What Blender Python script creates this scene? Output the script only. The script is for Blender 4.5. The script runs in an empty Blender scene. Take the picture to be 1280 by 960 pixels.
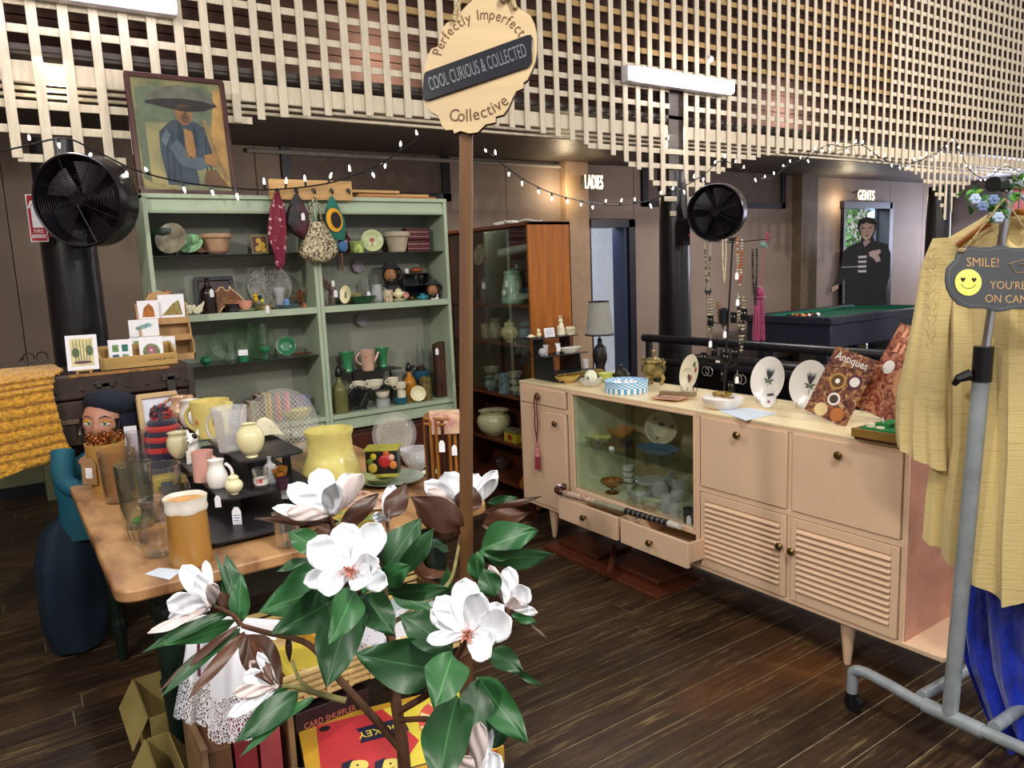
import bpy,bmesh,math,random
from mathutils import Vector,Matrix,Euler
from math import sin,cos,pi,radians
random.seed(7)
SC = bpy.context.scene
COL = SC.collection

# ---------------------------------------------------------------- camera
CAM_H = 1.60
F = 947.0
PITCH,ROLL,AZ = radians(8.69),radians(-2.36),radians(34.27)
FW = Vector((sin(AZ)*cos(PITCH),cos(AZ)*cos(PITCH),-sin(PITCH)))
_r0 = Vector((cos(AZ),-sin(AZ),0));_u0 = _r0.cross(FW)
RT = _r0*cos(ROLL) + _u0*sin(ROLL);UP = RT.cross(FW)
CP = Vector((0,0,CAM_H))
cam_d = bpy.data.cameras.new('camera');cam = bpy.data.objects.new('camera',cam_d);COL.objects.link(cam)
cam.matrix_world = Matrix((( RT.x,UP.x,-FW.x,CP.x),(RT.y,UP.y,-FW.y,CP.y),(RT.z,UP.z,-FW.z,CP.z),(0,0,0,1)))
cam_d.sensor_fit = 'HORIZONTAL';cam_d.sensor_width = 36.0;cam_d.lens = 36.0*F/1280.0
cam_d.clip_start = 0.05;cam_d.clip_end = 100
SC.camera = cam

# ---------------------------------------------------------------- world and light
w = bpy.data.worlds.new('world');SC.world = w;w.use_nodes = True
w.node_tree.nodes['Background'].inputs[0].default_value = (0.62,0.60,0.62,1)
w.node_tree.nodes['Background'].inputs[1].default_value = 0.62
def area(name,loc,target,sx,sy,power,col):
    l = bpy.data.lights.new(name,'AREA');l.shape = 'RECTANGLE';l.size = sx;l.size_y = sy
    l.energy = power;l.color = col
    o = bpy.data.objects.new(name,l);COL.objects.link(o);o.location = loc
    d = (Vector(target)-Vector(loc)).normalized()
    o.rotation_euler = d.to_track_quat('-Z','X').to_euler();return o
# the hall's own ceiling tubes, above and behind the visitor
area('hall_tube_light_front',(0.9,-0.2,3.35),(1.0,1.6,0.2),1.5,0.15,52,(1.0,0.95,0.87))
area('hall_lamp_right',(3.6,-1.6,3.35),(3.9,1.8,0.6),0.22,0.15,60,(1.0,0.95,0.88))
area('hall_lamp_left',(-1.9,0.6,3.3),(1.2,4.2,1.0),0.22,0.15,55,(1.0,0.95,0.90))
area('hall_lamp_far',(8.2,0.6,3.5),(8.4,5.0,1.8),0.22,0.15,120,(1.0,0.90,0.84))
# daylight through the garden door and cool light in the rooms beyond
area('garden_daylight',(11.4,9.2,3.4),(11.6,7.3,1.2),2.5,2.0,900,(0.75,0.92,1.0))
area('aisle_right_daylight',(14.2,5.7,1.9),(9.0,6.6,1.3),1.2,1.6,55,(0.74,0.78,1.0))  # cool daylight from an unseen source at the right; no window there
area('ladies_room_light',(6.3,7.5,2.36),(7.0,8.5,1.0),0.8,0.4,26,(0.80,0.88,1.0))
area('aisle_fill_left',(2.6,4.82,2.70),(2.4,6.9,1.5),1.5,0.08,22,(1.0,0.90,0.80))  # added fill behind the lattice rail to brighten the back wall; no fitting
area('aisle_fill_right',(7.4,4.82,2.70),(7.6,6.9,1.4),1.5,0.08,34,(0.95,0.86,0.90))  # second added fill for the back wall, also without a fitting
SC.view_settings.view_transform = 'Standard';SC.view_settings.look = 'None'
SC.view_settings.gamma = 1;SC.view_settings.use_curve_mapping = False
SC.view_settings.exposure = 0.42

# ---------------------------------------------------------------- measuring helpers: a sight line meets a real plane
def ray(x,y): return RT*((x-640)/F) - UP*((y-480)/F) + FW
def on(ax,v,x,y):
    r = ray(x,y);return CP + r*((v-CP[ax])/r[ax])
def PX(v,x,y): return on(0,v,x,y)
def PY(v,x,y): return on(1,v,x,y)
def PZ(v,x,y): return on(2,v,x,y)
def PD(d,x,y): return CP + ray(x,y)*d
def dep(p): return (Vector(p)-CP).dot(FW)

# ---------------------------------------------------------------- materials
def lin(h):
    if isinstance(h,str):
        h = h.lstrip('#');c = [int(h[i:i+2],16)/255 for i in (0,2,4)]
    else: c = h
    return tuple((x/12.92 if x <= 0.04045 else ((x+0.055)/1.055)**2.4) for x in c)
MC = {}
def mat(name,col='#888888',rough=0.5,metal=0.0,nscale=12,var=0.10,bump=0.0,stretch=None,col2=None,trans=0.0,emit=None,es=0,coat=0,ior=1.45,sheen=0,bscale=None,sub=0,alpha=1.0,thresh=None):
    if name in MC: return MC[name]
    m = bpy.data.materials.new(name);m.use_nodes = True;nt = m.node_tree;N = nt.nodes;L = nt.links
    b = N['Principled BSDF'];c = lin(col)
    b.inputs['Roughness'].default_value = rough;b.inputs['Metallic'].default_value = metal
    b.inputs['IOR'].default_value = ior
    if trans: b.inputs['Transmission Weight'].default_value = trans
    if coat: b.inputs['Coat Weight'].default_value = coat;b.inputs['Coat Roughness'].default_value = 0.15
    if sheen: b.inputs['Sheen Weight'].default_value = sheen
    if alpha < 1: b.inputs['Alpha'].default_value = alpha
    if emit:
        b.inputs['Emission Color'].default_value = (*lin(emit),1);b.inputs['Emission Strength'].default_value = es
    tc = N.new('ShaderNodeTexCoord');mp = N.new('ShaderNodeMapping');L.new(tc.outputs['Object'],mp.inputs[0])
    if stretch: mp.inputs['Scale'].default_value = stretch
    nz = N.new('ShaderNodeTexNoise');nz.inputs['Scale'].default_value = nscale;nz.inputs['Detail'].default_value = 5
    L.new(mp.outputs[0],nz.inputs['Vector'])
    rp = N.new('ShaderNodeValToRGB');L.new(nz.outputs['Fac'],rp.inputs[0])
    d = lin(col2) if col2 else tuple(max(0,x*(1-var*2)) for x in c)
    e = c if col2 else tuple(min(1,x*(1+var)) for x in c)
    lo,hi = thresh if thresh else (0.3,0.7)
    rp.color_ramp.elements[0].position = lo;rp.color_ramp.elements[1].position = hi
    rp.color_ramp.elements[0].color = (*d,1);rp.color_ramp.elements[1].color = (*e,1)
    L.new(rp.outputs[0],b.inputs['Base Color'])
    if bump:
        n2 = nz
        if bscale:
            n2 = N.new('ShaderNodeTexNoise');n2.inputs['Scale'].default_value = bscale;n2.inputs['Detail'].default_value = 4
            L.new(mp.outputs[0],n2.inputs['Vector'])
        bp = N.new('ShaderNodeBump');bp.inputs['Strength'].default_value = bump;bp.inputs['Distance'].default_value = 0.01
        L.new(n2.outputs['Fac'],bp.inputs['Height']);L.new(bp.outputs[0],b.inputs['Normal'])
    MC[name] = m;return m
def glass(name,col='#f4faf6',rough=0.03,bump=0.0,nscale=60,blend=.30,frost=.012):
    if name in MC: return MC[name]
    m = bpy.data.materials.new(name);m.use_nodes = True;nt = m.node_tree;N = nt.nodes;L = nt.links
    tr = N.new('ShaderNodeBsdfTransparent');gl_ = N.new('ShaderNodeBsdfGlossy');gl_.inputs['Roughness'].default_value = max(rough,.04);gl_.inputs['Color'].default_value = (.9,.9,.9,1)
    tc = N.new('ShaderNodeTexCoord');nz = N.new('ShaderNodeTexNoise');nz.inputs['Scale'].default_value = nscale;L.new(tc.outputs['Object'],nz.inputs['Vector'])
    c = lin(col);c = tuple(x**.16 for x in c);rp = N.new('ShaderNodeValToRGB');L.new(nz.outputs['Fac'],rp.inputs[0])
    rp.color_ramp.elements[0].color = tuple(x*.95 for x in c)+(1,);rp.color_ramp.elements[1].color = (*c,1);L.new(rp.outputs[0],tr.inputs['Color'])
    bp = N.new('ShaderNodeBump');bp.inputs['Strength'].default_value = .25+bump;bp.inputs['Distance'].default_value = .01;L.new(nz.outputs['Fac'],bp.inputs['Height']);L.new(bp.outputs[0],gl_.inputs['Normal'])
    lw = N.new('ShaderNodeLayerWeight');lw.inputs[0].default_value = blend;mx = N.new('ShaderNodeMixShader');L.new(lw.outputs['Facing'],mx.inputs[0])
    L.new(tr.outputs[0],mx.inputs[1]);L.new(gl_.outputs[0],mx.inputs[2])
    if frost:
        df = N.new('ShaderNodeBsdfDiffuse');df.inputs['Color'].default_value = (.92,.93,.93,1);m2 = N.new('ShaderNodeMixShader');m2.inputs[0].default_value = frost
        L.new(mx.outputs[0],m2.inputs[1]);L.new(df.outputs[0],m2.inputs[2]);mx = m2
    L.new(mx.outputs[0],N['Material Output'].inputs[0]);MC[name] = m;return m
def leafmat(name,front,back):
    m = bpy.data.materials.new(name);m.use_nodes = True;nt = m.node_tree;N = nt.nodes;L = nt.links
    b = N['Principled BSDF'];g = N.new('ShaderNodeNewGeometry');mx = N.new('ShaderNodeMix');mx.data_type = 'RGBA'
    at = N.new('ShaderNodeAttribute');at.attribute_name = 'UVMap';at.attribute_type = 'GEOMETRY'
    tc = N.new('ShaderNodeTexCoord');nz = N.new('ShaderNodeTexNoise');nz.inputs['Scale'].default_value = 30
    L.new(tc.outputs['Object'],nz.inputs['Vector'])
    wv = N.new('ShaderNodeTexWave');wv.inputs['Scale'].default_value = 5.0;wv.inputs['Distortion'].default_value = 1.0
    L.new(at.outputs['Vector'],wv.inputs['Vector'])
    r1 = N.new('ShaderNodeValToRGB');L.new(wv.outputs['Fac'],r1.inputs[0])
    f = lin(front);r1.color_ramp.elements[0].position = 0.0;r1.color_ramp.elements[1].position = 0.12
    r1.color_ramp.elements[0].color = (f[0]*1.9,f[1]*1.5,f[2]*1.6,1);r1.color_ramp.elements[1].color = (*f,1)
    m2 = N.new('ShaderNodeMix');m2.data_type = 'RGBA';L.new(nz.outputs['Fac'],m2.inputs[0])
    L.new(r1.outputs[0],m2.inputs['A']);m2.inputs['B'].default_value = (f[0]*.55,f[1]*.7,f[2]*.6,1)
    sx_ = N.new('ShaderNodeSeparateXYZ');L.new(at.outputs['Vector'],sx_.inputs[0]);lt = N.new('ShaderNodeMath');lt.operation = 'LESS_THAN';lt.inputs[1].default_value = .035;L.new(sx_.outputs['Y'],lt.inputs[0])
    m3 = N.new('ShaderNodeMix');m3.data_type = 'RGBA';L.new(lt.outputs[0],m3.inputs[0]);L.new(m2.outputs['Result'],m3.inputs['A']);m3.inputs['B'].default_value = (f[0]*2.6,f[1]*1.9,f[2]*2.2,1)
    L.new(g.outputs['Backfacing'],mx.inputs[0]);L.new(m3.outputs['Result'],mx.inputs['A'])
    mx.inputs['B'].default_value = (*lin(back),1)
    L.new(mx.outputs['Result'],b.inputs['Base Color']);b.inputs['Roughness'].default_value = 0.42
    return m

# ---------------------------------------------------------------- mesh builder
class G:
    def __init__(s): s.v = [];s.f = [];s.m = [];s.cur = 0;s.uv = None
    def add(s,vs,fs,M=None):
        o = len(s.v)
        for p in vs:
            p = Vector(p);s.v.append(M @ p if M is not None else p)
        for f in fs: s.f.append(tuple(i+o for i in f));s.m.append(s.cur)
        return s
    def mi(s,k): s.cur = k;return s
    def box(s,x0,x1,y0,y1,z0,z1,M=None):
        v = [(x0,y0,z0),(x1,y0,z0),(x1,y1,z0),(x0,y1,z0),(x0,y0,z1),(x1,y0,z1),(x1,y1,z1),(x0,y1,z1)]
        return s.add(v,[(0,3,2,1),(4,5,6,7),(0,1,5,4),(1,2,6,5),(2,3,7,6),(3,0,4,7)],M)
    def cbox(s,c,d,rz=0,M=None):
        T = Matrix.Translation(Vector(c)) @ (rz if isinstance(rz,Matrix) else Matrix.Rotation(rz,4,'Z'))
        if M is not None: T = M @ T
        return s.box(-d[0]/2,d[0]/2,-d[1]/2,d[1]/2,-d[2]/2,d[2]/2,T)
    def lathe(s,prof,n=24,M=None,wob=None,sx=1,sy=1):
        vs = [];fs = [];k = len(prof)
        for (r,z) in prof:
            for i in range(n):
                a = 2*pi*i/n;rr = r*(wob(a,z) if wob else 1);vs.append((rr*cos(a)*sx,rr*sin(a)*sy,z))
        for j in range(k-1):
            for i in range(n):
                i2 = (i+1) % n;fs.append((j*n+i,j*n+i2,(j+1)*n+i2,(j+1)*n+i))
        if prof[0][0] > 1e-6: fs.append(tuple(range(n-1,-1,-1)))
        if prof[-1][0] > 1e-6: fs.append(tuple((k-1)*n+i for i in range(n)))
        return s.add(vs,fs,M)
    def tube(s,pts,r,n=8,M=None,closed=False):
        pts = [Vector(p) for p in pts];vs = [];fs = [];k = len(pts)
        t0 = None
        for i,p in enumerate(pts):
            a = pts[(i-1) % k] if (i > 0 or closed) else p;b = pts[(i+1) % k] if (i < k-1 or closed) else p
            t = (b-a).normalized() if (b-a).length > 1e-9 else Vector((0,0,1))
            if t0 is None:
                ref = Vector((0,0,1)) if abs(t.z) < .9 else Vector((1,0,0));u = t.cross(ref).normalized()
            else:
                u = (u - t*u.dot(t));u = u.normalized() if u.length > 1e-6 else t.orthogonal().normalized()
            t0 = t;w_ = t.cross(u);rr = r[i] if isinstance(r,(list,tuple)) else r
            for j in range(n):
                q = 2*pi*j/n;vs.append(p + u*cos(q)*rr + w_*sin(q)*rr)
        kk = k if closed else k-1
        for i in range(kk):
            i2 = (i+1) % k
            for j in range(n):
                j2 = (j+1) % n;fs.append((i*n+j,i*n+j2,i2*n+j2,i2*n+j))
        if not closed: fs += [tuple(range(n-1,-1,-1)),tuple((k-1)*n+j for j in range(n))]
        return s.add(vs,fs,M)
    def prism(s,out,z0,z1,M=None,hole=None):
        n = len(out);vs = [(x,y,z0) for x,y in out]+[(x,y,z1) for x,y in out]
        fs = [tuple(range(n-1,-1,-1)),tuple(range(n,2*n))]+[(i,(i+1) % n,n+(i+1) % n,n+i) for i in range(n)]
        return s.add(vs,fs,M)
    def sphere(s,c,r,n=12,sq=(1,1,1),M=None):
        pr = [(sin(pi*i/(n//2+2)),-cos(pi*i/(n//2+2))) for i in range(n//2+3)]
        T = Matrix.Translation(Vector(c)) @ Matrix.Diagonal((r*sq[0],r*sq[1],r*sq[2],1))
        if M is not None: T = M @ T
        pr[0] = (0.0,-1.0);pr[-1] = (0.0,1.0)
        return s.lathe(pr,n,T)
    def torus(s,R,r,n=24,k=8,M=None):
        return s.tube([(R*cos(2*pi*i/n),R*sin(2*pi*i/n),0) for i in range(n)],r,k,M,closed=True)
    def grid(s,fn,nu,nv,M=None,wrap=False):
        vs = [fn(i/nu,j/nv) for j in range(nv+1) for i in range(nu if wrap else nu+1)]
        w_ = nu if wrap else nu+1;fs = []
        for j in range(nv):
            for i in range(nu):
                i2 = (i+1) % w_ if wrap else i+1
                fs.append((j*w_+i,j*w_+i2,(j+1)*w_+i2,(j+1)*w_+i))
        return s.add(vs,fs,M)

SMOOTH = radians(38)
def mesh(g,name,mats,inv=None):
    me = bpy.data.meshes.new(name)
    vs = [inv @ v for v in g.v] if inv is not None else g.v
    me.from_pydata([tuple(v) for v in vs],[],g.f)
    if not isinstance(mats,(list,tuple)): mats = [mats]
    for m in mats: me.materials.append(m)
    if len(mats) > 1: me.polygons.foreach_set('material_index',[min(i,len(mats)-1) for i in g.m])
    me.polygons.foreach_set('use_smooth',[True]*len(me.polygons));me.update()
    if g.uv:
        ul = me.uv_layers.new(name='UVMap')
        for lp in me.loops: ul.data[lp.index].uv = g.uv[lp.vertex_index]
        return me
    bm = bmesh.new();bm.from_mesh(me);bmesh.ops.remove_doubles(bm,verts=bm.verts,dist=1e-6)
    bmesh.ops.recalc_face_normals(bm,faces=bm.faces)
    bm.to_mesh(me);bm.free()
    me.set_sharp_from_angle(angle=SMOOTH)
    return me
def tag(o,label=None,cat=None,group=None,kind=None):
    if label: o['label'] = label
    if cat: o['category'] = cat
    if group: o['group'] = group
    if kind: o['kind'] = kind
    return o
def thing(name,label,cat,loc=(0,0,0),rz=0,group=None,M=None,kind=None):
    o = bpy.data.objects.new(name,None);COL.objects.link(o);o.empty_display_size = .02
    if M is not None: o.matrix_world = M
    else: o.location = loc;o.rotation_euler = (0,0,rz)
    WM[o.name] = M.copy() if M is not None else Matrix.Translation(Vector(loc)) @ Matrix.Rotation(rz,4,'Z')
    return tag(o,label,cat,group,kind)
WM = {}
def part(name,g,mats,parent=None,label=None,world=False,bevel=0,kind=None,loc=None):
    """one mesh object; world=True means the geometry was written in room coordinates"""
    inv = None
    if parent is not None and world: inv = WM[parent.name].inverted()
    me = mesh(g,name,mats,inv);o = bpy.data.objects.new(name,me);COL.objects.link(o)
    if parent is not None:
        o.parent = parent;WM[o.name] = WM[parent.name].copy()
    else: WM[o.name] = Matrix.Identity(4)
    if loc is not None: o.location = loc
    if bevel:
        b = o.modifiers.new('bevel','BEVEL');b.width = bevel;b.segments = 2;b.limit_method = 'ANGLE';b.angle_limit = radians(40)
    if label: o['label'] = label
    if kind: o['kind'] = kind
    return o
def one(name,g,mats,label,cat,group=None,base=None,bevel=0,kind=None):
    """a thing that is a single mesh; base = its origin in the room (geometry given in room coordinates)"""
    inv = Matrix.Translation(-Vector(base)) if base is not None else None
    me = mesh(g,name,mats,inv);o = bpy.data.objects.new(name,me);COL.objects.link(o)
    if base is not None: o.location = base
    WM[o.name] = Matrix.Translation(Vector(base)) if base is not None else Matrix.Identity(4)
    if bevel:
        b = o.modifiers.new('bevel','BEVEL');b.width = bevel;b.segments = 2;b.limit_method = 'ANGLE';b.angle_limit = radians(40)
    return tag(o,label,cat,group,kind)
def inst(src,name,parent=None,loc=None,scale=None,rot=None):
    c = src.copy();COL.objects.link(c);c.name = name
    if parent is not None: c.parent = parent
    if loc is not None: c.location = loc
    if scale is not None: c.scale = scale
    if rot is not None: c.rotation_euler = rot
    return c
def struct(name,g=None,mats=None,bevel=0):
    if g is None:
        o = bpy.data.objects.new(name,None);COL.objects.link(o)
    else:
        o = bpy.data.objects.new(name,mesh(g,name,mats));COL.objects.link(o)
    WM[o.name] = Matrix.Identity(4);o['kind'] = 'structure';return o
def words(s,size,mats,parent,M,name='lettering',ext=0.0008,sx=1.0,align='CENTER',label=None,arc=None,shear=0,world=False):
    """lettering as real mesh; M places the text plane (x right, y up); arc=(radius, start angle, step) sets letters round a curve"""
    g = G();dg = None
    def one_(txt,MM,al):
        cu = bpy.data.curves.new('t','FONT');cu.body = txt;cu.size = size;cu.extrude = ext;cu.align_x = al;cu.align_y = 'CENTER';cu.resolution_u = 3
        cu.shear = shear
        ob = bpy.data.objects.new('t',cu);me = bpy.data.meshes.new_from_object(ob)
        g.add([v.co for v in me.vertices],[tuple(p.vertices) for p in me.polygons],MM)
        bpy.data.meshes.remove(me);bpy.data.objects.remove(ob);bpy.data.curves.remove(cu)
    S = Matrix.Diagonal((sx,1,1,1))
    if arc is None: one_(s,M @ S,align)
    else:
        R,a0,st = arc;ws = [{'I': .55,'l': .5,'i': .5,'t': .7,'f': .7,'r': .75,'m': 1.35,' ': .7,'v': .9}.get(c,1.0) for c in s];acc = 0
        for i,ch in enumerate(s):
            a = a0 - st*(acc+ws[i]/2)*(1 if R > 0 else -1);acc += ws[i]
            if ch == ' ': continue
            MM = M @ Matrix.Translation((abs(R)*cos(a),abs(R)*sin(a),0)) @ Matrix.Rotation(a-(pi/2 if R > 0 else -pi/2),4,'Z') @ S
            one_(ch,MM,'CENTER')
    return part(name,g,mats,parent,label=label,world=world)
def frame(o,x,y):
    """matrix with origin o, local x along x, local y along y, z = their cross product"""
    x = Vector(x).normalized();y = Vector(y);y = (y - x*y.dot(x)).normalized();z = x.cross(y)
    return Matrix(((x.x,y.x,z.x,o[0]),(x.y,y.y,z.y,o[1]),(x.z,y.z,z.z,o[2]),(0,0,0,1)))
def interp(t,xs,ys):
    if t <= xs[0]: return ys[0]
    for i in range(len(xs)-1):
        if t <= xs[i+1]: return ys[i]+(ys[i+1]-ys[i])*(t-xs[i])/(xs[i+1]-xs[i])
    return ys[-1]
def spline(pts,n=6):
    pts = [Vector(p) for p in pts];out = []
    P = [pts[0]*2-pts[1]]+pts+[pts[-1]*2-pts[-2]]
    for i in range(1,len(P)-2):
        for k in range(n):
            t = k/n;a,b,c,d = P[i-1:i+3]
            out.append(0.5*((2*b)+(c-a)*t+(2*a-5*b+4*c-d)*t*t+(3*b-a-3*c+d)*t**3))
    out.append(pts[-1]);return out

# ================================================================ THE SETTING
LY,BY_,BW,CZ = 4.60,4.30,6.90,2.75       # lattice plane, bookcase front, back wall, aisle ceiling
cream = mat('cream_lath_paint','#dccfb6',0.6,nscale=9,var=.07,bump=.15,stretch=(6,6,1))
tanl = mat('tan_upper_lath','#b3935f',0.7,nscale=9,var=.08,stretch=(1,6,6))  # tan colour for the upper horizontal rows, left and middle
wallm = mat('brown_fibro_paint','#8c7a6c',0.65,nscale=1.2,var=.10)
wallolive = mat('olive_dado_paint','#6f7254',0.6,nscale=2,var=.08)
darktrim = mat('near_black_trim','#17161f',0.4,var=.1)
blackpost = mat('black_gloss_post','#1d1a1d',0.28,nscale=6,var=.2,bump=.5,stretch=(3,3,.5))
boardm = mat('dark_ceiling_board','#4a4038',0.45,nscale=14,var=.2,stretch=(.15,3,3),bump=.2)
brownbd = mat('brown_upper_board','#4c3429',0.95,nscale=8,var=.16,stretch=(.2,2,2))
# floor boards: worn dark varnish, grain along X
def floor_mat(name,c1,c2,c3):
    m = bpy.data.materials.new(name);m.use_nodes = True;nt = m.node_tree;N = nt.nodes;L = nt.links;b = N['Principled BSDF']
    tc = N.new('ShaderNodeTexCoord');oi = N.new('ShaderNodeObjectInfo')
    mp = N.new('ShaderNodeMapping');L.new(tc.outputs['Object'],mp.inputs[0]);mp.inputs['Scale'].default_value = (1.2,14,1)
    ad = N.new('ShaderNodeVectorMath');L.new(mp.outputs[0],ad.inputs[0])
    cx = N.new('ShaderNodeCombineXYZ');mu = N.new('ShaderNodeMath');mu.operation = 'MULTIPLY';mu.inputs[1].default_value = 57
    L.new(oi.outputs['Random'],mu.inputs[0]);L.new(mu.outputs[0],cx.inputs[0]);L.new(mu.outputs[0],cx.inputs[2]);L.new(cx.outputs[0],ad.inputs[1])
    nz = N.new('ShaderNodeTexNoise');nz.inputs['Scale'].default_value = 3.0;nz.inputs['Detail'].default_value = 9;nz.inputs['Roughness'].default_value = .72
    L.new(ad.outputs[0],nz.inputs['Vector'])
    r = N.new('ShaderNodeValToRGB');L.new(nz.outputs['Fac'],r.inputs[0])
    e = r.color_ramp.elements;e[0].position = .36;e[0].color = (*lin(c1),1);e[1].position = .72;e[1].color = (*lin(c3),1)
    k = r.color_ramp.elements.new(.56);k.color = (*lin(c2),1)
    n2 = N.new('ShaderNodeTexNoise');n2.inputs['Scale'].default_value = 0.9;n2.inputs['Detail'].default_value = 3;L.new(tc.outputs['Object'],n2.inputs['Vector'])
    r2 = N.new('ShaderNodeValToRGB');L.new(n2.outputs['Fac'],r2.inputs[0]);r2.color_ramp.elements[0].position = .56;r2.color_ramp.elements[1].position = .72
    r2.color_ramp.elements[0].color = (0,0,0,1);r2.color_ramp.elements[1].color = (.55,.55,.55,1)
    mx = N.new('ShaderNodeMix');mx.data_type = 'RGBA';L.new(r2.outputs[0],mx.inputs[0]);L.new(r.outputs[0],mx.inputs['A']);mx.inputs['B'].default_value = (*lin('#6e4320'),1)
    hv = N.new('ShaderNodeHueSaturation');L.new(mx.outputs['Result'],hv.inputs['Color'])
    mr = N.new('ShaderNodeMapRange');L.new(oi.outputs['Random'],mr.inputs[0]);mr.inputs[3].default_value = .65;mr.inputs[4].default_value = 1.35;L.new(mr.outputs[0],hv.inputs['Value'])
    L.new(hv.outputs[0],b.inputs['Base Color'])
    rr = N.new('ShaderNodeMapRange');L.new(nz.outputs['Fac'],rr.inputs[0]);rr.inputs[3].default_value = .28;rr.inputs[4].default_value = .62;L.new(rr.outputs[0],b.inputs['Roughness'])
    bp = N.new('ShaderNodeBump');bp.inputs['Strength'].default_value = .35;bp.inputs['Distance'].default_value = .004
    L.new(nz.outputs['Fac'],bp.inputs['Height']);L.new(bp.outputs[0],b.inputs['Normal'])
    return m
fm = floor_mat('worn_floor_board','#22150e','#3e2c1b','#837048')
sub = mat('joint_dirt','#a89a76',0.9,nscale=30,var=.25)
fl = struct('floor',G().box(-2.5,14.5,-1.2,7.6,-0.06,-0.0022),sub)
yb = -1.2;bi = 0;BW_ = 0.122
r_ = random.Random(3)
while yb < 7.5:
    x = -2.5 - r_.random()*2
    while x < 14:
        ln = r_.uniform(3.0,5.4);x0,x1 = max(x,-2.5),min(x+ln,14.5)
        if x1 > x0+.05:
            g = G().box(x0,x1-.003,yb+.0018,yb+BW_-.0018,-.002,r_.uniform(-.0012,0));part('board',g,fm,fl,world=True);bi += 1
        x += ln
    yb += BW_

# back wall of fibro sheets, with door openings
wb = struct('wall_back',G().box(-2.5,5.806,6.93,7.02,0,CZ).box(6.54,10.98,6.93,7.02,0,CZ).box(12.25,14.5,6.93,7.02,0,CZ)
            .box(5.806,6.54,6.93,7.02,2.10,CZ).box(10.98,12.25,6.93,7.02,2.32,CZ),wallm)
def panels(x0,x1,z0,z1,m,n,nm='panel'):
    for i in range(n):
        a = x0+(x1-x0)*i/n;b = x0+(x1-x0)*(i+1)/n
        part(nm,G().box(a+.003,b-.003,BW,6.932,z0+.002,z1-.002),m,wb,world=True,bevel=.002)
panels(-2.5,0.2,.85,CZ,wallm,3);panels(0.2,3.95,.85,CZ,wallm,4);panels(3.95,5.5,0.85,CZ,wallm,2)
panels(-2.5,5.5,.14,.85,wallolive,8);panels(5.5,5.806,.14,CZ,wallm,1);panels(6.6,7.9,.14,CZ,wallm,1)
panels(7.9,9.75,.14,CZ,wallm,2);panels(9.75,10.98,.14,CZ,wallm,1);panels(12.3,14.4,.14,CZ,wallm,2)
panels(5.806,6.6,2.13,CZ,wallm,1);panels(10.98,12.3,2.36,CZ,wallm,1)
struct('baseboard_back',G().box(-2.5,5.8,6.85,BW,0,.15).box(6.62,10.9,6.85,BW,0,.15).box(12.35,14.4,6.85,BW,0,.15),darktrim)
warmp = mat('tan_pilaster_paint','#a58a6c',0.6,var=.06)
struct('trim_1',G().box(5.47,5.80,6.80,BW,0.0,CZ),warmp)
struct('trim_2',G().box(9.72,10.10,6.74,BW,0.0,CZ),mat('tan_boxing','#6d5d48',0.6))
struct('trim_3',G().box(-2.4,.30,6.82,BW,.10,.62).box(.20,.32,6.6,BW,0,.8).box(.32,.9,6.66,BW,0,.8),wallolive)
# boarded fanlights with black frames
for k,(a,b,z0) in enumerate(((2.3,4.02,2.30),(6.72,9.52,2.28))):
    wn = struct('window_%d' % (k+1),G().box(a,b,6.86,BW,z0,z0+.075).box(a,a+.09,6.86,BW,z0,CZ).box(b-.09,b,6.86,BW,z0,CZ),darktrim)
    part('board',G().box(a+.09,b-.09,6.885,6.9,z0+.075,CZ),mat('fanlight_board','#5d4d42',.6),wn,world=True)
# side walls and hall shell parts the arches could show
struct('wall_right',G().box(14.4,14.5,4.6,7.6,0,CZ),mat('pale_lilac_paint','#a7a0a6',.6,var=.04))
struct('wall_left',G().box(-2.6,-2.5,-1.2,7.0,0,3.2),wallm)
# aisle ceiling of dark lining boards along X
ce = struct('ceiling',G().box(-2.5,14.5,LY+.02,7.0,CZ+.02,CZ+.05),boardm)
y = LY+.03
while y < 6.9:
    part('board',G().box(-2.5,14.5,y,y+.088,CZ,CZ+.021),boardm,ce,world=True,bevel=.004);y += .094
struct('trim_4',G().tube([(2.0,6.86,2.70),(5.45,6.86,2.70)],.02,8),mat('grey_conduit','#8d8880',.5))
# upper storey lining behind the lattice
wu = struct('wall_upper',G().box(-2.5,14.5,5.45,5.5,CZ+.05,6.4),brownbd)
z = CZ+.06;k = 0
while z < 6.3:
    part('board',G().box(-2.5,14.5,5.425,5.452,z,z+.172),brownbd,wu,world=True,bevel=.004);z += .18

# lattice screen: one lath at a time, cut along the arches
lat = struct('wall_lattice')
AC = (-1.75,2.66,7.2,11.65)
def arch_z(x):
    u = min(abs(x-c) for c in AC)
    return interp(u,[0,.6,1.0,1.35,1.6,1.85,2.02,2.12,2.2,2.27],[2.60,2.585,2.55,2.49,2.42,2.32,2.20,2.08,1.90,1.78])
LP = 0.1368;x = -0.20;i = 0
rl = random.Random(11)
while x < 14.3:
    z0 = max(arch_z(x),1.72);zt = 6.0
    if 4.83 < x < 5.02: z0 = 3.05 if x < 4.93 else 1.72
    if abs(x-4.90) < .09: z0 = 3.16
    g = G().cbox((x,LY-.012,(z0+zt)/2),(.047+rl.uniform(-.003,.003),.010,zt-z0));part('lath',g,cream,lat,world=True,bevel=.0015)
    x += LP;i += 1
RZ = [2.00,2.12,2.245,2.385,2.505,2.865,2.995,3.14]+[3.266+.1265*k for k in range(21)]
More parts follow.
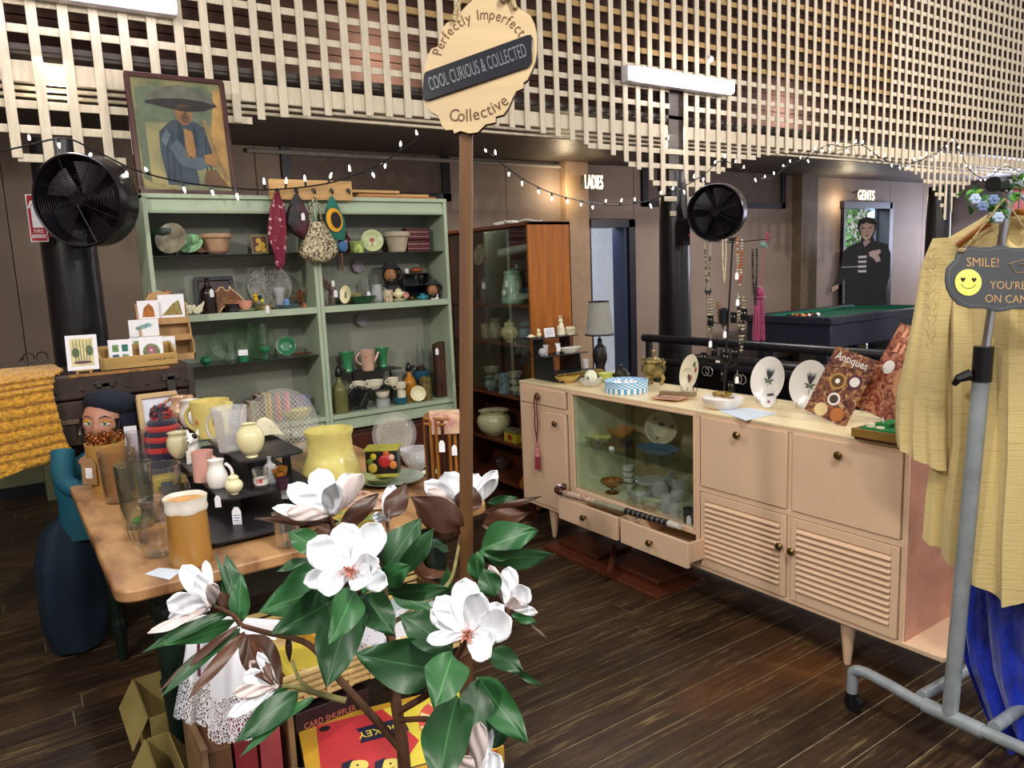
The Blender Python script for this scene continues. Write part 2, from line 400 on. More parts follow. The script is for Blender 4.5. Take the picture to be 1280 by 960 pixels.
for z in RZ:
    segs = []
    if z > 2.62:
        segs = [(-.3,4.82),(5.02,9.22),(9.26,14.3)] if z < 3.1 else [(-.3,4.5),(4.51,9.2),(9.21,14.3)]
    else:
        for a,b in zip(AC[:-1],AC[1:]):
            us = [t/100 for t in range(0,235)];u = next(t for t in us if interp(t,[0,.6,1.0,1.35,1.6,1.85,2.02,2.12,2.2,2.27],[2.60,2.585,2.55,2.49,2.42,2.32,2.20,2.08,1.90,1.78]) <= z)
            segs.append((a+u,b-u))
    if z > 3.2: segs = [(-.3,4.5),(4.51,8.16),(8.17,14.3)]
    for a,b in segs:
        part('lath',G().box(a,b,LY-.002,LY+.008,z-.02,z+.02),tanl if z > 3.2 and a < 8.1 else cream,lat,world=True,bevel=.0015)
part('rail',G().box(-.3,4.80,LY,LY+.035,2.612,2.715).box(5.0,14.3,LY,LY+.035,2.612,2.715),cream,lat,world=True,bevel=.003)
for zz,yy in ((2.592,LY+.03),(2.565,LY+.07)):
    part('batten',G().box(-.3,14.3,yy,yy+.03,zz-.008,zz+.008),cream,lat,world=True)
# arch edge strip, the dark curved brackets and the round posts
pc = [(0.39,.0),(4.97,0),(9.46,0)]
for k,(cx,_) in enumerate(pc):
    g = G().lathe([(.165,0),(.15,.6),(.135,1.3),(.13,1.95),(.12,2.35)],24,Matrix.Translation((cx,LY+.10,0)),wob=lambda a,z: 1+.03*sin(3*a+z*1.3))
    po = struct('trim_%d' % (5+k),g,blackpost)
    if k == 1: part('beam',G().box(4.83,5.02,LY+.02,LY+.16,2.2,3.05),boardm,po,world=True)
# ladies door: black frame, cool white lobby behind
d1 = struct('door_1',G().box(5.80,5.86,6.84,7.05,0,2.12).box(6.46,6.56,6.84,7.05,0,2.12).box(5.80,6.56,6.84,7.05,2.03,2.12),darktrim)
navy = mat('navy_door_paint','#2b3350',.4)
part('door_leaf',G().prism([(6.44,7.06),(6.47,7.05),(7.15,7.42),(7.13,7.46)],.02,2.02),navy,d1,world=True);part('jamb',G().box(6.42,6.46,6.88,7.10,0,2.03),navy,d1,world=True)
lobby = mat('white_lobby_wall','#cfd3dc',.6,var=.03)
struct('wall_lobby',G().box(5.2,9.0,8.55,8.6,0,2.4).box(5.2,5.25,7.1,8.6,0,2.4).box(5.2,9.0,7.1,8.6,2.4,2.45),lobby)
g = G().box(6.55,6.85,8.53,8.55,.9,1.5)
# gents door to the garden
blue = mat('pale_blue_frame','#8fa3c2',.4)
d2 = struct('door_2',G().box(10.90,11.0,6.82,7.05,2.30,2.40).box(11.0,12.25,6.82,7.05,2.30,2.40).box(12.18,12.28,6.82,7.05,0,2.40).box(10.93,10.98,6.84,7.05,0,2.3),darktrim)
part('door_leaf',G().prism([(12.14,7.06),(12.18,7.04),(12.95,7.60),(12.92,7.64)],.02,2.3),blue,d2,world=True)
hedge = mat('sunlit_foliage','#7fae6a',.6,var=.4,nscale=20)
g = G();rh = random.Random(5)
for k in range(2600):
    c = Vector((rh.uniform(12.6,17.5),rh.uniform(9.4,10.6),rh.uniform(0.1,3.4)));s_ = rh.uniform(.05,.11)
    R_ = Euler((rh.uniform(0,6),rh.uniform(0,6),rh.uniform(0,6))).to_matrix().to_4x4()
    g.add([(-s_,0,0),(0,-s_*.5,0),(s_,0,0),(0,s_*.5,0)],[(0,1,2,3)],Matrix.Translation(c) @ R_)
one('garden_hedge',g,hedge,'bright sunlit garden hedge seen through the open gents doorway','hedge',kind='stuff')
struct('ground',G().box(9,19,7.6,12,-.08,-.02),mat('garden_path','#9a9a88',.8))

# ================================================================ BUILDERS FOR SMALL WARES
def vessel(out,t=.004):
    """open vessel: outer profile (r,z) bottom to rim, then the inner wall back down"""
    inn = [(max(r-t,.0005),z if z > out[0][1]+t*1.5 else out[0][1]+t*1.5) for r,z in reversed(out)]
    pr = [(0,out[0][1])]+list(out)+inn+[(0,out[0][1]+t*1.5)]
    res = [pr[0]]
    for p in pr[1:]:
        if (p[0]-res[-1][0])**2+(p[1]-res[-1][1])**2 > 1e-10: res.append(p)
    return res
SH = {  # normalised outer profiles: radius as share of max radius, height 0..1
 'vase': [(.45,0),(.55,.04),(.85,.25),(1,.45),(.9,.65),(.55,.82),(.5,.9),(.62,1)],
 'jug':  [(.72,0),(.85,.08),(1,.3),(.95,.5),(.72,.72),(.66,.85),(.78,1)],
 'bowl': [(.4,0),(.45,.06),(.75,.4),(.93,.75),(1,1)],
 'dish': [(.5,0),(.7,.25),(.92,.8),(1,1)],
 'cup':  [(.5,0),(.55,.08),(.82,.35),(.93,.7),(1,1)],
 'tumbler': [(.82,0),(.85,.05),(.92,.5),(1,1)],
 'pitcher': [(.72,0),(.76,.06),(.82,.4),(.92,.75),(1,1)],
 'mug': [(.96,0),(1,.04),(.97,.5),(1,1)],
 'pot': [(.6,0),(.66,.1),(.86,.72),(.88,.76),(1,.78),(1,1)],
 'ball': [(.45,0),(.42,.06),(.75,.2),(1,.48),(.92,.72),(.6,.9),(.5,.95),(.58,1)],
 'trumpet': [(.6,0),(.62,.06),(.55,.2),(.66,.6),(1,1)],
 'cauldron': [(.5,0),(.85,.22),(1,.5),(.92,.75),(.78,.86),(.9,1)],
 'goblet': [(.62,0),(.6,.05),(.14,.12),(.14,.4),(.5,.5),(.9,.75),(1,1)],
 'bottle': [(.95,0),(1,.05),(1,.55),(.8,.68),(.35,.8),(.3,.95),(.36,1)],
 'coffee': [(.95,0),(1,.05),(.96,.28),(.78,.7),(.68,.9),(.73,1)],
 'urn': [(.5,0),(.7,.1),(1,.4),(1,.55),(.8,.72),(.82,.8)],
}
def prof(kind,h,r,):
    pts = [Vector((a*r,b*h,0)) for a,b in SH[kind]]
    sm = spline(pts,3);return [(max(p.x,.0004),p.y) for p in sm]
def handle(g,r,h,z0,z1,out,th,side=1,a=0):
    pts = []
    for k in range(9):
        t = k/8;z_ = z0+(z1-z0)*t;x_ = r*(.96)+out*sin(pi*t)**.7
        pts.append((x_*side*cos(a),x_*side*sin(a),z_))
    g.tube(pts,th,6)
def ware(name,label,cat,base,kind,h,r,m,group=None,n=24,t=None,hnd=None,spout=None,lid=None,wob=None,rz=0,liquid=None,sc=(1,1),knob=None,foot=None,tagcard=None,solid=False,handle_name='handle'):
    """a pot, jug, cup ...; hnd=(z0,z1,out,thick[,angle]); spout=(z,len,rise,th[,angle])"""
    T = thing(name,label,cat,base,rz,group)
    p = prof(kind,h,r);g = G();g.lathe(p if solid else vessel(p,t or max(.0025,r*.07)),n,wob=wob,sx=sc[0],sy=sc[1])
    part('body',g,m,T)
    if hnd:
        hh = G();a = hnd[4] if len(hnd) > 4 else 0;rr = interp((hnd[0]+hnd[1])/2,[q[1] for q in p],[q[0] for q in p]);handle(hh,rr*.97,h,hnd[0],hnd[1],hnd[2],hnd[3],1,a)
        part(handle_name,hh,m,T)
    if spout:
        z_,ln,rise,th = spout[:4];a = spout[4] if len(spout) > 4 else pi;rr = interp(z_,[q[1] for q in p],[q[0] for q in p])*.9
        pts = [(cos(a)*(rr+ln*k/5),sin(a)*(rr+ln*k/5),z_+rise*(k/5)**1.4) for k in range(6)]
        part('spout',G().tube(pts,[th*(1.25-.1*k) for k in range(6)],8),m,T)
    if lid is not None:
        rr = p[-1][0];part('lid',G().lathe([(rr*1.03,h*.985),(rr*1.03,h+.004),(rr*.7,h+lid*.45),(rr*.18,h+lid*.62),(.0,h+lid*.64)],n,sx=sc[0],sy=sc[1]).sphere((0,0,h+lid*.8),lid*.22,8),m,T)
    if liquid: part('contents',G().lathe([(0,h*.06),(p[3][0]*.9,h*.07),(p[-4][0]*.9,h*liquid[0]),(0,h*liquid[0])],n),liquid[1],T)
    if foot: part('foot',G().lathe([(r*foot,0),(r*foot,.006),(r*foot*.8,.012)],n),m,T)
    if tagcard: price_tag(T,tagcard)
    return T
paper = mat('white_card','#f1f0f4',0.7,nscale=60,var=.03)
ink = mat('blue_ink','#4a55a0',.6)
def price_tag(T,at,s=.022,rot=0):
    """small swing ticket tied to a thing"""
    x,y,z = at;M_ = Matrix.Translation((x,y,z)) @ Matrix.Rotation(rot-AZ,4,'Z') @ Matrix.Rotation(pi/2,4,'X')
    g = G().prism([(-s*.5,-s),(s*.5,-s),(s*.5,s*.5),(s*.22,s),(-s*.22,s),(-s*.5,s*.5)],0,.0008,M_)
    pt = part('price_tag',g,paper,T)
    if s > .027: part('ink_line',G().prism([(-s*.35,s*.1),(s*.35,s*.1),(s*.35,s*.02),(-s*.35,s*.02)],.001,.0012,M_).prism([(-s*.35,-s*.2),(s*.3,-s*.2),(s*.3,-s*.28),(-s*.35,-s*.28)],.001,.0012,M_).prism([(-s*.35,-s*.5),(s*.2,-s*.5),(s*.2,-s*.58),(-s*.35,-s*.58)],.001,.0012,M_),ink,T,kind='stuff')
def plate_prof(R,d=.018,rim=.62):
    return vessel([(R*.45,0),(R*.48,.003),(R*rim,.006),(R*.95,d),(R,d+.001)],.003)
def standing_plate(name,label,cat,base,R,m,lean=12,face=None,group=None,decor=None,dm=None,ry=1.0,stand=True,sm=None,sx=1.0):
    """a plate on edge facing the visitor, leaning back on a small easel"""
    f = Vector(face) if face else (CP-Vector(base));f.z = 0;f.normalize()
    x = Vector((0,0,1)).cross(f).normalized();ln = radians(lean)
    up = Vector((0,0,1))*cos(ln) - f*sin(ln)
    M_ = frame(Vector(base)+up*(R*ry+.004),x,up)
    T = thing(name,label,cat,group=group,M=M_)
    part('dish',G().lathe(plate_prof(R),36,Matrix.Diagonal((sx,ry,1,1))),m,T)
    if decor: decor(T,R)
    if stand:
        g = G();s_ = sm or mat('black_wire','#141416',.4)
        for q in (-.3,.3):
            g.tube([(q*R,-R*ry+.02,.03),(q*R,-R*ry-.002,.028),(q*R,-R*ry-.002,-.012),(q*R*.6,R*.1,-.01)],.0018,5)
            g.tube([(q*R*.6,R*.1,-.01),(q*R*.6,-R*ry,-.05)],.0018,5)
        part('stand',g,s_,T)
    return T
def flat_card(name,label,cat,base,w_,h,lean=10,face=None,m=None,draw=None,group=None,th=.0015,roll=0,deep=0):
    """a card, picture or book standing up and leaning back; draw(T) adds its printed marks"""
    f = Vector(face) if face else (CP-Vector(base));f.z = 0;f.normalize()
    x = Vector((0,0,1)).cross(f).normalized();ln = radians(lean);up = Vector((0,0,1))*cos(ln) - f*sin(ln)
    M_ = frame(Vector(base),x,up) @ Matrix.Rotation(radians(roll),4,'Z')
    T = thing(name,label,cat,group=group,M=M_)
    part('sheet',G().box(-w_/2,w_/2,0,h,-th-deep,0),m or paper,T)
    if draw: draw(T,w_,h)
    return T
def blob(T,pts,m,z=.0006,name='print',th=.0005):
    part(name,G().prism(pts,z,z+th),m,T)
def ell(cx,cy,rx,ry,n=16,rot=0):
    return [(cx+rx*cos(2*pi*i/n)*cos(rot)-ry*sin(2*pi*i/n)*sin(rot),cy+rx*cos(2*pi*i/n)*sin(rot)+ry*sin(2*pi*i/n)*cos(rot)) for i in range(n)]

# palette
palegreen = mat('pale_green_paint','#a8b79c',.45,nscale=5,var=.05,bump=.05)
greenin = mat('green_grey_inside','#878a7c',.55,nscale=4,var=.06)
peach = mat('peach_pink_gloss_paint','#e4c2a0',.38,nscale=3,var=.035,bump=.06)
peachtop = mat('cream_top_paint','#efdcae',.3,nscale=6,var=.04)
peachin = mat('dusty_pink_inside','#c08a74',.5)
minty = mat('pale_mint_inside','#dde6c0',.5)
brass = mat('aged_brass','#7b6238',.3,metal=.85,nscale=30,var=.2)
woodm = mat('orange_teak','#a15c1a',.4,nscale=6,var=.14,stretch=(6,6,.5),bump=.05)
woodr = mat('red_brown_wood','#5a2c18',.4,nscale=6,var=.18,stretch=(6,6,.5))
woodd = mat('dark_mahogany','#3a1c12',.4,nscale=6,var=.2,stretch=(4,4,.6))
blk = mat('satin_black','#1b1b1f',.4,nscale=20,var=.1)
blk2 = mat('black_plastic','#131216',.33,nscale=20,var=.1)
clear = glass('clear_glass');crystal = glass('cut_crystal','#fafcfc',.05,1.6,90,blend=.5,frost=.2)
gglass = glass('green_glass','#74bd74',.04,.3,60,blend=.4);gdark = mat('emerald_glass','#3fae78',.08,trans=.6,coat=.5);aglass = glass('amber_glass','#c98438')
bglass = glass('blue_glass','#7f9dc4',.04)
def pane(name,tint,fac=.9):
    m = bpy.data.materials.new(name);m.use_nodes = True;nt = m.node_tree;N = nt.nodes;L = nt.links
    tr = N.new('ShaderNodeBsdfTransparent');gl_ = N.new('ShaderNodeBsdfGlossy');gl_.inputs['Roughness'].default_value = .02
    tc = N.new('ShaderNodeTexCoord');nz = N.new('ShaderNodeTexNoise');nz.inputs['Scale'].default_value = 3;L.new(tc.outputs['Object'],nz.inputs['Vector'])
    rp = N.new('ShaderNodeValToRGB');L.new(nz.outputs['Fac'],rp.inputs[0]);c = lin(tint)
    rp.color_ramp.elements[0].color = tuple(x*.97 for x in c)+(1,);rp.color_ramp.elements[1].color = (*c,1);L.new(rp.outputs[0],tr.inputs['Color'])
    lw = N.new('ShaderNodeLayerWeight');lw.inputs[0].default_value = .12;mx = N.new('ShaderNodeMixShader')
    L.new(lw.outputs['Facing'],mx.inputs[0]);L.new(tr.outputs[0],mx.inputs[1]);L.new(gl_.outputs[0],mx.inputs[2]);L.new(mx.outputs[0],N['Material Output'].inputs[0]);return m
rimglass = pane('shelf_glass','#fafdfb')
white = mat('white_glaze','#efece6',.25,nscale=10,var=.03,coat=.4)
creamg = mat('cream_glaze','#ece3b6',.25,var=.04,coat=.4)
yellowg = mat('butter_yellow_glaze','#e8d878',.22,var=.05,coat=.5)
terra = mat('terracotta','#b79272',.7,nscale=25,var=.1)
ivory = mat('ivory_glaze','#e5ddc0',.3,var=.05)
rose = mat('rose_print','#a8524e',.5);leafp = mat('green_print','#53684a',.5);greyp = mat('grey_print','#45484c',.5)

# ================================================================ TUBE LIGHTS ON THE LATTICE
tubeglow = mat('lit_tube_diffuser','#ffffff',.3,emit='#fff2ff',es=14)
def tube_light(x0,x1,z,label):
    T = thing('tube_light',label,'ceiling light',((x0+x1)/2,LY-.1,z),0,'tube lights on the lattice')
    w_ = (x1-x0)/2
    part('housing',G().box(-w_,w_,0,.075,-.055,.065),mat('white_metal_fitting','#d8d4dc',.4),T,bevel=.008)
    part('diffuser',G().box(-w_+.06,w_-.015,-.045,0.0,-.052,.055),tubeglow,T,bevel=.02)
    l = bpy.data.lights.new('tube','AREA');l.shape = 'RECTANGLE';l.size = 2*w_-.1;l.size_y = .1;l.energy = 20;l.color = (1,.95,.90)
    o = bpy.data.objects.new('tube_glow',l);COL.objects.link(o);o.location = ((x0+x1)/2,LY-.16,z-.0);o.rotation_euler = Vector((0,-1,-.45)).to_track_quat('-Z','X').to_euler()
tube_light(4.26,5.48,3.045,'lit fluorescent batten fixed across the lattice right of the hanging shop sign')
tube_light(-.22,1.02,3.055,'lit fluorescent batten at the top left, above the portrait painting')
T = thing('camera_bulb','small white bulb fitting on the lattice above the right tube light','bulb',PY(LY-.03,888,74))
part('bulb',G().sphere((0,0,0),.03,12),white,T);part('socket',G().lathe([(.018,0),(.022,.03),(.03,.04)],12,Matrix.Rotation(-pi/2,4,'X')),white,T)

# ================================================================ SIDEBOARD
sb = thing('sideboard','long peach-pink painted sideboard with glass display case, louvred doors and tapered legs','sideboard',(2.568,2.44,0))
X0,X1,YA,YB,ZB,ZT = 2.568,3.03,1.34,3.69,.19,.935
t = .018
def sp(name,x0,x1,y0,y1,z0,z1,m=peach,bevel=.002,par=None,label=None):
    return part(name,G().box(x0,x1,y0,y1,z0,z1),m,par or sb,world=True,bevel=bevel,label=label)
sp('top',X0-.002,X1,1.34,YB,ZT-.012,ZT,peachtop,label='cream painted top')
sp('top_rail',X0,X0+.02,YA,YB,ZT-.028,ZT-.012)
sp('side_panel',X0+.001,X1,YB-.018,YB,ZB,ZT-.012);sp('side_panel',X0+.001,X1,YA-.002,YA+.016,ZB,ZT-.012)
sp('base_panel',X0,X1,1.195,YB,ZB,ZB+.018);sp('back_panel',X1-.01,X1,1.2,YB,ZB,ZT-.012,peachin)
sp('partition',X0+.0018,X1,3.20,3.235,ZB,ZT-.012);sp('partition',X0+.0018,X1,2.288,2.312,ZB,ZT-.012);sp('partition',X0+.0018,X1,1.805,1.825,ZB,ZT-.012)
sp('rail',X0,X0+.02,3.235,YB-.018,.782,.808);sp('rail',X0,X0+.02,YA,2.288,.562,.588)
sp('rail',X0,X0+.06,2.312,3.20,.345,.372);sp('display_floor',X0+.01,X1-.01,2.312,3.2,.355,.365,minty)
sp('display_back',X1-.02,X1-.01,2.312,3.2,.36,.92,mat('display_back_tan','#c2b488',.5));sp('display_side',X0+.02,X1-.01,3.192,3.2,.36,.92,minty);sp('display_side',X0+.02,X1-.01,2.312,2.318,.36,.92,minty)
sp('moulding',X0-.004,X0+.012,2.312,3.2,.905,.918);sp('moulding',X0-.004,X0+.012,2.312,2.322,.372,.905);sp('moulding',X0-.004,X0+.012,3.19,3.2,.372,.905)
# open end shelf: curved sheet back, lower shelf with rounded outer corner
sp('end_back',X1-.03,X1-.01,1.2,1.34,ZB,.9,peachin);sp('end_liner',X0+.01,X1,1.335,1.34,ZB+.018,.9,peachin)
def knob(par,y_,z,x_=X0):
    part('knob',G().lathe([(.0,0),(.006,.0),(.005,.012),(.014,.018),(.017,.026),(.012,.033),(0,.035)],14,Matrix.Translation((x_-.002,y_,z)) @ Matrix.Rotation(-pi/2,4,'Y')),brass,par,world=True)
def door(nm,y0,y1,z0,z1,kn,lv=False):
    fr = .028
    if not lv:
        d = sp(nm,X0-.006,X0+.014,y0,y1,z0,z1,bevel=.003)
    else:
        d = part(nm,G().box(X0-.006,X0+.014,y0,y0+fr,z0,z1).box(X0-.006,X0+.014,y1-fr,y1,z0,z1).box(X0-.006,X0+.014,y0+fr,y1-fr,z0,z0+.04).box(X0-.006,X0+.014,y0+fr,y1-fr,z1-.036,z1).box(X0+.008,X0+.012,y0+fr,y1-fr,z0+.04,z1-.036),peach,sb,world=True,bevel=.002)
        n = 11;z_0,z_1 = z0+.042,z1-.036
        for k in range(n):
            zc = z_0+(z_1-z_0)*(k+.5)/n
            part('louvre',G().add([(X0-.012,y0+fr,zc-.0095),(X0-.012,y1-fr,zc-.0095),(X0-.014,y1-fr,zc-.004),(X0-.014,y0+fr,zc-.004),(X0+.006,y0+fr,zc+.006),(X0+.006,y1-fr,zc+.006),(X0+.004,y1-fr,zc+.011),(X0+.004,y0+fr,zc+.011)],
                 [(0,1,2,3),(3,2,6,7),(7,6,5,4),(4,5,1,0),(0,3,7,4),(1,5,6,2)]),peach,d,world=True)
    if kn: knob(d,*kn)
    return d
door('drawer',3.252,3.676,.812,.908,(3.486,.862));door('door',3.252,3.676,.212,.78,(3.328,.724))
door('flap_door',1.828,2.276,.59,.908,(2.062,.861));door('flap_door',1.36,1.802,.59,.908,(1.593,.859))
door('louvred_door',1.828,2.276,.212,.56,(1.845,.43),True);door('louvred_door',1.36,1.802,.212,.56,(1.788,.425),True)
for i,(y0,y1) in enumerate(((2.70,3.165),(2.235,2.672))):
    xf = 2.43;d = part('drawer',G().box(xf,xf+.018,y0,y1,.24,.36).box(xf+.018,X0+.28,y0+.02,y0+.032,.25,.345).box(xf+.018,X0+.28,y1-.032,y1-.02,.25,.345).box(xf+.018,X0+.28,y0+.03,y1-.03,.25,.256),peach,sb,world=True,bevel=.002)
    knob(d,(y0+y1)/2+.0,.305,xf)
for y_ in (1.585,3.47):
    for xx in (2.63,2.96): part('leg',G().lathe([(.013,0),(.014,.006),(.032,.192)],18,Matrix.Translation((xx,y_,0))),peach,sb,world=True)
sp('glass_shelf',X0+.02,X1-.02,2.32,3.19,.622,.628,rimglass,0)
sp('sliding_glass',X0+.006,X0+.010,2.318,2.78,.366,.908,rimglass,0);sp('sliding_glass',X0+.014,X0+.018,2.72,3.192,.366,.908,rimglass,0)

# boards stacked on the floor under the sideboard
for i,(x0_,x1_,y0_,y1_,z_) in enumerate(((2.46,2.80,2.46,3.36,0),(2.54,2.80,2.98,3.32,.024),(2.55,2.80,2.54,2.92,.024))):
    one('wooden_board',G().box(x0_,x1_,y0_,y1_,z_,z_+.022),woodr,['lowest and longest red-brown board lying under the sideboard drawers','short red-brown board on the far half of the stack under the sideboard','short red-brown board on the near half of the stack under the sideboard'][i],'board','boards under the sideboard',base=((x0_+x1_)/2,(y0_+y1_)/2,z_),bevel=.003)
one('wooden_rod',G().tube([(2.42,2.76,.045),(2.48,2.80,.068),(2.62,2.93,.10)],[.017,.016,.013],10),woodr,'round wooden handle poking out over the boards under the sideboard','handle',base=(2.36,2.76,.04))

# ================================================================ GREEN BOOKCASES
def bookcase(x0,x1,label,glass_z):
    T = thing('bookcase',label,'bookcase',((x0+x1)/2,BY_,.66),0,'pale green bookcases side by side')
    st = .022;yf,yb_ = BY_,LY-.015
    def b(n_,a,b_,c,d,e,f_,m=palegreen,bev=.002): return part(n_,G().box(a,b_,c,d,e,f_),m,T,world=True,bevel=bev)
    b('side',x0,x0+st,yf,yb_,.665,2.05);b('side',x1-st,x1,yf,yb_,.665,2.05)
    b('back',x0,x1,yb_-.01,yb_,.665,2.04,greenin);b('top',x0,x1,yf-.005,yb_,2.03,2.052)
    g = G()
    prf = [(0,2.03),(0,1.955),(-.012,1.955),(-.016,1.968),(-.012,1.975),(-.004,2.01),(-.004,2.03)]
    n = len(prf);vs = [(x0+st,yf+.02+a,z) for a,z in prf]+[(x1-st,yf+.02+a,z) for a,z in prf]
    g.add(vs,[tuple(range(n)),tuple(range(2*n-1,n-1,-1))]+[(i,n+i,n+(i+1) % n,(i+1) % n) for i in range(n)])
    part('cornice',g,palegreen,T,world=True)
    b('shelf',x0+st,x1-st,yf,yb_-.01,1.385,1.422);b('shelf',x0+st,x1-st,yf,yb_-.01,.742,.768)
    b('skirting',x0+st,x1-st,yf+.02,yf+.03,.69,.742);b('skirting',x0+st,x1-st,yf+.004,yf+.03,.672,.692)
    for z in glass_z: b('glass_shelf',x0+st,x1-st,yf+.03,yb_-.01,z-.003,z+.003,mat('smoked_glass_shelf','#1e2422',.15),0)
    return T
bookcase(.706,1.60,'pale green painted bookcase behind the old trunk, left of the pair',(1.735,1.137))
bookcase(1.602,2.48,'pale green painted bookcase beside the brown display cabinet, right of the pair',(1.725,))
T = thing('base_cabinet','dark brown panelled base cabinet carrying the green bookcases','cabinet',(1.6,4.3,0))
part('carcass',G().box(.70,2.50,4.28,4.58,.06,.662),woodd,T,world=True)
for k in range(4): part('panel',G().box(.72+k*.445,1.14+k*.445,4.265,4.28,.09,.64),mat('red_mahogany','#4b2013',.4,nscale=6,var=.2,stretch=(4,4,.6)),T,world=True,bevel=.004)
part('plinth',G().box(.72,2.48,4.3,4.56,0,.06),blk,T,world=True)

# ================================================================ BROWN DISPLAY CABINET
T = thing('display_cabinet','tall orange-brown teak display cabinet with glass doors left of the sideboard','cabinet',(2.86,4.2,0))
cx0,cx1,cy0,cy1 = 2.70,3.02,3.725,4.72
def b(n_,a,b_,c,d,e,f_,m=woodr,bev=.002): return part(n_,G().box(a,b_,c,d,e,f_),m,T,world=True,bevel=bev)
b('side',cx0,cx1,cy0,cy0+.02,.06,1.87,woodm);b('side',cx0,cx1,cy1-.02,cy1,.06,1.87);b('top',cx0,cx1,cy0,cy1,1.85,1.872)
b('back',cx1-.01,cx1,cy0,cy1,.06,1.86,woodr)
b('base',cx0,cx1,cy0,cy1,0,.09,woodd)
CS = [1.372,1.125,.782,.462,.19]
for z in CS: b('shelf',cx0+.012,cx1-.01,cy0+.02,cy1-.02,z-.018,z)
b('sliding_glass',cx0+.004,cx0+.008,cy0+.02,4.25,.80,1.84,rimglass,0);b('sliding_glass',cx0+.012,cx0+.016,4.20,cy1-.02,.80,1.84,rimglass,0)

# ================================================================ OLD TABLE
tabm = mat('worn_honey_pine','#b58a5c',.35,nscale=3.5,var=.16,stretch=(3,1.2,1),bump=.08,col2='#6e482e',thresh=(.32,.56))
TZ = .78
T = thing('table','long old table with worn honey-coloured top and dark green turned legs','table',(.85,2.95,0))
out = []
for cx_,cy_,a0 in ((.25,2.26,pi),(1.33,2.26,1.5*pi),(1.33,3.62,0),(.25,3.62,pi/2)):
    for k in range(6):
        a = a0+pi/2*k/5;out.append((cx_+.06*cos(a),cy_+.06*sin(a)))
part('tabletop',G().prism(out,TZ-.038,TZ),tabm,T,world=True,bevel=.007)
gl = mat('dark_green_gloss','#16251f',.25,nscale=8,var=.2)
part('apron',G().box(.33,1.26,2.33,2.355,.62,TZ-.038).box(.33,1.26,3.52,3.545,.62,TZ-.038).box(.31,.335,2.33,3.54,.62,TZ-.038).box(1.24,1.26,2.33,3.54,.62,TZ-.038),mat('black_green_apron','#171a19',.45),T,world=True)
legp = [(.016,0),(.02,.03),(.027,.12),(.036,.15),(.03,.18),(.024,.2),(.03,.26),(.036,.38),(.04,.41),(.034,.42),(.034,.44),(.041,.56),(.036,.6),(.044,.62),(.044,.645),(.036,.66),(.044,.68),(.044,.74)]
for x_,y_ in ((.33,2.37),(1.24,2.37),(1.24,3.5),(.30,3.5)):
    part('leg',G().lathe(legp,20,Matrix.Translation((x_,y_,0))),gl,T,world=True)
part('stretcher',G().box(.32,1.26,2.93,2.98,.64,.70),blk,T,world=True)

# ================================================================ TRUNK ON A BENCH
T = thing('bench','low dark bench carrying the old trunk','bench',(.25,4.03,0))
part('seat',G().box(-.35,.76,3.86,4.24,.86,.90),woodd,T,world=True)
for x_ in (.55,.72):
    for y_ in (3.9,4.2): part('leg',G().box(x_-.02,x_+.02,y_-.02,y_+.02,0,.86),woodd,T,world=True)
part('leg',G().box(-.33,-.29,3.9,4.2,0,.86),woodd,T,world=True)
tk = mat('old_trunk_leather','#3a2a22',.5,nscale=9,var=.25,bump=.3);tkb = mat('trunk_strap_iron','#4a4340',.45,metal=.5,nscale=20,var=.2)
T = thing('trunk','old dark brown travelling trunk with riveted iron straps','trunk',(.25,4.03,.9))
part('body',G().box(-.30,.755,3.80,4.26,.901,1.10),tk,T,world=True,bevel=.006)
lidp = part('lid',G().box(-.305,.76,3.795,4.265,1.105,1.215),tk,T,world=True,bevel=.01)
part('batten',G().box(-.3,.757,3.788,3.80,1.0,1.022),mat('pale_worn_batten','#6a5442',.6,var=.2,nscale=20),T,world=True,bevel=.003)
part('lid_edge',G().box(.25,.66,3.79,3.81,1.205,1.217),mat('chipped_edge_wood','#a0703c',.6,var=.25,nscale=40),T,world=True)
for c in (.39,.66,-.1):
    part('hasp',G().box(c-.018,c+.018,3.782,3.79,1.06,1.17).cbox((c,3.786,1.165),(.075,.008,.03)),tkb,T,world=True,bevel=.003)
for c in (.10,.20,.30,.35,.43,.48,.56,.63,.69,.73):
    for z in ((1.145,) if c not in (.35,.43,.63,.69) else (1.12,1.17)): part('rivet',G().sphere((c,3.79,z),.007,8),tkb,T,world=True)
part('corner',G().box(.735,.763,3.79,3.83,.905,1.21),tkb,T,world=True,bevel=.003)

# ================================================================ ON THE SIDEBOARD
SZ = .936
def S(x,y): return PZ(SZ,x,y)
def mp(p): return dep(p)/F
FACE = Vector((-1,-.35,0)).normalized()
# black stepped stand at the far end
T = thing('stepped_stand','black three-step display stand at the far end of the sideboard','stand',(2.85,3.42,SZ))
TI = [(2.60,2.90,3.36,3.50,.995),(2.585,2.91,3.45,3.59,1.09),(2.575,2.91,3.54,3.67,1.188)]
for x0,x1,y0,y1,z in TI: part('tier',G().box(x0,x1,y0,y1,z-.006,z),blk,T,world=True,bevel=.002)
zp = [(3.38,SZ),(3.66,SZ),(3.66,1.182),(3.56,1.182),(3.55,1.084),(3.47,1.084),(3.46,.989),(3.38,.989)]
for x_ in (2.66,2.86): part('upright',G().add([(x_-.004,y_,z_) for y_,z_ in zp]+[(x_+.004,y_,z_) for y_,z_ in zp],[tuple(range(8)),tuple(range(15,7,-1))]+[(i,8+i,8+(i+1) % 8,(i+1) % 8) for i in range(8)]),blk,T,world=True)
def TP(k,px): p = PY(TI[k][2]+.05,px,430);return Vector((min(max(p.x,TI[k][0]+.02),TI[k][1]-.02),TI[k][2]+.05,TI[k][4]))
g = G().sphere((0,0,.012),.022,10,(1,.8,.55));
